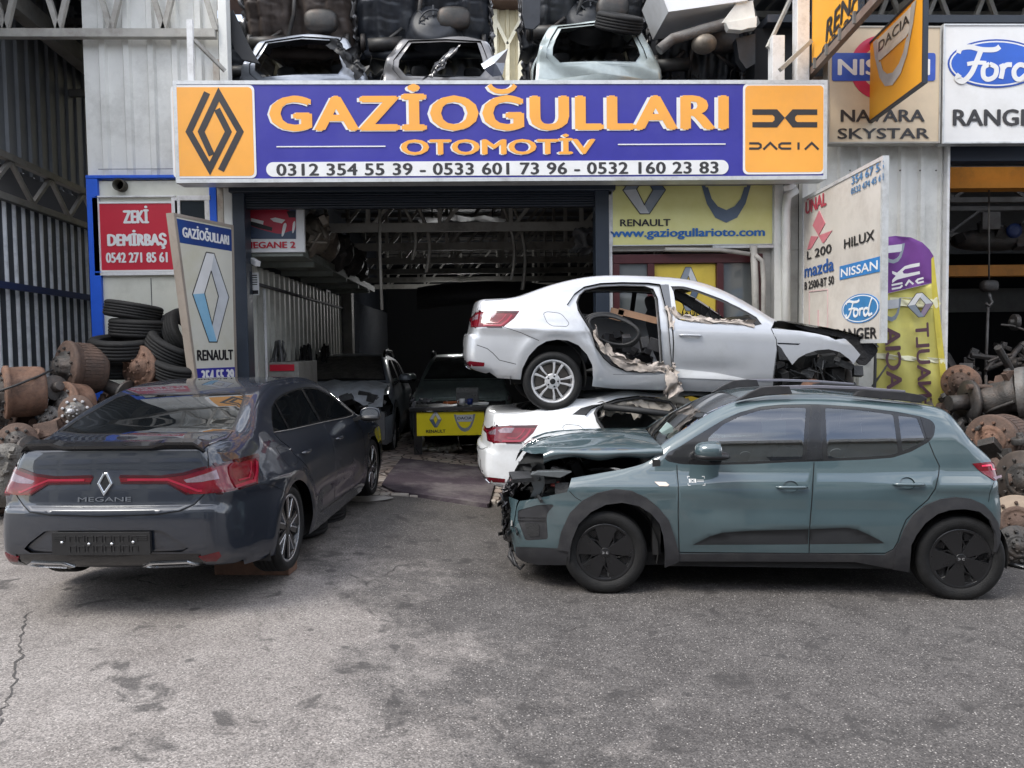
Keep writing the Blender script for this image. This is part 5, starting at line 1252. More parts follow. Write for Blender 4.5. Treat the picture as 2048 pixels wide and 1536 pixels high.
def h_shape(x, z):
    d = .024*np.exp(-((z-.90)/.05)**2)*sst(x, 1.8, 2.6) + .015*np.exp(-((z-.87)/.06)**2)*(1-sst(x, .2, 1.0))      # haunch and front wing shoulder
    lo = np.interp(x, [.5,.72,.9,1.47,1.78,1.92,2.05], [.405,.48,.515,.54,.555,.50,.43])
    d = d - .022*sst(lo+.02-z, 0, .06)*sst(x, .45, .8)*(1-sst(x, 1.9, 2.15))                                     # scooped lower doors
    return d - .012*np.exp(-((z-.70)/.10)**2)*sst(x, .4, .8)*(1-sst(x, 2.0, 2.5))
def h_crush(q):
    """the struck nose: pushed back and crumpled ahead of the front wheel"""
    x, y, z = q.T; a = sst(-x, .52, .85)*(1-sst(np.abs(y), .62, .84)*.95)
    n1 = np.sin(y*9.1+z*5.3)*np.sin(z*11+y*3.1)+.5*np.sin(y*21+z*17)
    return np.c_[x+a*(-.055+.04*n1), y+a*.02*np.sin(z*19+y*7), z+a*.02*np.sin(y*15)]
hsh = Shape(H_PROF, .875, H_SECT, (-.25,.28,2), (2.75,.30,2), .08, (.16,.10), (.0,2.6), .05, deform=h_crush, wshape=h_shape)
GREEN = paint('green grey paint', srgb(56,75,80), metal=.15, rough=.5, cior=1.85, dirt=srgb(95,108,106), damt=.10)
hv = thing('green_hatchback', 'grey green crossover hatchback seen side on with its nose smashed and hood buckled', 'car')
pose(hv, Vector((1.110, 6.738, 0)), R(-7.536))
c = Car(hsh); L = hsh.L
G_DLO = [(.359,1.090),(.397,1.135),(.485,1.172),(.662,1.268),(.859,1.372),(.988,1.424),(1.156,1.466),(1.319,1.480),(1.547,1.482),(1.62,1.480),(1.918,1.460),(2.201,1.424),(2.368,1.392),(2.455,1.362),(2.480,1.325),(2.462,1.252),(2.415,1.205),(2.273,1.136),(2.13,1.094),(1.922,1.080),(1.576,1.068),(1.35,1.062),(1.053,1.047),(.705,1.040),(.495,1.047),(.391,1.066)]
G_FW = [(.725,1.238),(.860,1.340),(.990,1.397),(1.155,1.441),(1.317,1.458),(1.510,1.459),(1.440,1.086),(1.252,1.076),(.953,1.062),(.725,1.060)]
G_RW = [(1.655,1.456),(1.915,1.438),(2.172,1.405),(2.178,1.130),(2.11,1.112),(1.925,1.101),(1.635,1.088)]
G_QW = [(2.210,1.398),(2.349,1.380),(2.392,1.222),(2.326,1.188),(2.212,1.142)]
G_TRI = [(2.376,1.384),(2.452,1.358),(2.466,1.322),(2.448,1.252),(2.415,1.226),(2.404,1.234)]
G_BP = [(1.553,1.474),(1.612,1.474),(1.595,1.082),(1.468,1.078)]
G_FD = [(.47,1.046),(.458,.897),(.452,.651),(.458,.350),(.62,.346),(1.471,.346),(1.469,.56),(1.49,.805),(1.528,1.066),(1.35,1.060),(1.053,1.045),(.705,1.038)]
G_RD = [(1.530,1.066),(1.492,.805),(1.471,.56),(1.473,.346),(1.891,.351),(2.051,.357),(2.107,.391),(2.140,.450),(2.158,.510),(2.203,.618),(2.280,.708),(2.369,.796),(2.425,.883),(2.468,.979),(2.479,1.037),(2.447,1.112),(2.417,1.206),(2.273,1.136),(2.13,1.094),(1.922,1.080),(1.576,1.067)]
AFi = [(.345,.14),(.338,.36)]+sm([(.327,.465),(.297,.57),(.223,.661),(.125,.73),(-.012,.76),(-.151,.74),(-.277,.67),(-.378,.563),(-.43,.444)], 3, False)[:-9]+[(-.445,.36),(-.455,.14)]
AFi = [(.345,.14),(.338,.36),(.327,.465),(.297,.57),(.223,.661),(.125,.73),(-.012,.76),(-.151,.74),(-.277,.67),(-.378,.563),(-.430,.444),(-.448,.36),(-.455,.14)]
AFo = [(.46,.14),(.455,.345),(.42,.466),(.371,.605),(.286,.719),(.19,.804),(.068,.86),(-.069,.871),(-.221,.842),(-.348,.773),(-.449,.655),(-.518,.50),(-.548,.367),(-.55,.352),(-.46,.345),(-.452,.14)]
ARi = [(2.235,.14),(2.237,.426),(2.276,.506),(2.344,.596),(2.435,.675),(2.525,.711),(2.636,.721),(2.746,.699),(2.822,.622),(2.862,.521),(2.872,.431),(2.87,.14)]
ARo = [(2.10,.14),(2.12,.37),(2.146,.442),(2.185,.55),(2.254,.663),(2.345,.752),(2.46,.802),(2.572,.821),(2.683,.809),(2.78,.76),(2.835,.688),(2.880,.599),(2.905,.498),(2.915,.40),(2.91,.14)]
def dens(poly, n=4): return sm(poly, n)
sB = np.linspace(.02, L, 230); B = hsh.border(sB)
outer = [tuple(p) for p in B]+[(2.90,.255),(2.24,.215),(1.82,.285),(1.03,.278),(.46,.278),(.33,.22),(-.455,.225),(-.70,.21)]
LPf = [(.567,.406),(.704,.473),(.807,.504),(1.03,.521),(1.464,.535),(1.462,.415)]; LPr = [(1.474,.535),(1.755,.549),(1.831,.537),(1.923,.497),(2.003,.458),(2.038,.436),(2.003,.430),(1.474,.416)]
CAV = [(-.95,.735),(-.842,.735),(-.70,.775),(-.587,.812),(-.470,.842),(-.440,.90),(-.400,.965),(-.306,.992),(-.141,1.012),(.022,1.030),(.10,1.046),(.15,1.085),(.17,1.15),(.10,1.25),(-.95,1.25)]   # missing lamp and gap under the hood
FOG = [(-.842,.655),(-.70,.715),(-.585,.730),(-.575,.715),(-.627,.647),(-.634,.588),(-.625,.432),(-.793,.408),(-.842,.573)]
LAMP = [(2.724,1.052),(2.823,1.060),(3.1,1.047),(3.1,.936),(2.87,.935),(2.80,.980),(2.76,1.012)]
regs = [(None, CAV, 0), (None, AFi, 0), (None, ARi, 0),
    ('front_window', rounded(G_FW,.02), -.004), ('rear_window', rounded(G_RW,.02), -.004), ('quarter_window', rounded(G_QW,.015), -.004), ('pillar_cover', G_BP, .002), ('pillar_cover', G_TRI, .002), ('window_frame', rounded(G_DLO,.02), -.002),
    ('front_flare', AFo, .016), ('rear_flare', ARo, .016),
    ('fog_panel', rounded(FOG,.02), -.004), ('bumper_lip', [(-1,.350),(-.848,.350),(-.55,.362),(-.452,.352),(-.445,.10),(-1,.10)], .002),
    ('tail_lamp', LAMP, .006),
    ('indicator', [(.265,.921),(.358,.919),(.383,.90),(.368,.891),(.30,.893)], .006),
    ('sill', [(.455,.338),(1.03,.340),(1.82,.344),(2.04,.346),(2.105,.385),(2.14,.44),(2.2,.3),(2.24,.1),(.3,.1),(.34,.30)], .010),
    ('gap', ribbon([(.46,1.04),(.458,.897),(.450,.651),(.457,.350)], .008), -.004), ('gap', ribbon([(1.528,1.062),(1.491,.805),(1.470,.56),(1.472,.348)], .008), -.004),
    ('gap', ribbon(G_RD[4:17], .008), -.004), ('gap', ribbon([(.46,.348),(.62,.344),(1.471,.344),(1.891,.349)], .008), -.004),
    ('gap', ribbon([(-.450,.852),(-.40,.80),(-.355,.772)], .006), -.003), ('gap', ribbon([(2.87,.93),(2.83,.85),(2.82,.78)], .005), -.003),
    ('lower_panel', LPf, -.001), ('lower_panel', LPr, -.001),
    ('handle_cup', rounded([(1.278,.899),(1.299,.923),(1.335,.932),(1.373,.923),(1.392,.90),(1.39,.871),(1.367,.852),(1.328,.842),(1.294,.852),(1.276,.876)],.02), -.012),
    ('handle_cup', rounded([(2.164,.931),(2.189,.952),(2.225,.959),(2.258,.952),(2.277,.931),(2.273,.894),(2.238,.872),(2.192,.872),(2.16,.899)],.02), -.012),
    ('front_door', G_FD, 0), ('rear_door', G_RD, 0),
    ('front_wing', [(-.440,.86),(-.355,.772),(-.22,.842),(0,.80),(.30,.60),(.46,.348),(.458,.9),(.47,1.046),(.36,1.10),(.30,1.17),(.1,1.12),(-.3,1.05),(-.5,1.0)], 0),
    ('front_bumper', [(-1,.1),(-.30,.1),(-.30,.70),(-.355,.772),(-.455,.845),(-.60,.815),(-1,.75)], 0)]
c.patch('side', outer, regs, 'body', (.045, .035), skirts=('front_flare','rear_flare','tail_lamp','sill','handle_cup','fog_panel','pillar_cover','indicator'))
s0 = hsh.s_front(.74, -.7); sc_ = hsh.s_top(.30); sg = hsh.s_top(.34); sr = hsh.s_top(.985)
wr = windshield_regions(hsh, .345, 1.02, .90, .87)
rz = lambda z: hsh.s_rear(z, 2.55)
sreg = [(None, [(s0,-1),(s0,1),(sc_,1),(sc_,-1)], 0), ('cowl', [(sc_,-1),(sc_,-.93),(sg-.035,-.93),(sg-.035,.93),(sc_,.93),(sc_,1),(sg-.02,.99),(sg-.02,-.99)], -.004)] + wr
sreg += [('cowl', [(sc_,-.96),(sc_,.96),(sg-.01,.96),(sg-.01,-.96)], -.006),
    ('tail_lamp', [(rz(1.055),.80),(rz(1.055),1),(rz(.935),1),(rz(.935),.84)], .006), ('tail_lamp', [(rz(1.055),-.80),(rz(.935),-.84),(rz(.935),-1),(rz(1.055),-1)], .006),
    ('glass_rear', [(rz(1.37),-.86),(rz(1.37),.86),(rz(1.10),.82),(rz(1.10),-.82)], -.002),
    ('bumper_lip', [(L,-1),(L,1),(rz(.52),1),(rz(.52),-1)], .003),
    ('grille', [(0,-.90),(.20,-.95),(s0-.12,-.93),(s0-.02,-.88),(s0,-.86),(s0,.86),(s0-.02,.88),(s0-.12,.93),(.2,.95),(0,.90)], -.03),
    ('front_bumper', [(0,-1),(s0,-1),(s0,1),(0,1)], 0)]
c.patch('strip', [(a,-1.0) for a in sB]+[(a,1.0) for a in sB[::-1]], sreg, 'body', (.045, .045), skirts=('tail_lamp',))
c.mesh([('body',1),('body',-1),('body',0)], 'body', GREEN, hv)
for sd in (-1, 1):
    d = c.mesh([('front_door',sd)], 'door', GREEN, hv); handle_part(d, c, 1.34, .888, sd, .235, GREEN)
    d2 = c.mesh([('rear_door',sd)], 'door', GREEN, hv); handle_part(d2, c, 2.225, .914, sd, .24, GREEN)
    for nm in ('front_window','rear_window','quarter_window'): c.mesh([(nm,sd)], 'window', glass('side glass', (.34,.38,.38), 0.0), hv)
    c.mesh([('window_frame',sd)], 'window_frame', M_gloss, hv); c.mesh([('pillar_cover',sd)], 'pillar_cover', M_satin, hv)
    c.mesh([('front_wing',sd)], 'front_wing', GREEN, hv)
    c.mesh([('front_flare',sd)], 'wheel_arch_flare', M_clad, hv); c.mesh([('rear_flare',sd)], 'wheel_arch_flare', M_clad, hv); c.mesh([('sill',sd)], 'sill', M_clad, hv)
    c.mesh([('indicator',sd)], 'side_indicator', mat('indicator lens', srgb(225,205,190), .2, coat=1), hv); c.mesh([('lower_panel',sd)], 'door_protector', mat('lower door plastic', (.016,.017,.019), .5, scale=9), hv)
    c.mesh([('handle_cup',sd)], 'handle_cup', mat('green grey paint', (0,0,0)), hv)
    c.mesh([('fog_panel',sd)], 'fog_lamp_panel', M_clad, hv)
for sd in (1,-1): c.mesh([('front_bumper',sd),('front_bumper',0)], 'front_bumper', GREEN, hv, half=sd); c.mesh([('bumper_lip',sd)], 'bumper_lip', M_clad, hv)
c.mesh([('bumper_lip',0)], 'rear_bumper_lip', M_clad, hv)
c.mesh([('gap',1),('gap',-1)], 'panel_gap', M_gap, hv)
tl = {sd: c.mesh([('tail_lamp',sd),('tail_lamp',0)], 'tail_lamp', M_lampr, hv, half=sd) for sd in (1,-1)}
cw = c.mesh([('cowl',0)], 'cowl', M_trim, hv)
c.mesh([('windshield',0)], 'windscreen', glass('windscreen glass', (.52,.60,.58), .012, dust=.06), hv); c.mesh([('glass_edge',0)], 'glass_seal', M_gloss, hv); c.mesh([('glass_rear',0)], 'rear_window', M_tint, hv)
# lamp guide, fog recess ribs
ct = Car(hsh); ct.patch('side', [(2.72,.93),(3.0,.93),(3.0,1.062),(2.72,1.062)], [('g', ribbon([(2.79,1.035),(2.86,1.036),(2.865,1.008),(2.905,1.003),(2.91,.965)], .012), .010), ('w', [(2.86,.955),(2.95,.955),(2.95,.940),(2.875,.940)], .009)], None, (.03,.03))
for sd in (1,-1): ct.mesh([('g',sd)], 'light_guide', mat('bright lamp guide', srgb(225,50,85), .12, coat=1), tl[sd]); ct.mesh([('w',sd)], 'clear_lens', M_lampw, tl[sd])
ct = Car(hsh); ct.patch('side', [(-.86,.40),(-.56,.40),(-.56,.74),(-.86,.74)], [('r', ribbon([(-.838,.565),(-.64,.578)], .006), .006), ('r', ribbon([(-.838,.590),(-.64,.602)], .006), .006), ('h', rounded([(-.80,.55),(-.69,.55),(-.69,.45),(-.77,.44)],.02), .001)], None, (.03,.03))
for sd in (-1, 1): ct.mesh([('r',sd)], 'fog_panel_rib', M_satin, hv); ct.mesh([('h',sd)], 'fog_recess', M_black, hv)
ct = Car(hsh); X0, Z0 = .539, .898; br = []
for (a, b, e, f) in ((0,0,1,1),(1,0,-1,1),(0,1,1,-1),(1,1,-1,-1)):
    x = X0+a*.137; z = Z0+b*.061; br.append(ribbon([(x+e*.018,z),(x,z),(x,z+f*.014)], .004))
rg = [('s', b, .001) for b in br]+[('d', [(X0+.018+k,Z0+.030+z) for k, z in ((0,.009),(.016,.009),(.021,.004),(.026,.009),(.042,.009),(.042,.004),(.030,.004),(.026,0),(.030,-.004),(.042,-.004),(.042,-.009),(.026,-.009),(.021,-.004),(.016,-.009),(0,-.009),(0,-.004),(.012,-.004),(.016,0),(.012,.004),(0,.004))], .002),
      ('s', [(X0+.01,Z0+.018),(X0+.068,Z0+.018),(X0+.068,Z0+.044),(X0+.01,Z0+.044)], .001), ('s', [(X0+.075,Z0+.034),(X0+.130,Z0+.034),(X0+.130,Z0+.037),(X0+.075,Z0+.037)], .001), ('s', [(X0+.075,Z0+.024),(X0+.130,Z0+.024),(X0+.130,Z0+.027),(X0+.075,Z0+.027)], .001)]
ct.patch('side', [(X0-.01,Z0-.01),(X0+.15,Z0-.01),(X0+.15,Z0+.075),(X0-.01,Z0+.075)], rg, None, (.03,.03), mirror=False, sides=(1,))
for k in list(ct.out):
    b = ct.out[k]; ct.out[k] = [[[v[0], -v[1], v[2]] for v in b[0]], [[n[0], -n[1], n[2]] for n in b[1]], [f[::-1] for f in b[2]]]
o = ct.mesh([('s',1)], 'door_sticker', M_swh, hv); ct.mesh([('d',1)], 'sticker_print', GREEN, o)
for sd in (-1, 1):
    mp = mirror_part(hv, (.735,.945,1.147), sd, GREEN, (.135,.105,.068))
# roof rails
for sd in (-1, 1):
    q = MB(); y = .575*sd
    fr = Frame((0, y-.02, 0), (1,0,0), (0,0,1)); fr.n = Vector((0,1,0))
    q.prism(fr, [(.965,1.490),(1.08,1.560),(1.17,1.602),(1.30,1.612),(1.385,1.608),(1.395,1.575),(1.41,1.545),(1.2,1.535)], 0, .042, 0); q.build('roof_rail_foot', M_clad, hv, bevel=.006); q = MB()
    q.prism(fr, [(1.87,1.525),(1.90,1.560),(1.98,1.575),(2.26,1.552),(2.39,1.527),(2.43,1.500),(2.37,1.470),(2.1,1.500)], 0, .042, 0)
    q.build('roof_rail_foot', M_clad, hv, bevel=.006)
    q = MB(); q.prism(fr, [(1.29,1.611),(1.6,1.612),(1.95,1.596),(2.26,1.566),(2.26,1.552),(1.95,1.576),(1.6,1.590),(1.30,1.588)], .002, .040, 0); q.build('roof_rail', mat('rail grey', srgb(128,128,138), .4, metal=.4, scale=9), hv, bevel=.005)
# lifted, creased hood
q = MB(); nu, nv_ = 30, 26; ids = []; lo_ids = []
def hoodz(x, v):
    b = np.interp(x, [-.84,-.74,-.60,-.45,-.15,.10,.30], [.99,1.06,1.105,1.120,1.125,1.130,1.145])
    hump = np.interp(x, [-.80,-.5,-.2,.1,.35], [.02,.05,.07,.065,.03])*(1-v*v)
    fold = .030*math.exp(-((v+.30-.35*x)/.10)**2)*sst(-x, -.25, .3) - .035*math.exp(-((v-.15+.5*x)/.08)**2)*sst(-x, -.1, .5)+.012*math.sin(9*v+5*x)*sst(-x, .1, .7)
    return b+hump+fold
rows = []
for i in range(nu+1):
    t = i/nu; r = []
    for j in range(nv_+1):
        v = -1+2*j/nv_; x = .33-t*(1.14-.06*v*v-.04*math.sin(4*v+1)-.20*sst(-v,.35,1))
        x = x + .05*(v*v)*(1-t)
        w = .735-.06*t; y = v*w; r.append(q.vert((x, y, hoodz(x, v)-.012*sst(abs(v), .9, 1)-.03*sst(t, .93, 1)*(1+.7*math.sin(13*v)))))
    rows.append(r)
for i in range(nu):
    for j in range(nv_): q.face((rows[i][j], rows[i+1][j], rows[i+1][j+1], rows[i][j+1]), 0, True)
for e in (0, nv_):                               # folded flange along both edges
    fl = []
    for i in range(nu+1):
        p = q.v[rows[i][e]]; s_ = -1 if e == 0 else 1; d = .055+.012*math.sin(i*.5)
        fl.append((q.vert(p), q.vert(p+Vector((.0, s_*.035, -d*.5))), q.vert(p+Vector((0, -s_*.02, -d-.015)))))
    for a, b in zip(fl, fl[1:]):
        for k in range(2): f = (a[k], a[k+1], b[k+1], b[k]); q.face(f if e == 0 else f[::-1], 0, True)
q.build('hood', GREEN, hv)
q = MB(); rows = []
for i in range(nu+1):
    t = i/nu; r = []
    for j in range(nv_+1):
        v = -1+2*j/nv_; x = .32-t*(1.14-.06*v*v-.04*math.sin(4*v+1)-.20*sst(-v,.35,1)); y = v*(.70-.06*t); r.append(q.vert((x, y, hoodz(x, v)-.045-.02*abs(math.sin(6*v))*abs(math.sin(9*t))-.07*sst(t, .9, 1))))
    rows.append(r)
for i in range(nu):
    for j in range(nv_): q.face((rows[i][j], rows[i][j+1], rows[i+1][j+1], rows[i+1][j]), 0, True)
front = rows[-1]; prev = front                   # torn lining hanging from the hood's front edge
for k in range(1, 6):
    cur = []
    for j, i_ in enumerate(front):
        p = q.v[i_]; nz = mnoise.noise_vector(Vector((j*.55, k*.8, 3.3))); cur.append(q.vert(p+Vector((.02*k+.05*nz.x, .03*nz.y, -.030*k+.035*nz.z))))
    for j in range(nv_): q.face((prev[j], cur[j], cur[j+1], prev[j+1]), 0, False)
    prev = cur
q.build('hood_lining', mat('hood underside', (.010,.011,.011), .7, scale=7), hv)
# engine bay wreckage
rr = random.Random(11)
def rbox(mb, c_, s_, m=0, rr=rr, ang=.5):
    T = Matrix.Translation(c_) @ Matrix.Rotation(rr.uniform(-ang,ang), 4, 'X') @ Matrix.Rotation(rr.uniform(-ang,ang), 4, 'Y') @ Matrix.Rotation(rr.uniform(-ang,ang), 4, 'Z'); mb.box(-s_[0]/2,s_[0]/2,-s_[1]/2,s_[1]/2,-s_[2]/2,s_[2]/2, m, T)
q = MB()
for k in range(46): rbox(q, (rr.uniform(-.76,-.20), rr.uniform(-.68,.68), rr.uniform(.55,.93)), (rr.uniform(.05,.22), rr.uniform(.05,.22), rr.uniform(.03,.16)))
for k in range(30):
    p = Vector((rr.uniform(-.78,-.3), rr.uniform(-.72,.7), rr.uniform(.6,.95))); q.tube([p, p+Vector((rr.uniform(-.12,.12),rr.uniform(-.2,.2),rr.uniform(-.12,.12))), p+Vector((rr.uniform(-.2,.2),rr.uniform(-.3,.3),rr.uniform(-.2,.1)))], rr.uniform(.006,.016), 6)
q.build('engine_bay', mat('engine bay black', (.02,.021,.022), .45, scale=8, var=.5, bump=.3), hv, bevel=.004)
q = MB(); fr = Frame((0,-.60,0), (1,0,0), (0,0,1)); q.prism(fr, [(-.655,.93),(-.57,.935),(-.535,.86),(-.56,.80),(-.60,.735),(-.67,.725),(-.64,.79),(-.665,.86)], 0, .05, 0)
q.prism(Frame((0,-.66,0),(1,0,0),(0,0,1)), [(-.66,.925),(-.42,.90),(-.33,.945),(-.40,.955),(-.60,.95)], 0, .08, 0)
q.tube([(-.60,-.655,.88),(-.59,-.67,.87)], .012, 10); o = q.build('headlamp_bracket', mat('bare metal grey', srgb(105,110,112), .4, metal=.5, scale=9, dirt=(.1,.1,.1), dscale=6), hv, bevel=.004)
q = MB(); rbox(q, (-.47,-.62,.83), (.06,.05,.05)); q.build('connector', mat('red plastic', (.30,.03,.02), .4), hv)
q = MB(); rbox(q, (-.50,-.60,.88), (.13,.10,.10)); rbox(q, (-.44,-.61,.93), (.12,.10,.06)); q.build('battery_box', M_black, hv, bevel=.006)
# shattered grille and torn bumper front
gq = c.mesh([('grille',0)], 'grille', mat('broken grille', (.016,.016,.017), .4, scale=20, bump=.8, bscale=26), hv)
q = MB()
for k in range(90):
    y = rr.uniform(-.76,.70); z = rr.uniform(.30,.80); x = -.90+.16*y*y+rr.uniform(-.05,.06)
    T = Matrix.Translation((x,y,z)) @ Matrix.Rotation(rr.uniform(-.6,.6),4,'X') @ Matrix.Rotation(rr.uniform(-.5,.5),4,'Z'); a, b = rr.uniform(.06,.2), rr.uniform(.01,.05); q.box(-.006,.006,-a/2,a/2,-b/2,b/2,0,T)
for k in range(11):
    for j in range(12):
        y = -.30+.075*j+(k%2)*.037; z = .36+.035*k; x = -.945+.16*y*y
        q.prism(Frame((x,y,z),(0,1,.05),(0.05,0,1)), ellipse(0,0,.030,.013,6), 0, .012)
q.build('grille_shards', M_satin, hv)
q = MB(); q.tube([(-.84,-.55,.26),(-.80,-.62,.17),(-.76,-.64,.13),(-.73,-.60,.16)], .012, 6); q.tube([(-.83,-.4,.30),(-.86,-.5,.20),(-.80,-.58,.15)], .02, 6); q.build('torn_trim', M_clad, hv)
# floor, arches, seats and dash
arches(hv, [(2.56,.33,.365), (-.06,.34,.40)], .85, 0)
q = MB(); q.box(-.70,2.85,-.70,.70,.20,.30); q.box(.40,2.15,-.80,.80,.22,.36); q.box(.30,.36,-.78,.78,.3,1.05); q.box(2.3,2.34,-.70,.70,.3,1.0); q.box(2.34,2.85,-.55,.55,.3,.98); q.build('floor_tub', M_under, hv)
q = MB(); seat(q, 1.05, -.36); seat(q, 1.05, .36); blob(q, (1.95,0,.52), (.28,.62,.10), 0, 16, 8, 3); blob(q, (2.22,0,.82), (.10,.62,.34), 0, 16, 8, 3, Matrix.Rotation(R(16),3,'Y'))
q.build('seats', M_seat, hv)
q = MB(); blob(q, (.52,0,.98), (.26,.70,.10), 0, 24, 10, 3.5); q.build('dashboard', mat('dash grey', (.06,.06,.062), .6, scale=9), hv)
q = MB(); T = Matrix.Rotation(R(-62),3,'Y'); pts = [Vector((.78,-.36,1.0))+T @ Vector((.18*math.cos(a), .18*math.sin(a), 0)) for a in np.linspace(0, 2*math.pi, 28, endpoint=False)]; q.tube(pts, .016, 8, close=True); q.beam(pts[0], pts[14], .03, .03); q.beam(pts[7], Vector((.78,-.36,1.0)), .03, .03); q.build('steering_wheel', M_satin, hv)
q = MB(); T0 = Matrix.Translation((.60,-.30,1.12)) @ Matrix.Rotation(R(40),4,'Y'); q.box(-.22,.22,-.012,.012,-.05,.05,0,T0)
q.prism(Frame((.50,-.50,1.06),(1,.3,.4),(-.3,.2,1)), [(0,0),(.16,.02),(.20,.16),(.10,.12),(.02,.14)], 0, .004); q.build('loose_paper', mat('clear film', srgb(175,195,190), .3, scale=9), hv)
q = MB(); fr = Frame((1.33,-.50,1.20),(1,0,0),(0,0,1)); q.prism(fr, [(-.13,0),(.05,0),(.05,.13),(-.14,.14)], 0, .003); q.build('paper_sheet', mat('pale paper', srgb(205,222,212), .7), hv)
wheel(hv, (-.073,-.745,.328), .330, .228, .205, -1, 'cover', spin=R(8)); wheel(hv, (-.06,.745,.328), .330, .228, .205, 1, 'cover')
wheel(hv, (2.576,-.745,.312), .326, .226, .205, -1, 'cover', spin=R(31)); wheel(hv, (2.58,.745,.312), .326, .226, .205, 1, 'cover')
# ------------------------------------------------------------------ the silver saloon stripped of its rear door, set on top of a white one
def crumple_sheet(mb, spine, width, dirs, amp=.03, n=26, m=0, seed=1, k=8, hang=None):
    """a torn strip of cloth along a polyline"""
    rs = random.Random(seed); sp_ = [Vector(p) for p in spine]; d = [0]
    for a, b in zip(sp_, sp_[1:]): d.append(d[-1]+(b-a).length)
    rows = []
    for i in range(n+1):
        t = d[-1]*i/n; j = max(1, next((q for q in range(len(d)) if d[q] >= t-1e-9), len(d)-1)); p = sp_[j-1].lerp(sp_[j], (t-d[j-1])/max(1e-6, d[j]-d[j-1])); r = []
        w = width*(.75+.5*rs.random())
        for q in range(k+1):
            u = q/k; nz = mnoise.noise_vector(Vector((t*9+seed, u*4, seed*1.7)))
            r.append(mb.vert(p+Vector(dirs)*(w*(u-.3))+nz*amp*(1+u)))
        rows.append(r)
    for a, b in zip(rows, rows[1:]):
        for q in range(k): mb.face((a[q], a[q+1], b[q+1], b[q]), m, True)
SILVER = paint('silver paint', srgb(182,184,188), metal=.45, rough=.36, flake=.05, dirt=srgb(140,138,134), damt=.35, dscale=2.2)
WHITE = paint('white paint', srgb(222,224,226), metal=0.0, rough=.32, flake=.03, dirt=srgb(180,178,172), damt=.35, dscale=2.5)
M_air = mat('airbag cloth', srgb(178,168,160), .9, scale=9, var=.12, bump=.5, bscale=30, dirt=srgb(120,108,98), dscale=4, damt=.5)
M_lining = mat('roof lining', srgb(165,158,148), .9, scale=6, dirt=srgb(110,102,94), dscale=3)

sv = thing('silver_saloon', 'dusty silver saloon without its rear door and front wheel, stacked on top of another car', 'car')
_M = Matrix.Rotation(math.pi, 4, 'Z') @ Matrix.Rotation(-.047, 4, 'Y')
pose(sv, Vector((.664, 8.725, 1.584)) - (_M @ Vector((2.70, 0, .248))), math.pi, .047)
ssh = Shape(SED_PROF, **SEDAN); c = Car(ssh); L = ssh.L
RHOLE = [(2.466,1.095),(2.428,1.166),(2.364,1.221),(2.195,1.263),(1.957,1.283),(1.70,1.286),(1.608,1.26),(1.571,1.162),(1.564,.821),(1.533,.491),(1.541,.402),(1.75,.373),(1.929,.383),(2.087,.439),(2.187,.512),(2.274,.619),(2.318,.75),(2.357,.838),(2.409,.925),(2.457,1.014)]
ROUT = [(2.588,1.062),(2.485,1.187),(2.372,1.262),(2.189,1.306),(1.951,1.325),(1.658,1.330),(1.53,1.318),(1.479,1.165),(1.473,.824),(1.436,.494),(1.415,.384),(1.614,.35),(2.072,.341),(2.184,.402),(2.26,.51),(2.311,.641),(2.384,.792),(2.467,.935)]
FD = [(1.44,1.318),(1.429,.876),(1.425,.60),(1.419,.327),(.331,.321),(.321,.485),(.302,.66),(.312,.776),(.371,.89),(.45,.98),(.594,1.045),(.825,1.155),(.999,1.235),(1.174,1.285)]
FW = [(1.395,1.238),(1.372,1.272),(1.296,1.280),(1.121,1.238),(.889,1.156),(.714,1.083),(.605,1.024),(.56,.977),(.541,.913),(.856,.925),(1.096,.935),(1.38,.945)]
FEND = [(.371,.89),(.23,.884),(.037,.873),(-.155,.85),(-.283,.826),(-.362,.793),(-.477,.809),(-.571,.725),(-.654,.634),(-.58,.532),(-.526,.583),(-.418,.656),(-.289,.686),(-.161,.67),(-.034,.625),(.053,.576),(.121,.503),(.196,.594),(.252,.68),(.303,.718),(.312,.776)]
sB = np.linspace(.02, L, 220); B = ssh.border(sB)
outer = [tuple(p) for p in B]+[(3.30,.262),(3.09,.258),(2.32,.215),(2.05,.195),(.45,.195),(.38,.22),(-.38,.22),(-.60,.20)]
lampS = [tuple(ssh.border(np.array([L-.815]))[0]), (3.33,.972),(3.105,.980),(3.165,.905),(3.276,.815),(3.43,.805), tuple(ssh.border(np.array([L-.655]))[0]), (3.62,.80), (3.62,.95)]
ARCH_S = [(3.095,.15),(3.09,.278),(3.083,.372),(3.02,.506),(2.932,.607),(2.84,.666),(2.722,.692),(2.602,.685),(2.481,.635),(2.382,.539),(2.318,.431),(2.30,.299),(2.30,.15)]
gaps = [('gap', ribbon([(3.285,.812),(3.11,.756),(2.92,.672)], .006), -.003), ('gap', ribbon(rounded([(2.858,.966),(2.815,.984),(2.664,.972),(2.582,.874),(2.61,.84),(2.776,.839),(2.83,.871)], .04)+[(2.858,.960)], .005), -.003),
    ('gap', ribbon([(1.47,1.318),(1.440,1.0),(1.428,.70),(1.420,.327)], .014), -.006), ('gap', ribbon([(.331,.321),(.321,.485),(.302,.66),(.312,.776),(.371,.89)], .008), -.004), ('gap', ribbon([(3.53,.60),(3.43,.565),(3.375,.52),(3.31,.45),(3.15,.415)], .007), -.004)]
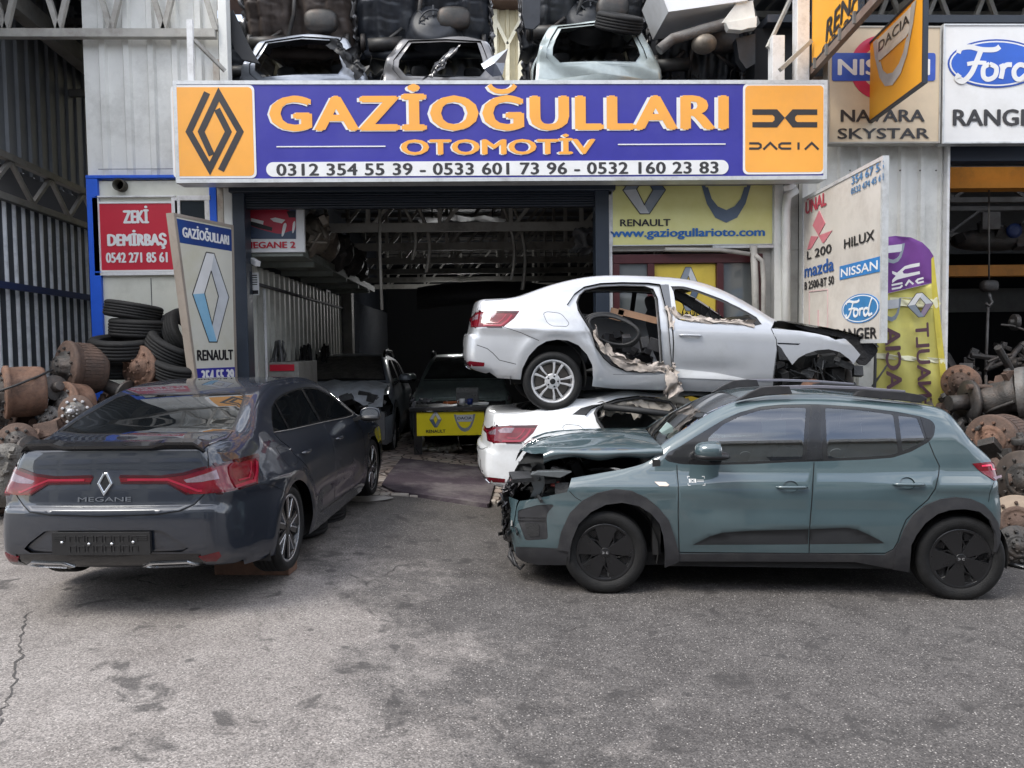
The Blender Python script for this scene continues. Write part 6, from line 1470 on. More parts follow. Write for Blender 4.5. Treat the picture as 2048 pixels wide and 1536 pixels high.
near = [(None, RHOLE, 0), (None, ARCH_S, 0), (None, FW, 0), ('lamp_clear', [(3.491,.922),(3.43,.950),(3.335,.948),(3.372,.901),(3.476,.899)], .005), ('lamp', lampS, .003), ('reflector', [(3.64,.432),(3.45,.419),(3.454,.38),(3.64,.377)], .003),
    ('vent', [(.298,.741),(.034,.739),(.059,.721),(.298,.724)], .002), ('pillar_face', [(1.53,1.31),(1.44,1.315),(1.43,.98),(1.475,.98)], .004)] + gaps + [
    ('jamb', ROUT, -.03), ('window_frame', [(1.42,1.297),(1.395,1.238),(1.372,1.272),(1.296,1.280),(1.121,1.238),(.889,1.156),(.714,1.083),(.605,1.024),(.56,.977),(.541,.913),(.47,.93),(.52,1.0),(.70,1.10),(.889,1.182),(1.121,1.262),(1.28,1.302)], -.004), ('door_moulding', [(1.43,.426),(.969,.394),(.70,.352),(.56,.327),(1.419,.332)], .004), ('front_door', FD, .004), ('fender', FEND, .006),
    (None, [(-1.2,.1),(.325,.1),(.315,.48),(.297,.66),(.307,.776),(.366,.892),(.30,.99),(-1.2,1.1)], 0), ('rear_bumper', [(3.285,.81),(3.11,.756),(2.90,.660),(3.09,.45),(3.09,.20),(3.8,.2),(3.8,.8)], 0)]
c.patch('side', outer, near, 'body', (.05,.04), mirror=False, sides=(1,), skirts=('lamp','jamb','front_door','door_moulding','lamp_clear'))
far = [(None, ARCH_S, 0), (None, QWIN, 0), (None, RWIN, 0), (None, FWIN, 0), ('window_frame', DLO, -.002), (None, [(-1.2,.1),(.325,.1),(.307,.776),(.366,.892),(.30,.99),(-1.2,1.1)], 0)]
c.patch('side', outer, far, 'body', (.09,.08), mirror=False, sides=(-1,))
ws = windshield_regions(ssh, .40, 1.02)
cut = [(None, [(0,-1),(0,1),(ssh.s_top(.28),1),(ssh.s_top(.28),-1)], 0), (None, ws[0][1], 0)]
sr_ = sedan_rear(L, [ws[1]]); sr_ = [(None if nm == 'glass_rear' else ('recess' if nm == 'plate' else nm), p, o) for nm, p, o in sr_]
c.patch('strip', [(a,-1.0) for a in sB]+[(a,1.0) for a in sB[::-1]], cut+sr_, 'body', (.05,.045), skirts=('lamp','reflector','exhaust','lamp_clear'))
sedan_details(c, sv, SILVER, doors=(), trimm=M_trim)
d = c.mesh([('front_door',1)], 'door', SILVER, sv); handle_part(d, c, 1.256, .79, 1, .24, SILVER); c.mesh([('door_moulding',1)], 'door_moulding', WHITE, d)
c.mesh([('fender',1)], 'front_wing', SILVER, sv); c.mesh([('jamb',1)], 'door_jamb', SILVER, sv); c.mesh([('vent',1)], 'wing_vent', M_gloss, sv); c.mesh([('pillar_face',1)], 'pillar_cover', mat('grey pillar', srgb(95,98,104), .5, scale=8), sv)
q = MB(); pr = ssh.side(np.array(RHOLE)); pts = [Vector((p[0], p[1]-.035, p[2])) for p in pr]; q.tube(pts, .011, 6, close=True); q.build('door_seal', M_black, sv)
q = MB()
for a, b in zip(pts, pts[1:]+pts[:1]): q.poly([a, b, b-Vector((0,.10,0)), a-Vector((0,.10,0))])
q.build('jamb_return', SILVER, sv)
# loose hood, sagging black lining at its front
q = MB(); HP_ = [(.10,.955),(-.03,.935),(-.28,.904),(-.475,.870),(-.672,.826),(-.805,.772),(-.861,.708)]
rows = []
for x, z in HP_:
    rows.append([q.vert((x-.02*(y-.6)**2*0, y, z+.03*(1-(y/.7)**2)-.05*(y > .6)*0)) for y in np.linspace(-.70, .62, 14)])
for a, b in zip(rows, rows[1:]):
    for k in range(13): q.face((a[k], b[k], b[k+1], a[k+1]), 0, True)
q.build('hood', SILVER, sv)
q = MB(); lob = [(.05,.925),(-.28,.895),(-.475,.861),(-.672,.815),(-.805,.762),(-.861,.700),(-.851,.651),(-.80,.59),(-.763,.543),(-.725,.518),(-.658,.54),(-.60,.64),(-.55,.72),(-.477,.80),(-.30,.835),(-.1,.87)]
q.prism(Frame((0,.56,0),(1,0,0),(0,0,1)), sm(lob,3), -.02, .012); q.build('hood_lining', mat('hood insulation', (.016,.016,.018), .8, scale=14, bump=1, bscale=18), sv); q = MB(); q.prism(Frame((0,-.60,0),(1,0,0),(0,0,1)), sm(lob,3), -.02, .012); q.build('hood_lining', mat('hood insulation', (.016,.016,.018), .8, scale=14, bump=1, bscale=18), sv)
# wheel, exposed front corner, cabin
wheel(sv, (2.655,.745,.250), .309, .222, .205, 1, 'ten', spin=R(20)); wheel(sv, (2.70,-.745,.250), .309, .222, .205, -1, 'ten')
arches(sv, [(2.70,.30,.395)], .85, 0)
q = MB(); rr = random.Random(5); q.box(-.66,2.9,-.60,.60,.16,.30); q.box(.33,2.2,-.80,.80,.19,.33); q.box(-.62,.30,-.66,.50,.28,.80); q.box(2.35,3.3,-.66,.66,.30,.62); q.build('underbody', M_under, sv)
q = MB()
for k in range(26): rbox(q, (rr.uniform(-.62,.28), rr.uniform(.35,.74), rr.uniform(.22,.66)), (rr.uniform(.04,.18), rr.uniform(.04,.16), rr.uniform(.03,.16)), 0, rr)
for k in range(14):
    p = Vector((rr.uniform(-.55,.25), rr.uniform(.55,.80), rr.uniform(.22,.6))); q.tube([p, p+Vector((rr.uniform(-.2,.2),.02,rr.uniform(-.14,.14))), p+Vector((rr.uniform(-.3,.3),.0,rr.uniform(-.25,.1)))], .010, 6)
q.build('exposed_bay', mat('engine bay black', (0,0,0)), sv, bevel=.004)
q = MB(); q.tube([(-.18,.60,.62),(-.17,.64,.22)], .034, 12); q.tube([(-.55,.55,.60),(-.56,.62,.20)], .05, 10); q.tube([(-.30,.70,.22),(0,.72,.20)], .03, 10); q.build('suspension_strut', mat('dull strut', srgb(90,86,82), .5, metal=.4, scale=9, dirt=(.12,.07,.05), dscale=4), sv)
q = MB(); q.lathe([(-.02,.14),(.02,.14),(.03,.06),(.05,.05),(.05,0)], (-.10,.74,.22), (0,1,0), 24); q.build('brake_disc', M_rust, sv)
q = MB(); blob(q, (2.38,0,.66), (.12,.64,.34), 0, 16, 8, 3, Matrix.Rotation(R(14),3,'Y')); blob(q, (2.05,0,.48), (.30,.64,.10), 0, 16, 8, 3); seat(q, 1.0, .36); seat(q, 1.0, -.36); q.build('seats', M_seat, sv)
q = MB()
for k in range(24): rbox(q, (rr.uniform(1.45,2.1), rr.uniform(-.2,.66), rr.uniform(.40,.78)), (rr.uniform(.06,.26), rr.uniform(.06,.22), rr.uniform(.04,.18)), 0, rr)
q.build('cabin_clutter', mat('clutter black', (.028,.028,.031), .5, scale=7, var=.5), sv, bevel=.006)
q = MB()
for k in range(3):
    cx, cz = 2.03, .80; pts = [Vector((cx+(.30-.02*k)*math.cos(a)*(1+.05*math.sin(3*a)), .60+.05*k+.05*math.sin(2*a+k), cz+(.17-.015*k)*math.sin(a)+.05*math.cos(a))) for a in np.linspace(0, 2*math.pi, 30, endpoint=False)]; q.tube(pts, .016, 8, close=True)
q.build('rubber_seal_loop', M_black, sv)
q = MB(); T = Matrix.Translation((1.72,.42,.97)) @ Matrix.Rotation(R(-12),4,'Y'); q.box(-.22,.22,-.02,.02,-.035,.035,0,T); q.box(.16,.30,-.02,.02,-.10,.02,0,T); q.build('cardboard_piece', mat('cardboard', srgb(190,150,120), .8, scale=9), sv)
q = MB()
S3 = lambda x, z, dy=-.01: (lambda p: Vector((p[0], p[1]+dy, p[2])))(ssh.side(np.array([[x, z]]))[0])
crumple_sheet(q, [S3(2.30,.80),S3(2.22,.62),S3(2.08,.50),S3(1.92,.43),S3(1.70,.405),S3(1.50,.40)], .085, (.0,.01,1), .03, 40, seed=3)
crumple_sheet(q, [S3(1.50,.46,.02),S3(1.47,.36,.03),S3(1.44,.26,.05),S3(1.47,.14,.05)], .14, (-1,0,.1), .04, 22, seed=8)
crumple_sheet(q, [S3(1.44,1.03,.02),S3(1.40,.985,.015),S3(1.25,.955,.015),S3(1.0,.935,.015),S3(.75,.925,.012),S3(.56,.91,.012)], .065, (0,.0,1), .018, 40, seed=5)
crumple_sheet(q, [S3(1.49,1.08,.012),S3(1.46,.98,.012),S3(1.455,.86,.012)], .05, (-1,0,0), .02, 14, seed=6)
q.build('torn_airbag', M_air, sv)
q = MB(); q.beam((1.40,.42,1.26),(.98,.40,1.02),.10,.06); q.beam((1.42,.30,1.28),(1.1,.3,1.16),.2,.05); blob(q, (.45,0,.90), (.22,.68,.12), 0, 20, 8, 3.5)
for k in range(6): q.tube([Vector((1.35-.1*k,.45,1.22-.03*k)), Vector((1.33-.1*k,.46,1.12-.04*k)), Vector((1.36-.12*k,.44,1.05-.03*k))], .006, 5)
q.build('hanging_trim', M_trim, sv)
q = MB(); q.poly([ssh.strip(np.array([[ssh.s_top(x), v]]))[0]-np.array([0,0,.03]) for x, v in ((1.0,-.8),(1.0,.8),(2.45,.8),(2.45,-.8))]); q.build('roof_lining', M_dark, sv)

# ---- the white saloon underneath
wv = thing('white_saloon', 'white saloon with crushed roof carrying the silver car on its boot', 'car')
th = R(3)
wsh = Shape(SED_PROF, **dict(SEDAN, deform=lambda q: np.c_[q[:, 0], q[:, 1], np.where(q[:, 2] > 1.06, 1.06+(q[:, 2]-1.06)*.62, q[:, 2])+.02*np.sin(q[:, 0]*9+q[:, 1]*4)*sst(q[:, 2], 1.0, 1.2)*(1-sst(q[:, 0], 2.6, 3.0))]))
c = Car(wsh); L = wsh.L
whd = math.pi+th; _M = Matrix.Rotation(whd, 4, 'Z')
tip = Vector(wsh.side(np.array([[3.105,.98]]))[0]); tgt = P(1076,850,7.80)
pose(wv, tgt-(_M @ tip), whd)
near = [(None, RHOLE, 0), (None, ARCH_S, 0), (None, FWIN, 0), ('lamp_clear', [(3.491,.922),(3.43,.950),(3.335,.948),(3.372,.901),(3.476,.899)], .005), ('lamp', lampS, .003), ('reflector', [(3.64,.432),(3.45,.419),(3.454,.38),(3.64,.377)], .003)] + gaps[:2] + [('jamb', ROUT, -.03), ('window_frame', DLO, -.002), ('front_door', FDOOR, 0), ('rear_bumper', [(3.285,.81),(3.11,.756),(2.90,.660),(3.09,.45),(3.09,.20),(3.8,.2),(3.8,.8)], 0)]
c.patch('side', outer, near, 'body', (.05,.04), mirror=False, sides=(1,), skirts=('lamp','jamb','lamp_clear'))
c.patch('side', outer, far[:5], 'body', (.09,.08), mirror=False, sides=(-1,))
sr_ = [(('recess' if nm == 'plate' else nm), p, o) for nm, p, o in sedan_rear(L, windshield_regions(wsh, .40, 1.02))]
c.patch('strip', [(a,-1.0) for a in sB]+[(a,1.0) for a in sB[::-1]], sr_, 'body', (.05,.045), skirts=('lamp','reflector','exhaust','lamp_clear'))
M_dlamp = mat('dusky lamp lens', (.12,.002,.008), .1, scale=7, var=.4, coat=.3)
sedan_details(c, wv, WHITE, glass_m=M_tint, lamps=(M_dlamp, M_lampw), doors=((1,'front_door'),), trimm=M_trim)
c.mesh([('jamb',1)], 'door_jamb', WHITE, wv)
q = MB(); q.box(-.6,3.1,-.66,.66,.16,.34); q.box(2.42,2.46,-.70,.70,.3,1.02); q.build('underbody', M_under, wv); arches(wv, [(2.70,.33,.38),(0,.33,.38)], .85, 0)
for x in (2.70, 0):
    for sd in (1,-1): wheel(wv, (x, sd*.745, .30), .305, .222, .205, sd, 'ten')
q = MB(); S3 = lambda x, z, dy=-.03: (lambda p: Vector((p[0], p[1]+dy, p[2])))(wsh.side(np.array([[x, z]]))[0])
crumple_sheet(q, [S3(2.42,1.16,-.06),S3(2.1,1.22,-.05),S3(1.8,1.24,-.04),S3(1.4,1.22,-.03)], .16, (.1,-.1,-1), .05, 34, seed=12); crumple_sheet(q, [S3(1.95,1.22,-.06),S3(1.72,1.02,-.05),S3(1.62,.80,-.05)], .2, (-1,-.2,.1), .05, 24, seed=14)
q.build('torn_lining', M_lining, wv)
q = MB(); pr = wsh.side(np.array(RHOLE)); q.tube([Vector((p[0], p[1]-.01, p[2])) for p in pr], .016, 6, close=True); q.tube([S3(2.35,1.22,.0),S3(1.95,1.10,.02),S3(1.5,1.04,.03)], .035, 8); q.build('door_seal', M_black, wv)
q = MB(); seat(q, 1.0, .36); blob(q, (2.35,0,.66), (.12,.64,.32), 0, 16, 8, 3); q.build('seats', M_seat, wv)
# ------------------------------------------------------------------ cars and clutter inside the bay
def front_car(name, label, paint_m, loc, hd, sc, crashed=False, glass_m=None):
    t = thing(name, label, 'car'); pose(t, Vector(loc), hd, 0, 0, sc)
    S_ = Shape(H_PROF, .875, H_SECT, (-.25,.28,2), (2.75,.30,2), .08, (.16,.10), (.0,2.6), .05, wshape=h_shape); c = Car(S_); L = S_.L
    sB = np.linspace(.02, L, 160); B = S_.border(sB); outer = [tuple(p) for p in B]+[(2.90,.255),(2.24,.215),(.46,.24),(.33,.22),(-.455,.225),(-.70,.21)]
    c.patch('side', outer, [(None, AFi, 0), (None, ARi, 0), ('glass', G_FW, -.004), ('glass', G_RW, -.004), ('glass', G_QW, -.004), ('trim', G_DLO, -.002), ('flare', AFo, .014), ('flare', ARo, .014), ('gap', ribbon([(.46,1.04),(.458,.897),(.450,.651),(.457,.350)], .008), -.004), ('gap', ribbon([(1.528,1.062),(1.491,.805),(1.470,.56),(1.472,.348)], .008), -.004)] + ([(None, [(-1,.60),(-.50,.66),(-.36,.80),(-.40,.95),(-1,.95)], 0)] if crashed else [('lamp', [(-.9,.80),(-.62,.82),(-.50,.90),(-.9,.88)], .003)]), 'body', (.09,.07), skirts=('flare',))
    s1, s2, s3 = S_.s_front(.66,-.6), S_.s_front(.80,-.7), S_.s_top(.30)
    reg = windshield_regions(S_, .345, 1.02, .90, .87)
    if crashed:
        reg += [(None, [(S_.s_front(.42,-.7),-1),(s3-.62,-1),(s3-.70,-.2),(s3-.80,.3),(s3-.62,1),(S_.s_front(.42,-.7),1)], 0)]
    else:
        g0, g1 = S_.s_front(.62,-.6), S_.s_front(.82,-.7)
        for k in range(4):
            a = g0+.02+(g1-g0)*k/4.2
            for sx in (1, -1):
                for j in range(2): reg.append(('chrome', [(a+.010, sx*(.06+.25*j)),(a+.010, sx*(.27+.25*j)),(a+.036, sx*(.27+.25*j)),(a+.036, sx*(.06+.25*j))], .012))
        for sx in (1, -1):
            reg += [('chrome', srib([(g0+.05, sx*.60),(g0+.03, sx*.72),(g0+.12, sx*.80),(g0+.14, sx*.66)], .022, True), .008), ('chrome', srib([(g1-.04, sx*.60),(g1-.03, sx*.80),(g1, sx*.96)], .018), .008)]
        reg += [('grille', [(g0,-.60),(g0,.60),(g0+.01,.97),(g1,.98),(g1,-.98),(g0+.01,-.97)], -.01), ('low', [(0,-1),(0,1),(S_.s_front(.48,-.7),.9),(S_.s_front(.48,-.7),-.9)], .003)]
    reg += [('gap', srib([(S_.s_front(.86,-.6),-.86),(S_.s_front(.86,-.6),.86)], .010), -.004), ('gap', srib([(s3-.02,-.93),(s3-.02,.93)], .02), -.004)]
    c.patch('strip', [(a,-1.0) for a in sB]+[(a,1.0) for a in sB[::-1]], reg, 'body', (.08,.08), skirts=('chrome',))
    c.mesh([('body',0),('body',1),('body',-1)], 'body', paint_m, t); c.mesh([('flare',1),('flare',-1)], 'wheel_arch_flare', M_clad, t); c.mesh([('gap',0),('gap',1),('gap',-1)], 'panel_gap', M_gap, t); c.mesh([('trim',1),('trim',-1)], 'window_frame', M_trim, t)
    for sd in (1,-1): c.mesh([('glass',sd)], 'window', M_tint, t); mirror_part(t, (.735,.945,1.147), sd, paint_m, (.12,.105,.075))
    c.mesh([('windshield',0)], 'windscreen', glass_m or M_tint, t); c.mesh([('glass_edge',0)], 'glass_seal', M_trim, t)
    c.mesh([('chrome',0)], 'grille_chrome', M_chrome, t); c.mesh([('grille',0)], 'grille', M_black, t); c.mesh([('low',0)], 'bumper_lip', M_clad, t); c.mesh([('lamp',1),('lamp',-1)], 'head_lamp', M_lampw, t)
    arches(t, [(2.58,.31,.42), (-.06,.33,.43)], .85, 0); q = MB(); q.box(-.66,2.85,-.68,.68,.2,.34); q.box(.35,.40,-.75,.75,.3,1.08); q.build('underbody', M_under, t)
    for x in (-.06, 2.58):
        for sd in (1, -1): wheel(t, (x, sd*.745, .33), .33, .235, .205, sd, 'ten')
    for sd in (1, -1):
        q = MB(); y = .57*sd; q.tube([(1.0,y,1.50),(1.12,y,1.585),(1.3,y,1.605),(2.1,y,1.575),(2.35,y,1.49)], .022, 8); q.build('roof_rail', M_satin, t)
    return t, S_, c
DKGREEN = paint('dusty dark green paint', srgb(140,154,150), metal=.2, rough=.5, coat=.35, dirt=srgb(62,66,64), damt=.6, dscale=2)
DKGREY = paint('dusty dark grey paint', srgb(140,146,154), metal=.2, rough=.45, coat=.5, dirt=srgb(85,85,84), damt=.55, dscale=3)
SC = 1.12
wc = G(785,905,.13); xc = wc.x-.80*SC
t1, S_, c = front_car('crashed_suv', 'dark grey off-roader with crushed hood and missing right headlamp parked inside the garage bay', DKGREY, (xc, wc.y+.03*SC, .11), R(90), SC, True, mat('shattered dusty windscreen', (.09,.083,.075), .35, scale=5, var=.6, bump=1.0, bscale=14, dirt=(.16,.15,.14), dscale=6, damt=.6))
q = MB(); rows = []
for i in range(19):
    t = i/18; r = []
    for j in range(23):
        v = -1+2*j/22; x = .32-t*(1.05+.06*math.sin(5*v)); nz = mnoise.noise(Vector((x*4, v*3, 2.2)))
        r.append(q.vert((x, v*.76, np.interp(x,[-.8,-.6,-.3,.3],[.90,1.02,1.08,1.13])+.07*nz-.03*v*v+.05*sst(v,.5,.9)*sst(t,.4,.9)-.10*sst(t,.85,1))))
    rows.append(r)
for a, b in zip(rows, rows[1:]):
    for j in range(22): q.face((a[j], b[j], b[j+1], a[j+1]), 0, True)
q.build('hood', mat('scraped hood', srgb(185,190,196), .42, metal=.2, scale=3, var=.3, dirt=srgb(130,130,130), dscale=4, damt=.5), t1)
q = MB(); rr = random.Random(21)
for k in range(44): rbox(q, (rr.uniform(-.74,-.2), rr.uniform(-.76,.76), rr.uniform(.38,.95)), (rr.uniform(.05,.2), rr.uniform(.05,.22), rr.uniform(.03,.16)), 0, rr)
for k in range(20):
    p = Vector((-.72+rr.uniform(-.05,.05), rr.uniform(-.76,.2), rr.uniform(.5,.92))); q.tube([p, p+Vector((.02,rr.uniform(-.2,.2),rr.uniform(-.1,.1))), p+Vector((.05,rr.uniform(-.2,.2),rr.uniform(-.15,.05)))], .012, 6)
q.build('engine_bay', mat('bay grey', (.05,.05,.052), .5, scale=8, var=.6), t1, bevel=.004)
q = MB(); q.box(-.80,-.74,-.79,-.55,.30,.72); q.tube([(-.76,-.74,.62),(-.78,-.60,.66)], .03, 8); q.build('hanging_bracket', M_grey, t1, bevel=.005)
xm = P(921,760,14.3).x
front_car('dark_green_suv', 'dusty dark green off-roader with chrome barred grille parked behind the yellow fronted desk', DKGREEN, (xm, 14.95, .06), R(90), SC, False, mat('dusty windscreen', (.055,.062,.060), .18, scale=3, var=.4, dirt=(.06,.06,.058), dscale=4))

# desk with the yellow banner
dy = 12.6
dk = thing('yellow_front_desk', 'black desk with a yellow emblem banner across its front standing at the garage mouth', 'desk', (P(898,860,dy).x, dy, fz(-.6)))
fr = Frame((0, dy, 0), (1,0,0), (0,0,1)); q = MB(); a = fr.px(819,822); b = fr.px(977,812); q.box(a[0], b[0], dy-.08, dy+.72, a[1], b[1]); put(q, 'desk_top', M_satin, dk, bevel=.005)
for xx, yy in ((835,912),(964,905)):
    for dd in (.04, .60):
        q = MB(); a = fr.px(xx-7,yy); b = fr.px(xx+7,822); z0 = fz(a[0]); q.box(a[0], b[0], dy+dd, dy+dd+.07, z0, b[1]-.002); put(q, 'leg', M_satin, dk)
q = MB(); a = fr.px(834,872); b = fr.px(968,823); q.box(a[0], b[0], dy+.0, dy+.02, a[1], b[1]); put(q, 'banner', mat('bright yellow print', srgb(240,222,20), .45, scale=4, var=.04), dk)
F8 = Frame((0, dy-.002, 0), (1,0,0), (0,0,1))
x0, y0 = F8.px(859,855); x1, y1 = F8.px(883,824); diamond3d(F8, x0, y0, x1, y1, dk); x0, y0 = F8.px(908,864); x1, y1 = F8.px(951,828); shield(F8, x0, y0, x1, y1, dk)
q = MB(); text_px(q, F8, 'RENAULT', 852, 866, 891, 859, h=.003, weight=0); put(q, 'lettering', M_sblk, dk)
ztop = fr.px(819,812)[1]
def on_desk(px, dd=.2): return Vector((fr.px(px,812)[0], dy+dd, ztop))
p = on_desk(934,.35); t = thing('laptop', 'open black laptop standing on the desk', 'laptop', p); q = MB(); q.box(-.19,.19,-.012,.012,.005,.27,0,Matrix.Rotation(R(-8),4,'X')); q.box(-.19,.19,.02,.28,.0,.015); q.build('screen_and_base', M_satin, t, bevel=.004)
for px, lab, m, nm in ((924,'white mug on the desk in front of the laptop',M_swh,'mug'),(940,'dark blue mug with brown rim on the desk',mat('mug blue',srgb(30,45,105),.25),'mug')):
    p = on_desk(px,.08); t = thing(nm, lab, 'mug', p); q = MB(); q.lathe([(0,0),(0,.045),(.10,.048),(.10,.042),(.02,.038),(.02,0)], (0,0,0), (0,0,1), 20); q.build('cup', m, t); q = MB(); q.tube([(-.045,0,.08),(-.075,0,.07),(-.075,0,.035),(-.045,0,.02)], .007, 6); q.build('handle', m, t)
p = on_desk(961,.12); q = MB(); 
for k in range(5): q.box(-.14+.01*k,.13,-.06,.12,.006*k,.006*k+.005,0,Matrix.Rotation(.05*k,4,'Z'))
o = q.build('paper_pile', M_swh, None, label='small pile of white papers on the right end of the desk', cat='papers'); o.location = p
t = thing('cable_coil', 'tangled orange and white cables lying on the middle of the desk', 'cables', on_desk(902,.15)); q = MB(); rr = random.Random(2)
for k in range(7): q.tube([Vector((rr.uniform(-.14,.14), rr.uniform(-.06,.08), rr.uniform(.01,.05))) for _ in range(7)], .009, 6)
q.build('cable', mat('orange cable', srgb(200,110,60), .5), t)
t = thing('small_parts', 'dark heap of small parts on the left end of the desk', 'parts', on_desk(842,.2)); q = MB()
for k in range(16): rbox(q, (rr.uniform(-.17,.15), rr.uniform(-.08,.1), rr.uniform(.02,.08)), (rr.uniform(.03,.10), rr.uniform(.03,.1), rr.uniform(.02,.06)), 0, rr, 1.2)
q.build('part_pile', M_grey, t)
t = thing('chair_frame', 'thin chrome chair frame under the desk', 'chair', (fr.px(940,900)[0], dy+.9, fz(-.3))); q = MB()
for x in (-.22,.22): q.tube([(x,0,0),(x,0,.45)], .012, 8); q.tube([(x,.4,0),(x,.4,.8)], .012, 8)
q.tube([(-.22,0,.12),(.22,0,.12)], .01, 8); q.box(-.24,.24,-.02,.42,.45,.49); q.build('frame', M_chrome, t)
# gearbox casting on the floor
p = G(878,905,fz(-.6)); t = thing('subframe', 'greasy aluminium subframe lying on the paving under the desk', 'car part', (p.x, p.y-.1, fz(p.x))); q = MB(); rr = random.Random(4)
q.tube([(-.34,.05,.05),(-.25,0,.22),(-.30,.05,.34)], .035, 8); q.tube([(-.30,0,.06),(-.1,-.05,.05),(.15,0,.07),(.36,.04,.10)], .045, 8); q.tube([(.2,-.1,.06),(.38,.05,.05),(.36,.25,.1)], .03, 8)
for k in range(26): rbox(q, (rr.uniform(-.36,.38), rr.uniform(-.1,.2), rr.uniform(.03,.11)), (rr.uniform(.03,.1), rr.uniform(.03,.1), rr.uniform(.02,.08)), 0, rr, 1.2)
q.build('casting', mat('greasy aluminium', srgb(150,148,142), .45, metal=.5, scale=8, var=.4, dirt=(.04,.04,.04), dscale=6, damt=.8), t, bevel=.006)
# mat on the floor
q = MB(); cor = [G(x,y,fz(-.7)) for x,y in ((803,926),(969,929.5),(990,957),(978,1000),(900,997),(790,992),(763,981),(780,955))]; cx = sum(c_.x for c_ in cor)/8; cy = sum(c_.y for c_ in cor)/8
pts2 = rounded([(c_.x-cx, c_.y-cy) for c_ in cor], .05, 3); n = len(pts2); g = np.array([(a, b) for a in np.arange(-1.2, 1.2, .07) for b in np.arange(-.7, .7, .07)]); g = [tuple(p) for p in g[pip(pts2, g)]]
V_, E_, F_, *_ = geometry.delaunay_2d_cdt([Vector(p) for p in pts2+g], [(k, (k+1) % n) for k in range(n)], [], 1, 1e-5, False)
wr = lambda a, b: fz(cx+a)+.027+.010*abs(mnoise.noise(Vector((a*3, b*3, 4))))+.012*math.exp(-((a*.5+b-.1)/.03)**2)*.6
ids = [q.vert((v.x, v.y, wr(v.x, v.y))) for v in V_]
for f in F_: q.face([ids[k] for k in f], 0, True)
lo = [q.vert((a, b, fz(cx+a)-.03)) for a, b in pts2]; hi = [q.vert((a, b, wr(a, b))) for a, b in pts2]
for k in range(n): q.face((hi[k], lo[k], lo[(k+1)%n], hi[(k+1)%n]))
o = q.build('floor_mat', mat('purple grey carpet', srgb(74,64,72), .95, scale=2.5, var=.35, bump=.6, bscale=60, dirt=srgb(132,126,124), dscale=1.1, damt=.85), None, label='worn purple grey carpet mat on the paving before the desk', cat='mat'); o.location = (cx, cy, 0)

# shelf goods, wall clutter and hanging pieces
M_alc = mat('cast aluminium', srgb(118,110,100), .5, metal=.35, scale=5, var=.35, dirt=(.07,.06,.05), dscale=4, damt=.7)
def casting(name, label, loc, s, seed, m=M_alc, group=None):
    t = thing(name, label, 'gearbox', loc, group=group); rr = random.Random(seed); q = MB()
    q.lathe([(-.30*s,0),(-.30*s,.10*s),(-.22*s,.16*s),(-.05*s,.20*s),(.0,.27*s),(.05*s,.27*s),(.06*s,.20*s),(.20*s,.17*s),(.26*s,.09*s),(.26*s,0)], (0,0,.22*s), (.8,.6,rr.uniform(-.3,.3)), 22, ripple=lambda j, u: 1+.07*math.sin(j*2.1+u*20/s))
    for k in range(14): rbox(q, (rr.uniform(-.25,.25)*s, rr.uniform(-.2,.2)*s, rr.uniform(.05,.4)*s), (rr.uniform(.05,.16)*s, rr.uniform(.05,.16)*s, rr.uniform(.04,.14)*s), 0, rr, 1)
    for k in range(5): q.tube([(rr.uniform(-.2,.2)*s, -.15*s, rr.uniform(.1,.4)*s), (rr.uniform(-.3,.3)*s, -.25*s, rr.uniform(.1,.3)*s), (rr.uniform(-.3,.3)*s, -.22*s, rr.uniform(.0,.2)*s)], .018*s, 6)
    q.build('housing', m, t, bevel=.006*s); return t
for px, Y, s, lab in ((640,10.75,1.15,'dusty grey gearbox at the front of the garage shelf'),(625,11.9,1.5,'big grey gearbox behind the first one on the shelf'),(668,12.6,1.25,'dark gearbox hanging over the shelf edge'),(690,13.8,1.2,'gearbox casting farther back on the shelf'),(702,15.2,1.2,'last gearbox at the far end of the shelf')):
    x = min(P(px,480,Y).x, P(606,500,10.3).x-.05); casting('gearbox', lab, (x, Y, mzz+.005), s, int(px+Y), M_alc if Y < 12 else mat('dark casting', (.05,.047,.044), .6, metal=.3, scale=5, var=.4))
t = thing('car_picture_sign', 'white sign with a red car picture and red lettering over the shelf edge', 'sign', P(546,450,10.28)); F9 = Frame((0,10.27,0),(1,0,0),(0,0,1)); a = F9.px(485,505); b = F9.px(607,402)
board(F9, a[0], a[1], b[0], b[1], .06, t, M_swh, M_swh, .01)
def f9(pts, m, nm, h0=-.005, h1=.001): q = MB(); q.prism(F9, [F9.px(470+x/4.268, 400+y/4.268) for x, y in pts], h0, h1); return put(q, nm, m, t)
f9([(65,40),(520,40),(520,332),(65,332)], mat('poster road', srgb(62,75,98), .4, scale=2, var=.3), 'picture_ground')
f9(sm([(80,150),(85,100),(150,70),(300,60),(430,80),(510,130),(515,250),(470,265),(400,285),(350,285),(220,250),(110,205)],3), mat('poster red', srgb(175,38,62), .35, scale=2), 'red_car_print', -.005, .002)
f9([(80,165),(200,200),(320,235),(315,265),(200,240),(90,200)], M_sblk, 'grille_print', 0, .003); f9([(140,155),(245,180),(240,210),(138,182)], M_swh, 'plate_print', 0, .004)
f9([(300,160),(345,150),(430,170),(400,200),(330,185)], M_swh, 'lamp_print', 0, .003); f9(sm([(410,220),(430,195),(440,220),(415,300),(398,305)],3), M_swh, 'wheel_print', 0, .003); f9(sm([(495,200),(512,180),(515,220),(500,278),(488,275)],3), M_swh, 'wheel_print', 0, .003); f9([(440,95),(515,95),(515,150),(460,150)], M_sblk, 'window_print', 0, .003)
q = MB(); text_px(q, F9, 'MEGANE 2', 490, 497, 591, 483, h=.004, weight=0, bold=.06); put(q, 'lettering', M_sred, t)
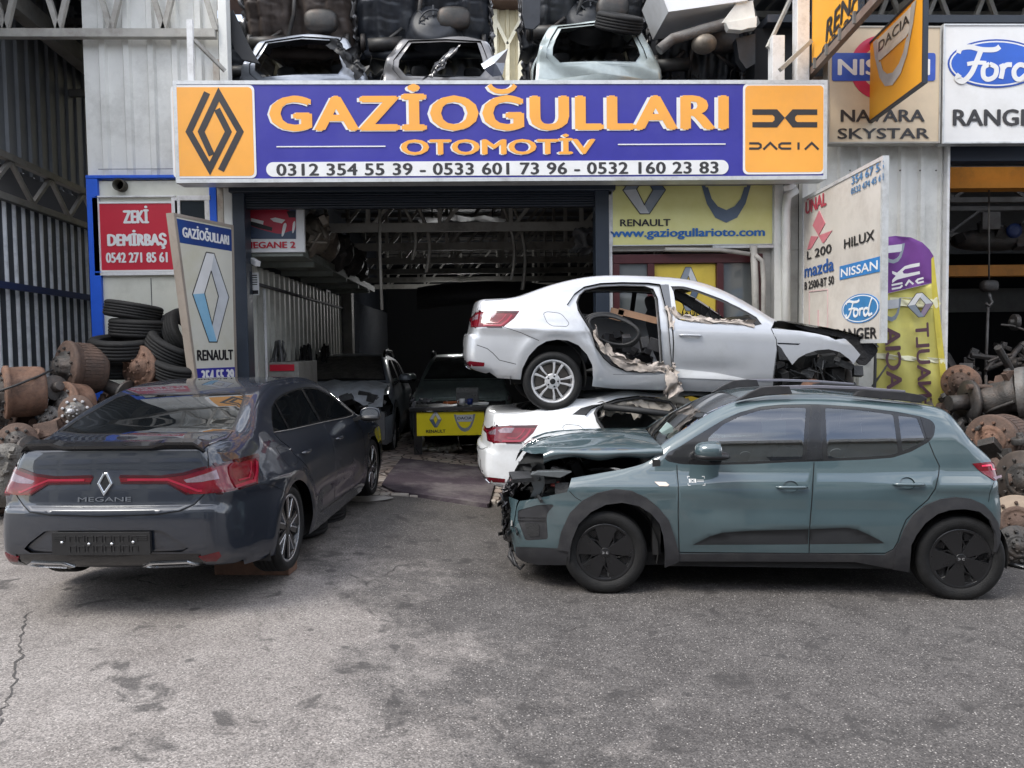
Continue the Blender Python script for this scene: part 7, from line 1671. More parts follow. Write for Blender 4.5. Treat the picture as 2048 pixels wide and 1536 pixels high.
t = thing('security_camera', 'white bullet camera on the wall below the red car sign', 'camera', P(505,523,10.3)); q = MB(); a = P(492,519,10.32); b = P(503,520,10.2); c_ = P(516,528,10.08); q.tube([a,b],.02,8); put(q,'bracket',M_swh,t); q = MB(); q.beam(b, c_, .075, .07); put(q,'housing',M_swh,t, bevel=.008)
t = thing('security_camera', 'white bullet camera under the right end of the blue signboard', 'camera', P(1585,372,YF-.1)); q = MB(); a = P(1590,372,YF-.05); b = P(1583,372,YF-.16); c_ = P(1573,376,YF-.28); q.tube([a,b],.02,8); put(q,'bracket',M_swh,t); q = MB(); q.beam(b, c_, .08, .07); put(q,'housing',M_swh,t, bevel=.008)
t = thing('notice_board', 'small white notice with black print and a dark bottom band on the garage wall', 'notice', P(502,565,10.3)); Fn = Frame((0,10.3,0),(1,0,0),(0,0,1)); a = Fn.px(489,590); b = Fn.px(517,545); q = MB(); q.prism(Fn,[(a[0],a[1]),(b[0],a[1]),(b[0],b[1]),(a[0],b[1])],-.01,0); put(q,'panel',M_swh,t); q = MB(); q.prism(Fn,[(a[0]+.01,a[1]+.01),(b[0]-.01,a[1]+.01),(b[0]-.01,a[1]+.06),(a[0]+.01,a[1]+.06)],-.005,.002)
for k in range(5): q.prism(Fn,[(a[0]+.02,a[1]+.13+k*.03),(b[0]-.02,a[1]+.13+k*.03),(b[0]-.02,a[1]+.142+k*.03),(a[0]+.02,a[1]+.142+k*.03)],-.005,.002)
put(q,'print',M_sblk,t)
xw = XL-.10
t = thing('wall_pipe', 'thin dark pipe running along the ribbed garage wall', 'pipe', (xw, 12, 2.4)); a = PX_(518,569,xw+.03); b = PX_(690,618,xw+.03); q = MB(); q.tube([a,b],.025,8); put(q,'tube',M_grey,t)
t = thing('wall_conduit', 'white upright pipe with a tap on the garage wall', 'pipe', (xw, 10.8, 1)); a = PX_(528,578,xw+.06); q = MB(); q.tube([a, Vector((a.x,a.y,.75))],.022,8); q.tube([Vector((a.x,a.y-.45,.85)), Vector((a.x,a.y+.1,.85))],.018,8); put(q,'tube',M_wframe,t)
t = thing('service_box', 'low white cabinet with a red label at the foot of the garage wall', 'cabinet', (xw+.1, 11.2, 0)); q = MB(); q.box(xw+.06,xw+.50,11.0,12.2,fz(-2.6),PX_(560,725,xw+.3).z); put(q,'body',mat('grimy cabinet', srgb(140,138,132), .6, scale=4, dirt=(.12,.11,.10), dscale=3, damt=.7),t, bevel=.006); q = MB(); z = PX_(560,737,xw+.3).z; q.box(xw+.10,xw+.44,10.985,10.998,z-.04,z+.05); put(q,'label_plate',M_sred,t)
def harness(label, y0, z0, n, spread, ln, seed, m):
    t = thing('wiring_harness', label, 'harness', (xw+.08, y0, z0)); rr = random.Random(seed); q = MB()
    for k in range(n):
        y = rr.uniform(-spread, spread); p = [Vector((.02+rr.uniform(0,.10), y*.4, rr.uniform(-.05,.05)))]
        for j in range(6): p.append(p[-1]+Vector((rr.uniform(-.03,.03), rr.uniform(-.12,.12), -ln/6*rr.uniform(.5,1.4))))
        if rr.random() < .5: p += [p[-1]+Vector((0,.06,.02)), p[-1]+Vector((.02,.12,.15))]
        q.tube(p, rr.uniform(.008,.022), 5)
    for k in range(8): q.tube([Vector((.05+.02*k/8, .18*math.cos(a), -ln*.8+.14*math.sin(a))) for a in np.linspace(0,6,12)], .012, 5) if k < 3 else None
    q.build('cable_bundle', m, t)
harness('grey silver wiring bundle hung near the garage mouth', 11.3, 2.05, 18, .35, 1.1, 3, mat('grey cable', (.10,.10,.10), .5, scale=9, var=.5))
harness('black wiring bundle hung in the middle of the garage wall', 13.0, 2.0, 30, .7, 1.3, 5, M_black)
harness('black wiring bundle hung at the far post', 14.6, 2.0, 26, .6, 1.3, 8, M_black)
for (px, Y, za, zb_, sw, lab) in ((810,11.6,418,520,.05,'long pale trim strip hung from the roof left of the hanging hood'),(838,11.8,418,545,.06,'bent pale trim strip hung beside the first'),(1008,11.8,418,560,.05,'pale trim strip hung right of the hanging hood'),(1030,12.2,418,580,.06,'curled dark trim strip hung farthest right')):
    a = P(px,za,Y); b = P(px+14,zb_,Y); q = MB(); pts = [a.lerp(b,t_)+Vector((.10*math.sin(3.1*t_),.03*math.sin(5*t_),0)) for t_ in np.linspace(0,1,12)]
    r0 = []
    for k, p in enumerate(pts): r0.append([q.vert(p+Vector((-sw/2,0,0))), q.vert(p+Vector((0,-sw*.5,0))), q.vert(p+Vector((sw/2,0,0))), q.vert(p+Vector((0,sw*.3,0)))])
    for u_, v_ in zip(r0, r0[1:]):
        for j in range(4): q.face((u_[j],u_[(j+1)%4],v_[(j+1)%4],v_[j]),0,True)
    o = q.build('trim_strip', M_lsteel, None, label=lab, cat='trim strip', group='trim strips hung from the garage roof')
q = MB(); q.tube([P(759,410,11.2), P(760,500,11.2), P(764,620,11.2)], .022, 8); q.build('hanging_rod', M_lsteel, None, label='long pale rod hanging from the garage roof beside the shelf', cat='rod')
t = thing('hanging_hood', 'grey car hood hung flat under the garage roof trusses', 'hood', P(925,455,13)); q = MB(); rows = []
for i in range(9):
    r = []
    for j in range(13): v = -1+2*j/12; p = P(925,440,12.2+.18*i); r.append(q.vert((p.x+v*(.70-.01*i), p.y, p.z+.06*(1-v*v)-.02*i-.05*mnoise.noise(Vector((v*3,i*.5,0))))))
    rows.append(r)
for u_, v_ in zip(rows, rows[1:]):
    for j in range(12): q.face((u_[j],v_[j],v_[j+1],u_[j+1]),0,True)
put(q,'panel',mat('hung panel', srgb(95,98,102), .5, scale=4),t)
q = MB()
for x in (-.5,.5): q.tube([P(925,440,12.9)+Vector((x,0,0)), P(925,440,12.9)+Vector((x,0,.9))], .01, 6)
put(q,'rope',M_black,t)
t = thing('hanging_bumper', 'dark car bumper hung across the back of the garage', 'bumper', P(1030,590,16.5)); Yb = 16.5; q = MB(); rows = []
for j in range(25):
    v = -1+2*j/24; p = P(1010,600,Yb); w = 1.55; r = []
    for k, (dz, dyy) in enumerate(((.42,.14),(.34,.0),(.16,-.05),(.0,-.02),(-.08,.08))): r.append(q.vert((p.x-.35+v*w, p.y+dyy+.35*v*v, p.z+dz-.10*v*v)))
    rows.append(r)
for u_, v_ in zip(rows, rows[1:]):
    for j in range(4): q.face((u_[j],v_[j],v_[j+1],u_[j+1]),0,True)
put(q,'shell',M_clad,t)
for k, (x0, x1) in enumerate(((891,920),(933,950))):
    Yl = 20; a = P(x0,598.5,Yl); b = P(x1,598.5,Yl); t = thing('tube_lamp', ('lit white tube lamp' if k == 0 else 'shorter lit white tube lamp')+' deep inside the garage', 'lamp', a.lerp(b,.5)); q = MB(); q.tube([a,b],.025,8); put(q,'tube',mat('lit tube',(.9,.9,.9),.5,emit=(1,1,1,120)),t); q = MB(); q.beam(a+Vector((0,0,.06)), b+Vector((0,0,.06)), .08,.05); put(q,'fitting',M_wframe,t)
q = MB(); crumple_sheet(q, [P(1160,455,11.3),P(1165,490,11.3),P(1150,505,11.3)], .35, (1,0,0), .06, 14, seed=31); q.build('hanging_sheet', M_grey, None, label='crumpled grey sheet hung at the right of the garage roof', cat='sheet')
# pipes by the door
t = thing('drain_pipe', 'white downpipe with a bent branch beside the entrance', 'pipe', P(1506,560,YF-.1)); q = MB(); q.tube([P(1507,492,YF-.12),P(1510,560,YF-.12),P(1515,800,YF-.12)],.045,10); q.tube([P(1330,499,YF-.09),P(1440,500,YF-.09),P(1500,508,YF-.12)],.028,8); q.tube([P(1510,510,YF-.16),P(1524,522,YF-.16),P(1527,560,YF-.16),P(1526,800,YF-.16)],.03,10); put(q,'pipe',mat('dull pipe', srgb(165,162,156), .5, scale=3, dirt=srgb(105,100,95), dscale=4, damt=.6),t)
t = thing('rain_pipe', 'dirty white rain pipe running down left of the parts list sign', 'pipe', P(1580,560,YF-.1)); q = MB(); q.tube([P(1592,380,YF-.1),P(1575,392,YF-.12),P(1572,420,YF-.12),P(1572,800,YF-.12)],.055,10); put(q,'pipe',M_white,t)
# ------------------------------------------------------------------ things on the forecourt
def tyre_thing(loc, axis, rad=.32, rimr=.20, w=.20, label='', group=None, m=None, name='tyre'):
    q = MB(); tyre_mesh(q, rad, rimr, w, (0,0,0), axis, 48); q.lathe([(w*.40,rimr),(w*.30,rimr-.01),(-w*.30,rimr-.01),(-w*.40,rimr)], (0,0,0), axis, 48, 0)
    o = q.build(name, m or M_tyre2, None, label=label, cat='tyre', group=group); o.location = loc; return o
M_wood = mat('old timber', srgb(116,86,70), .75, scale=3, var=.3, bump=.5, bscale=30, dirt=srgb(78,60,50), dscale=5, damt=.6)
def block(p, lx, ly, lz, rz, label, m=M_wood):
    q = MB(); q.box(-lx/2,lx/2,-ly/2,ly/2,0,lz); o = q.build('wood_block', m, None, label=label, cat='block', bevel=.012); o.location = p; o.rotation_euler = (0,0,rz); return o
p = G(506,1150,.20); block((p.x, p.y+.09, .195), .60, .19, .115, R(-6), 'reddish brown wooden beam under the rear wheel of the navy saloon')
p = G(712,972,.16); block((p.x-.05, p.y+.12, .10), .32, .2, .16, R(8), 'dark wooden block under the front wheel of the navy saloon', mat('dark timber', srgb(82,62,52), .8, scale=4, var=.3))
p = G(650,1050,.19); tyre_thing((p.x-.14, p.y+.28, .19+.10), (.05,-.05,1), .30, .19, .20, 'dusty tyre lying flat on the ground under the door sill of the navy saloon')
p = G(620,1083,.19); tyre_thing((p.x-.18, p.y+.24, .19+.10), (-.08,.05,1), .29, .19, .19, 'tyre lying flat behind the rear wheel of the navy saloon')
q = MB(); rr = random.Random(9); c0 = G(735,1013,.1); n = 18; ids = []
for k in range(n): a = 2*math.pi*k/n; r = 1+.3*rr.random(); ids.append(q.vert((.27*r*math.cos(a), .16*r*math.sin(a), 0)))
ce = q.vert((0,0,.012))
for k in range(n): q.face((ids[k], ids[(k+1)%n], ce), 0, True)
o = q.build('cement_patch', mat('cement patch', srgb(160,156,152), .9, scale=9, var=.2), None, label='pale cement smear on the asphalt before the paving', cat='patch', kind='structure'); o.location = (c0.x, c0.y, gz(c0.x)+.004)

q = MB(); rr = random.Random(77); cp = [G(56,1225,.2),G(46,1262,.2),G(42,1300,.2),G(30,1345,.2),G(20,1385,.2),G(4,1425,.2),G(-30,1490,.2)]; L1 = []; fine = []
for a, b in zip(cp, cp[1:]):
    for k in range(7): fine.append(a.lerp(b, k/7)+Vector((rr.uniform(-.02,.02), rr.uniform(-.02,.02), 0)))
for p in fine: w = rr.uniform(.002,.009); L1.append((q.vert((p.x-w,p.y,.204)), q.vert((p.x+w,p.y,.204))))
for a, b in zip(L1, L1[1:]): q.face((a[0],a[1],b[1],b[0]))
q.build('asphalt_crack', mat('crack tar', (.06,.055,.052), .9, scale=9), None, label='long dark crack in the asphalt', kind='structure')
# feather flag
Yg = 8.9; fl = thing('feather_flag', 'purple and yellow feather flag with mirrored lettering standing by the parts list sign', 'flag', P(1780,815,Yg))
fz_ = lambda x, y: P(1730+x/4.15, 460+y/4.15, Yg)
M_pur = mat('flag purple', srgb(112,62,138), .6, scale=3, var=.15); M_fy = mat('flag yellow', srgb(208,200,108), .6, scale=2.5, var=.1, dirt=srgb(190,180,110), dscale=3); M_fy2 = mat('flag pale band', srgb(225,222,190), .6)
Ff = Frame((0,Yg,0),(1,0,0),(0,0,1)); fp = lambda pts: [Ff.px(1730+x/4.15, 460+y/4.15) for x, y in pts]
def cloth(poly, m, nm, h=0.0):
    pts = fp(poly); lo = np.min(pts,0); hi = np.max(pts,0); pl = [tuple(p) for p in pts]; m0 = len(pl); g = [(x,y) for x in np.arange(lo[0],hi[0],.05) for y in np.arange(lo[1],hi[1],.05)]; g = [tuple(p) for p in np.array(g)[pip(pl, np.array(g))]]
    V, E_, F_, *_ = geometry.delaunay_2d_cdt([Vector(p) for p in pl+g], [(k,(k+1)%m0) for k in range(m0)], [], 1, 1e-5, False)
    q = MB(); ids = [q.vert((v.x, Yg+h+.03*math.sin(v.y*3+v.x*5)+.012*math.sin(v.x*22+v.y*6), v.y)) for v in V]
    for f in F_: q.face([ids[i] for i in f], 0, True)
    put(q, nm, m, fl)
cloth([(150,60),(260,46),(380,62),(470,105),(530,160),(565,215),(580,320),(596,430),(205,522),(140,535)], M_pur, 'purple_cloth')
cloth([(140,537),(205,524),(596,432),(606,560),(630,720),(650,900),(672,1100),(690,1330),(705,1560),(720,1750),(40,1700),(75,1150)], M_fy, 'yellow_cloth')
for k, pl in enumerate(([(205,560),(605,555),(640,610),(600,650),(205,625)], [(90,1020),(665,1068),(668,1110),(600,1105),(90,1065)])): cloth(pl, M_fy2, 'pale_band', -.004)
cloth([(548,240),(566,218),(597,430),(610,600),(650,880),(700,1560),(650,1560),(605,900),(570,640),(556,440)], mat('flag edge yellow', srgb(205,190,75), .6), 'edge_sleeve', -.003)
q = MB(); q.tube([fz_(120,40),fz_(90,900),fz_(70,1750)], .018, 8); put(q,'pole',M_grey,fl)
q = MB(); q.tube([fz_(60,1300),fz_(190,1110)], .012, 6); put(q,'stay_rod',M_grey,fl)
M_fp = mat('flag print', srgb(92,62,72), .6)
def vtext(s, bx, by, tx_, ty, w, nm='lettering', m=M_fp):
    a = fz_(bx, by); b = fz_(tx_, ty); u = (b-a); F_ = Frame(a+Vector((0,-.055,0)), u, Vector((u.z,0,-u.x))); q = MB(); add_text(q, F_, s, 0, 0, u.length, w, h=0, weight=0, bold=.05); put(q, nm, m, fl)
vtext('RENAULT', 430, 1600, 392, 775, .165); vtext('DACIA', 165, 1480, 140, 800, .19)
Fq = Frame((0,Yg-.06,0),(1,0,.10),(-.10,0,1)); 
def fq(x, y): return Fq.px(1730+x/4.15, 460+y/4.15)
q = MB(); Ls = [(452,272),(380,285),(330,300),(290,335),(265,355),(225,340),(225,362),(255,380),(225,415),(225,440),(265,412),(330,395),(455,365),(452,342),(350,362),(320,362),(310,345),(330,325),(452,300)]; q.prism(Fq, [fq(*p) for p in Ls], 0, .004); put(q,'link_emblem',M_swh,fl)
q = MB()
for pts in ([(484,398),(440,410),(425,425),(440,440),(486,428)], [(400,450),(365,420),(335,462)], [(310,440),(220,458)], [(222,490),(290,478),(310,460)]): stroke(q, Fq, [fq(*p) for p in pts], .022, 0, .004)
put(q,'lettering',M_swh,fl)
x0, y0 = fq(358,735); x1, y1 = fq(555,510); diamond3d(Fq, x0, y0, x1, y1, fl, (M_swh, M_sil, M_sil2, mat('print mauve', srgb(140,125,145), .5)), .004)
for (xa, ya, xb, yb, mm) in ((190,770,300,565,M_sil),(190,290,330,110,M_sil)):
    x0, y0 = fq(xa-60, ya); x1, y1 = fq(xb, yb); shield(Fq, x0, y0, x1, y1, fl, word=False, h=.004, m=mm, m2=M_sil2)

# rusty hubs, drums, axles and tyres heaped left and right
M_rust2 = mat('orange rust', (.17,.088,.056), .8, scale=7, var=.35, col2=(.25,.145,.10), dirt=(.045,.036,.032), dscale=3, damt=.85, bump=.35, bscale=60)
M_rust3 = mat('brown rust', (.080,.050,.038), .8, scale=7, var=.3, col2=(.14,.088,.066), dirt=(.05,.04,.036), dscale=4, damt=.7, bump=.35, bscale=60)
M_grs = mat('greasy iron', (.055,.052,.05), .55, metal=.3, scale=7, var=.35, dirt=(.12,.08,.06), dscale=4, damt=.5, bump=.4, bscale=50)
M_iron = mat('grey iron', (.14,.135,.13), .6, metal=.35, scale=7, var=.3, dirt=(.09,.06,.045), dscale=4, damt=.6, bump=.3, bscale=50)
def hub(loc, axis, r, ln, label, md=M_rust2, mh=M_iron, ribs=False, knob=1.0, shiny=False, seed=0):
    t = thing('wheel_hub', label, 'wheel hub', loc); a = Vector(axis).normalized(); q = MB()
    pr = [(-ln,0),(-ln,r*.62),(-ln,r*.93),(-ln*.92,r*.98),(-ln*.5,r*1.0),(-ln*.12,r*.98),(-ln*.10,r*1.05),(0,r*1.05),(.012,r*1.0),(.012,r*.82),(.02,r*.80),(.02,0)]
    q.lathe(pr, (0,0,0), a, 56, 0)
    x = a.orthogonal().normalized(); y = a.cross(x)
    if ribs:
        for k in range(44):
            g = 2*math.pi*k/44; d = x*math.cos(g)+y*math.sin(g); q.beam(d*r*.985-a*ln*.80, d*r*.985-a*ln*.25, .012, .03, up=a.cross(d))
    q.build('drum', md, t)
    q = MB(); h = .10*knob
    q.lathe([(.018,r*.62),(.03,r*.60),(.035,r*.45),(h,r*.40),(h+.01,r*.36),(h+.01,r*.30),(h+.03,r*.24),(h+.035,0)], (0,0,0), a, 40, 0, ripple=(lambda j, t_: 1+.06*(j % 4 < 2)) if knob > .8 else None)
    q.build('hub', mh, t)
    q = MB()
    for rad_, n, s, hh in ((r*.74,10,.016,.03),(r*.30,8,.010,h+.02)):
        for k in range(n):
            g = 2*math.pi*(k+.3)/n; p = (x*math.cos(g)+y*math.sin(g))*rad_; q.lathe([(.015 if rad_ > r*.5 else h,s),(hh+.012,s),(hh+.016,s*.7),(hh+.016,0)], p, a, 6, 0, smooth=False)
    q.build('bolts', mh if not shiny else M_alloy, t)
    if shiny: q = MB(); q.lathe([(h,r*.16),(h+.09,r*.16),(h+.10,r*.12),(h+.10,0)], (0,0,0), a, 20); q.build('spindle', M_alloy, t)
    return t
Lp = lambda x, y, Y: P(x/4.2667, 560+y/4.2667, Y)
hub(Lp(560,745,8.75), (-.62,-.75,.08), .285, .36, 'big ribbed rusty drum with greasy hub atop the left heap', M_rust3, M_grs, True)
hub(Lp(1180,740,9.0), (-.35,-.93,.05), .235, .26, 'flat faced orange rusty drum beside the light box sign', M_rust2, M_rust2, False, .5)
hub(Lp(40,960,8.3), (-.80,-.6,.0), .27, .36, 'smooth orange drum cut by the left edge of the photo', M_rust2, M_grs, False)
hub(Lp(540,1060,8.5), (-.45,-.88,.1), .235, .24, 'orange drum with a row of holes in its flange behind the navy car', M_rust2, M_iron, False, .4)
hub(Lp(650,1125,8.25), (.15,-.97,.12), .17, .07, 'rusty brake disc with a shiny spindle end in front of the holed drum', M_rust3, M_iron, False, .9, True)
hub(Lp(150,1385,8.0), (.25,-.95,.1), .19, .06, 'dark rusty brake disc with greasy centre low in the left heap', M_rust3, M_grs, False, .8)
hub(Lp(420,1190,8.4), (-.3,-.95,0), .14, .08, 'small grey bolted flange between the drums', M_iron, M_iron, False, .5)
hub(Lp(60,1150,8.7), (-.5,-.8,.2), .2, .2, 'brown drum half buried under the smooth orange drum', M_rust3, M_grs, False, .6)
tyre_thing(Lp(1140,268,9.35), (.16,.05,1), .325, .21, .19, 'plain worn tyre on the very top of the tyre stack')
tyre_thing(Lp(1190,415,9.35), (.07,-.03,1), .335, .21, .215, 'grooved tyre second from the top of the tyre stack')
tyre_thing(Lp(1045,575,9.2), (.06,-.16,1), .36, .24, .23, 'wide tyre lying open side up at the base of the tyre stack')
tyre_thing(Lp(1480,590,9.25), (.5,-.1,.85), .33, .21, .22, 'block tread tyre leaning right of the tyre stack')
tyre_thing(Lp(1580,470,9.5), (.9,-.2,.4), .33, .21, .20, 'tyre standing half hidden behind the light box sign')
tyre_thing(Lp(1530,740,9.2), (.3,-.3,.9), .33, .21, .22, 'dark tyre lying low beside the light box sign')
tyre_thing(Lp(960,740,9.3), (.1,-.1,1), .33, .21, .22, 'dark tyre buried beneath the open wide tyre')
def scrap(c, ext, n, seed, label, m, zfun=None):
    rr = random.Random(seed); q = MB()
    for k in range(n):
        x = rr.uniform(-ext[0],ext[0]); y = rr.uniform(-ext[1],ext[1]); zt = zfun(x,y); z = zt*rr.random()**.5
        s = rr.uniform(.05,.2)
        if rr.random() < .45: rbox(q, (x,y,z), (s*rr.uniform(.6,2),s,s*rr.uniform(.3,1)), 0, rr, 1.5)
        elif rr.random() < .6:
            d = Vector((rr.uniform(-1,1),rr.uniform(-1,1),rr.uniform(-.5,.5))).normalized()*rr.uniform(.15,.4); q.tube([Vector((x,y,z))-d,Vector((x,y,z)),Vector((x,y,z))+d+Vector((0,0,-.05))], rr.uniform(.015,.05), 7)
        else:
            a = Vector((rr.uniform(-1,1),rr.uniform(-1,.2),rr.uniform(-1,1))).normalized(); r = rr.uniform(.06,.16); q.lathe([(-.03,0),(-.03,r),(.03,r),(.03,r*.4),(.08,r*.35),(.08,0)], (x,y,z), a, 18)
    o = q.build('scrap_metal', m, None, label=label, kind='stuff', bevel=.005); o.location = c; return o
cl = P(150,900,9.0)
scrap((cl.x-.1, 8.95, .15), (1.75,.85), 420, 41, 'dense bed of rusty axle scrap under the left drums', M_rust3, lambda x, y: .85+.25*math.sin(x*2+1)+.25*y+.15*(x > .1))
scrap((cl.x-.1, 9.05, .15), (1.75,.80), 330, 42, 'greasy iron scrap mixed in the left heap', M_grs, lambda x, y: .80+.25*math.sin(x*2+1)+.25*y)
for (x, y, Y, ax, r, ln, lab) in ((35,1500,7.9,(.9,-.3,.2),.07,.5,'rusty axle stub low at the left edge'),(900,900,9.0,(.8,-.2,-.3),.08,.4,'greasy axle arm under the flat faced drum'),(380,960,8.6,(.7,-.5,.2),.07,.35,'grey steering knuckle between the big drum and the holed drum')):
    t = thing('axle_piece', lab, 'axle part', Lp(x,y,Y)); q = MB(); a = Vector(ax).normalized(); q.lathe([(-ln,0),(-ln,r*1.3),(-ln*.8,r*1.4),(-ln*.7,r),(0,r*.9),(ln*.6,r),(ln*.65,r*2),(ln*.72,r*2),(ln*.75,r*.8),(ln,r*.7),(ln,0)], (0,0,0), a, 20); q.build('casting', M_grs, t, bevel=.003)
t = thing('engine_block', 'grey corroded engine lump at the left edge behind the navy car', 'engine', P(12,950,7.4)); q = MB(); rr = random.Random(6); blob(q, (0,0,0), (.16,.2,.30), 0, 20, 12, 2.8)
for k in range(40): rbox(q, (rr.uniform(-.16,.16), rr.uniform(-.2,-.05), rr.uniform(-.3,.3)), (rr.uniform(.04,.1),.06,rr.uniform(.03,.1)), 0, rr, 1)
q.build('block', mat('corroded alloy', (.16,.15,.135), .75, scale=14, var=.5, bump=.8, bscale=40, dirt=(.05,.045,.04), dscale=7, damt=.7), t, bevel=.005)
q = MB(); q.tube([Lp(-40,960,8.0),Lp(120,905,8.05),Lp(330,820,8.3),Lp(450,765,8.45)], .013, 6); q.build('black_hose', M_black, None, label='thin black hose slung across the smooth orange drum', cat='hose')

Rp = lambda x, y, Y: P(1860+x/3.2, 680+y/3.2, Y)
t = thing('axle_housing', 'long greasy axle housing with a big open flange at the top of the right heap', 'axle', Rp(380,380,8.3)); q = MB()
a0, a1, a2, a3 = Rp(120,405,8.3), Rp(250,395,8.3), Rp(420,385,8.2), Rp(590,340,8.0); q.tube([a0,a1],.085,16); put(q,'axle_tube',M_grs,t)
q = MB(); q.tube([a1,Rp(330,390,8.25),a2,Rp(500,360,8.1),a3],[.10,.16,.19,.17,.24],18); put(q,'differential',M_grs,t)
q = MB(); ax = Vector((.8,-.6,.1)).normalized(); q.lathe([(-.05,.27),(0,.28),(.04,.28),(.045,.22),(.0,.20),(-.06,.19),(-.1,0)], a3, ax, 40); put(q,'open_flange',M_iron,t)
q = MB(); q.lathe([(-.02,.10),(-.02,.24),(.02,.24),(.02,.10)], a1, (1,-.1,0), 30); put(q,'brake_plate',M_grs,t)
q = MB(); q.beam(Rp(520,280,8.0),Rp(480,210,8.0),.08,.05); q.beam(Rp(480,215,8.0),Rp(580,205,8.0),.05,.05); q.tube([Rp(240,300,8.2),Rp(350,300,8.2),Rp(440,315,8.1)],.03,10); put(q,'bracket',M_rust3,t)
hub(Rp(390,640,7.7), (-.85,-.5,.0), .25, .36, 'brown ribbed drum lying on its side behind the green car tail', M_rust3, M_rust2, True, .3)
hub(Rp(600,900,7.0), (-.92,-.35,.0), .27, .40, 'smooth dark drum below the brown ribbed drum', mat('dark brown iron', (.075,.06,.052), .6, metal=.2, scale=6, var=.35, dirt=(.16,.12,.09), dscale=2), M_grs, False, .3)
hub(Rp(190,270,8.6), (-.7,-.7,.1), .19, .2, 'orange rusty drum beside the flag in the right heap', M_rust2, M_rust3, False, .5)
hub(Rp(560,1170,6.7), (-.5,-.8,.3), .24, .14, 'tan drum half hidden behind the green car bumper', mat('tan iron', (.26,.20,.15), .7, scale=7, dirt=(.1,.08,.06), dscale=4), M_rust3, False, .2)
hub(Rp(560,1320,6.4), (-.3,-.9,.3), .17, .10, 'black disc at the foot of the right heap', M_grs, M_grs, False, .3)
q = MB(); q.lathe([(0,0),(0,.22),(.025,.21),(.03,.08),(.05,0)], (0,0,0), (.05,-.1,1), 28); o = q.build('plastic_cover', M_satin, None, label='black plastic cover lying on the asphalt behind the green car', cat='cover'); p = G(2040,1128,0); o.location = (p.x+.06,p.y,0.01)
cr = P(2040,900,8.2); scrap((cr.x+.55, 8.2, 0), (1.45,1.2), 300, 51, 'dense bed of greasy axle scrap in the right heap', M_grs, lambda x, y: 1.15+.35*y+.12*math.sin(x*5)); scrap((cr.x+.55, 8.2, 0), (1.45,1.2), 160, 52, 'rusty pieces mixed in the right heap', M_rust3, lambda x, y: 1.05+.35*y)
scrap((cr.x+1.2, 10.9, 0), (2.2,.9), 200, 53, 'dim scrap stacked inside the right hall', M_grs, lambda x, y: 1.9+.3*math.sin(x*3))
# crane hook in the right hall
Yh = 11.35; t = thing('crane_hook', 'dark crane hook block hanging below the orange beam', 'hook', P(1978,590,Yh)); q = MB(); c_ = P(1978,572,Yh); blob(q, c_, (.13,.09,.09), 0, 16, 8, 3); put(q,'block',M_grs,t); q = MB(); q.tube([P(1978,585,Yh),P(1980,596,Yh),P(1984,604,Yh),P(1979,612,Yh),P(1971,606,Yh)],.022,8); put(q,'hook',M_iron,t); q = MB(); q.tube([P(1976,615,Yh),P(1973,700,Yh),P(1970,760,Yh)],.02,6); q.tube([P(1978,560,Yh),P(1978,380,Yh)],.012,6); put(q,'chain',M_iron,t)
t = thing('hung_engine', 'dark engine with a blue cover stored high in the right hall', 'engine', P(2000,470,13)); q = MB(); rr = random.Random(15); c_ = P(1985,480,13); blob(q, c_, (.7,.3,.18), 0, 20, 10, 2.6)
for k in range(14): rbox(q, c_+Vector((rr.uniform(-.6,.7),rr.uniform(-.3,0),rr.uniform(-.1,.25))), (rr.uniform(.1,.3),.15,rr.uniform(.1,.2)), 0, rr)
put(q,'block',M_grs,t); q = MB(); q.lathe([(0,.12),(.05,.12),(.06,.05),(.06,0)], P(2026,462,12.6), (0,-1,0), 24); put(q,'blue_cover',M_dblue,t); q = MB(); a = P(1962,425,12.6); q.box(a.x,a.x+.3,12.55,12.6,a.z-.28,a.z); put(q,'pale_case',M_iron,t)
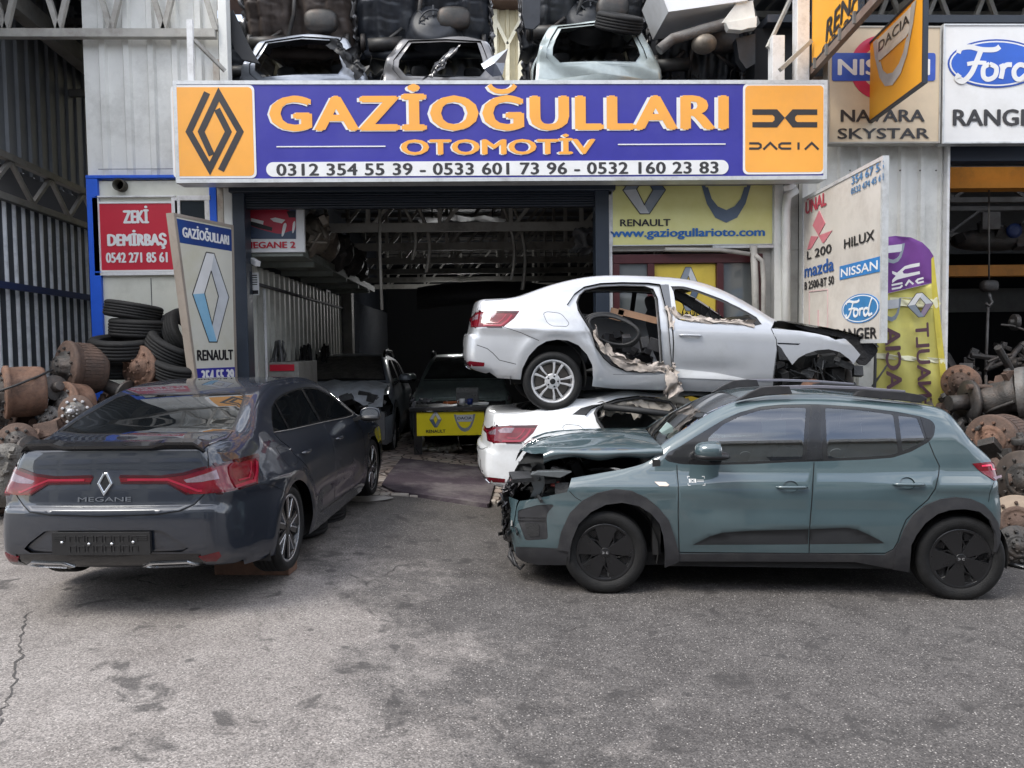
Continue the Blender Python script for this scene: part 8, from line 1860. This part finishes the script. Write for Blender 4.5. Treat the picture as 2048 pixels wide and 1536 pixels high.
# ------------------------------------------------------------------ wrecks stored on the roof above the signboard
ZD = 5.07
def roof_wreck(name, label, px, pm, Y=10.55, zoff=-.20, sc=1.0, tilt=0.0, apert=None, yaw=0.0):
    t = thing(name, label, 'wreck', group='car wrecks stacked on the shop roof'); x = P(px,100,Y).x
    S_ = Shape(H_PROF, .86, H_SECT, (-.25,.28,2), (2.75,.30,2), .07, (.16,.10), (.0,2.6), .05, deform=lambda q: np.c_[q[:,0]+.02*np.sin(q[:,2]*13+q[:,1]*7), q[:,1]+.02*np.sin(q[:,2]*9+q[:,0]*5), q[:,2]+.025*np.sin(q[:,1]*5+px)]); c = Car(S_); L = S_.L
    sB = np.linspace(S_.s_top(1.0), S_.s_rear(.55,2.5), 70); B = S_.border(sB)
    outer = [tuple(p) for p in B]+[(2.9,.50),(1.0,.50),(1.0,1.4)]
    c.patch('side', outer, [(None, G_FW, 0), (None, G_RW, 0), (None, G_QW, 0), ('frame', G_DLO, -.004)], 'body', (.08,.06))
    rz = lambda z: S_.s_rear(z, 2.5)
    ap = apert or [(rz(1.39),-.80),(rz(1.39),0),(rz(1.39),.80),(rz(1.2),.84),(rz(1.02),.86),(rz(.90),.84),(rz(.78),.70),(rz(.74),0),(rz(.78),-.70),(rz(.90),-.84),(rz(1.02),-.86),(rz(1.2),-.84)]
    inner = [(a, b) for a, b in ap]; cx = np.mean([a for a, b in inner]); inner = [(cx+(a-cx)*.86, b*.88) for a, b in inner]
    c.patch('strip', [(a,-1.0) for a in sB]+[(a,1.0) for a in sB[::-1]], [(None, inner, 0), ('jamb', ap, -.02)], 'body', (.06,.06), skirts=('jamb',))
    pose(t, Vector((x, Y-2.7*sc*math.cos(0)+5.4*sc*0+2.7*sc*2-0.0, ZD+zoff)), R(-90+yaw), 0, tilt, sc)
    # rear of the car faces the street
    pose(t, Vector((x+2.9*sc*math.sin(R(yaw))*-1, Y+2.9*sc, ZD+zoff)), R(-90+yaw), 0, tilt, sc)
    c.mesh([('body',0),('body',1),('body',-1)], 'body', pm, t); c.mesh([('jamb',0)], 'hatch_opening', pm, t); c.mesh([('frame',1),('frame',-1)], 'window_frame', M_trim, t)
    q = MB(); q.box(1.0,2.75,-.72,.72,.50,.62); q.box(1.1,1.14,-.70,.70,.5,1.35); q.build('cabin_floor', M_under, t)
    q = MB(); seat(q, 1.55, -.38); seat(q, 1.55, .38); blob(q, (2.2,0,.80), (.10,.6,.24), 0, 14, 8, 3, Matrix.Rotation(R(16),3,'Y')); q.build('seats', M_seat, t)
    rr = random.Random(px); q = MB()
    for k in range(10): rbox(q, (rr.uniform(1.9,2.7), rr.uniform(-.6,.6), rr.uniform(.62,.85)), (rr.uniform(.1,.3), rr.uniform(.1,.3), rr.uniform(.05,.2)), 0, rr, 1)
    q.build('loose_trim', M_grey, t)
    return t, S_, c
M_wr1 = paint('dull silver paint', srgb(150,155,164), metal=.5, rough=.38, coat=.6, dirt=srgb(105,108,112), damt=.5)
M_wr2 = paint('dark grey wreck paint', srgb(112,110,110), metal=.55, rough=.35, coat=.7, dirt=srgb(70,70,70), damt=.5)
M_wr3 = paint('pale green grey paint', srgb(168,178,176), metal=.4, rough=.38, coat=.6, dirt=srgb(110,115,115), damt=.5)
roof_wreck('stripped_hatchback', 'silver wreck with torn hatch opening at the left over the signboard', 605, M_wr1, 10.5, -.28, 1.0, R(3))
roof_wreck('stripped_hatchback', 'dark grey wreck with a bent pillar across its hatch opening', 880, M_wr2, 10.5, -.30, 1.0, R(-2))
roof_wreck('stripped_hatchback', 'pale green grey wreck with a clean arched hatch opening over the signboard', 1195, M_wr3, 10.5, -.13, 1.03)
t, *_ = roof_wreck('stripped_saloon', 'low crushed silver wreck whose bent panel shows under the upturned car front', 1450, M_wr1, 10.7, -.85, 1.0, R(2))
q = MB(); crumple_sheet(q, [P(905,95,10.35),P(880,125,10.3),P(850,160,10.3)], .16, (1,0,.2), .04, 20, seed=3); q.build('bent_pillar', M_wr2, None, label='bent grey pillar hanging across the dark hatch opening', cat='panel')
q = MB(); rows = []
pl = [P(x,y,10.2) for x,y in ((962,128),(985,112),(1016,98),(1010,125),(1005,152),(985,152),(968,140))]; cc = sum(pl,Vector())/7; ce = q.vert(cc+Vector((0,-.08,0))); ids = [q.vert(p+Vector((0,.05*math.sin(k*3),0))) for k, p in enumerate(pl)]
for k in range(7): q.face((ids[k], ids[(k+1)%7], ce), 0, False)
q.build('torn_panel', M_wr1, None, label='jagged silver blue torn panel between the second and third roof wrecks', cat='panel')
q = MB(); crumple_sheet(q, [P(660,85,10.4),P(690,110,10.4),P(720,155,10.4)], .22, (.6,0,.5), .05, 22, seed=23); q.build('torn_panel', mat('crushed black panel',(.02,.02,.022),.5), None, label='crushed black panel hanging between the first and second roof wrecks', cat='panel')
# upper layer: undersides of cars piled on the first layer
def upper(name, label, px0, px1, py, Y, m, seed, well=None, beam=True, tyre=None):
    """a car body tipped up so that its pressed floor, rails and tank face the street"""
    t = thing(name, label, 'wreck', group='car wrecks stacked on the shop roof'); a = P(px0,py,Y); b = P(px1,py,Y); rr = random.Random(seed)
    cx = (a.x+b.x)/2; w = (b.x-a.x)/2; z = a.z; t.location = (cx, Y+1.2, z); bpy.context.view_layer.update()
    N1, N2 = 60, 44
    def pan(u, v):                               # u across, v up the tipped floor
        bead = .018*(1 if abs(math.sin(u*16+.6*math.sin(v*5))) > .8 else 0)+.014*(1 if (v*9) % 2 < .5 and abs(u) > .35 else 0)
        tun = .13*math.exp(-(u/.13)**2)*min(1, v*3); rail = -.07*(math.exp(-((abs(u)-.62)/.07)**2)); edge = .22*max(0, abs(u)-.86)/.14
        dn = .06*mnoise.noise(Vector((u*2.2+seed, v*2.4, seed)))+.03*mnoise.noise(Vector((u*7+seed, v*7, seed)))
        return Vector((cx+u*w, Y+.45-.42*v+bead+tun+rail+edge+dn, z-.03*math.cos(u*3)+1.25*v*(1-.25*v)+.05*mnoise.noise(Vector((u*3, seed, 1)))*(1-v)))
    q = MB(); rows = [[q.vert(pan(-1+2*j/N1, i/N2)) for j in range(N1+1)] for i in range(N2+1)]
    for u_, v_ in zip(rows, rows[1:]):
        for j in range(N1): q.face((u_[j],v_[j],v_[j+1],u_[j+1]),0,True)
    low = [q.vert(pan(-1+2*j/N1, 0)+Vector((0,.9,.12+.05*math.sin(j)))) for j in range(N1+1)]
    for j in range(N1): q.face((low[j],rows[0][j],rows[0][j+1],low[j+1]),0,True)
    put(q,'floor_pan',m,t)
    q = MB(); off = Vector((0,-.05,0))
    q.tube([pan(-.18,.02)+off,pan(-.16,.3)+off*2,pan(-.05,.55)+off*2,pan(.0,.95)+off], .032, 10)
    p = pan(.45,.42)+off*2; blob(q, p, (.24,.11,.16), 0, 18, 10, 3)
    p = pan(-.55,.14)+off*2; q.lathe([(-.24,0),(-.24,.09),(.24,.09),(.24,0)], p, (1,.1,.1), 16)
    for sx in (-1,1): q.tube([pan(sx*.75,.10)+off,pan(sx*.5,.20)+off*2,pan(sx*.3,.34)+off], .026, 8); q.lathe([(-.03,0),(-.03,.13),(.03,.13),(.03,0)], pan(sx*.88,.16)+off, (1,0,0), 18)
    for k in range(9):
        u = rr.uniform(-.9,.9); p = pan(u,rr.uniform(0,.12))+off; q.tube([p,p+Vector((rr.uniform(-.1,.1),-.03,-.08)),p+Vector((rr.uniform(-.2,.2),-.02,-rr.uniform(.05,.20)))], rr.uniform(.005,.012), 5)
    put(q,'exhaust_and_axle',mat('dull under metal', (.045,.044,.043), .5, metal=.4, scale=6, var=.4, dirt=(.10,.07,.055), dscale=4, damt=.6),t)
    q = MB()
    crumple_sheet(q, [pan(-.97,.0),pan(-.98,.4),pan(-.97,.9)], .14, (-.4,-.3,0), .06, 22, seed=seed); crumple_sheet(q, [pan(.97,.0),pan(.98,.4),pan(.97,.9)], .14, (.4,-.3,0), .06, 22, seed=seed+1)
    put(q,'torn_sill',M_wr2,t)
    if beam: q = MB(); q.tube([pan(-.86,.05)+off,pan(-.5,.04)+off*2,pan(.5,.04)+off*2,pan(.86,.05)+off], [.06,.085,.085,.06], 10); put(q,'cross_beam',m,t)
    if well:
        u = (P(well,25,Y).x-cx)/w; p = pan(u,.36)+off*1.2; q = MB(); q.lathe([(-.16,0),(-.16,.10),(-.14,.12),(-.15,.26),(-.10,.33),(.0,.36),(.06,.42)], p, (0,.93,-.35), 48, ripple=lambda j, k_: 1+.008*(j % 6 == 0)); q.tube([p+Vector((.20*math.cos(g),-.15,.20*math.sin(g))) for g in np.linspace(0,2*math.pi,24,endpoint=False)], .012, 6, close=True)
        for g in range(8): q.beam(p+Vector((.12*math.cos(g*.785),-.15,.12*math.sin(g*.785))), p+Vector((.27*math.cos(g*.785),-.135,.27*math.sin(g*.785))), .022, .02)
        put(q,'spare_wheel_well',m,t)
    return t
M_ubr = mat('brown underbody', (.060,.045,.038), .6, scale=5, var=.4, dirt=(.11,.09,.08), dscale=4, damt=.6); M_ubl = mat('blue black underbody', (.016,.019,.026), .5, scale=5, var=.5, dirt=(.04,.044,.052), dscale=4, damt=.5); M_ubk = mat('black underbody', (.012,.014,.018), .5, scale=5, var=.5, dirt=(.035,.038,.045), dscale=4, damt=.5)
upper('upturned_wreck', 'brown grey underside of a car piled over the first roof wreck', 474, 700, 98, 11.05, M_ubr, 3)
upper('upturned_wreck', 'blue black car underside with a round spare wheel well', 702, 985, 95, 11.05, M_ubl, 5, 865)
upper('upturned_wreck', 'black car underside piled over the pale green wreck', 1045, 1300, 72, 11.1, M_ubk, 8, 1185, False)
tyre_thing(P(1238,46,10.75), (.15,-.5,1), .33, .21, .22, 'tyre wedged over the pale green wreck on the roof')
t = upper('upturned_wreck', 'front end of a white car with its bumper beam exposed over the signboard', 1310, 1508, 140, 10.9, M_ubk, 11, None, False)
q = MB(); pts = [P(x,y,10.3) for x,y in ((1318,100),(1345,78),(1400,62),(1450,48),(1500,40))]; q.tube(pts,[.07,.07,.075,.075,.06],10); put(q,'bumper_beam',M_iron,t)
q = MB(); fr = Frame((0,10.28,0),(1,0,0),(0,0,1)); q.prism(fr,[fr.px(*p) for p in ((1445,52),(1508,40),(1507,62),(1490,64),(1478,68),(1452,66))],0,.12); q.prism(fr,[fr.px(*p) for p in ((1470,10),(1503,5),(1508,38),(1480,44),(1440,50))],-.05,.06); put(q,'lamp_mount',M_white,t,bevel=.01)
q = MB(); fr = Frame((0,10.2,0),(1,0,0),(0,0,1)); q.prism(fr,[fr.px(*p) for p in ((1312,-40),(1336,25),(1400,16),(1495,2),(1500,-45))],-.9,.02); put(q,'white_hood',WHITE,t,bevel=.03)
q = MB(); c_ = P(1408,88,10.35); blob(q,c_,(.17,.15,.13),0,16,10,2); put(q,'horn_body',M_alc,t)
q = MB(); fr = Frame((0,10.35,0),(1,0,0),(0,0,1)); q.prism(fr,[fr.px(*p) for p in ((1470,80),(1508,70),(1508,130),(1490,140),(1476,120))],-.1,.05); put(q,'wing_liner',M_ubk,t)
q = MB(); fr = Frame((0,10.25,0),(1,0,0),(0,0,1)); q.prism(fr,[fr.px(*p) for p in ((1044,-20),(1082,-20),(1080,48),(1068,60),(1050,58),(1044,30))],-.02,.02); q.build('wing_liner', M_ubl, None, label='black plastic liner hanging left of the third roof wreck', cat='liner', bevel=.01)
q = MB(); fr = Frame((0,10.2,0),(1,0,0),(0,0,1)); q.prism(fr,[fr.px(*p) for p in ((452,40),(466,20),(500,95),(520,128),(486,120),(470,100))],-.03,.02); q.build('black_flap', mat('crushed black panel',(0,0,0)), None, label='black torn flap beside the white post at the left of the roof', cat='flap')
# a dark second row of wrecks behind the first
for (x0, x1, py, lab, m, sd) in ((400,700,150,'dark wreck in the second row behind the silver one',M_ubk,31),(705,975,150,'dark wreck in the second row behind the bent pillar',M_ubl,33),(1050,1300,150,'dark wreck in the second row behind the pale green one',M_ubk,35),(1310,1520,150,'dark wreck in the second row behind the upturned white front',M_ubl,37)):
    upper('upturned_wreck', lab, x0, x1, py, 13.6, m, sd, None, True)
# posts and stays around the signboard
t = thing('sign_post', 'thin white post with a slanting stay above the left end of the signboard', 'post', P(384,100,YF-.3)); q = MB(); a = P(383,165,YF-.35); b = P(380,40,YF-.35); q.beam(a,b,.07,.05); put(q,'upright',M_wframe,t); q = MB(); q.beam(P(388,80,YF-.33),P(450,142,YF-.1),.04,.04); put(q,'stay',M_lsteel,t)
for (x0, x1, y0, y1, lab) in ((1545,1570,70,156,'short square white post at the right end of the signboard'),(1594,1620,-20,150,'tall square white post beside the orange bracket sign')):
    a = P(x0,y1,YF-.1); b = P(x1,y0,YF-.1); q = MB(); q.box(a.x,b.x,YF-.1,YF+.06,a.z-.3,b.z); q.build('square_post', M_wframe, None, label=lab, cat='post', bevel=.006)
q = MB(); q.beam(P(1560,140,YF-.3),P(1622,82,YF-.2),.05,.05); q.beam(P(1535,95,YF),P(1580,0,YF+.2),.04,.04); q.build('steel_stay', M_lsteel, None, label='grey slanting steel bars between the two square posts', cat='bar')
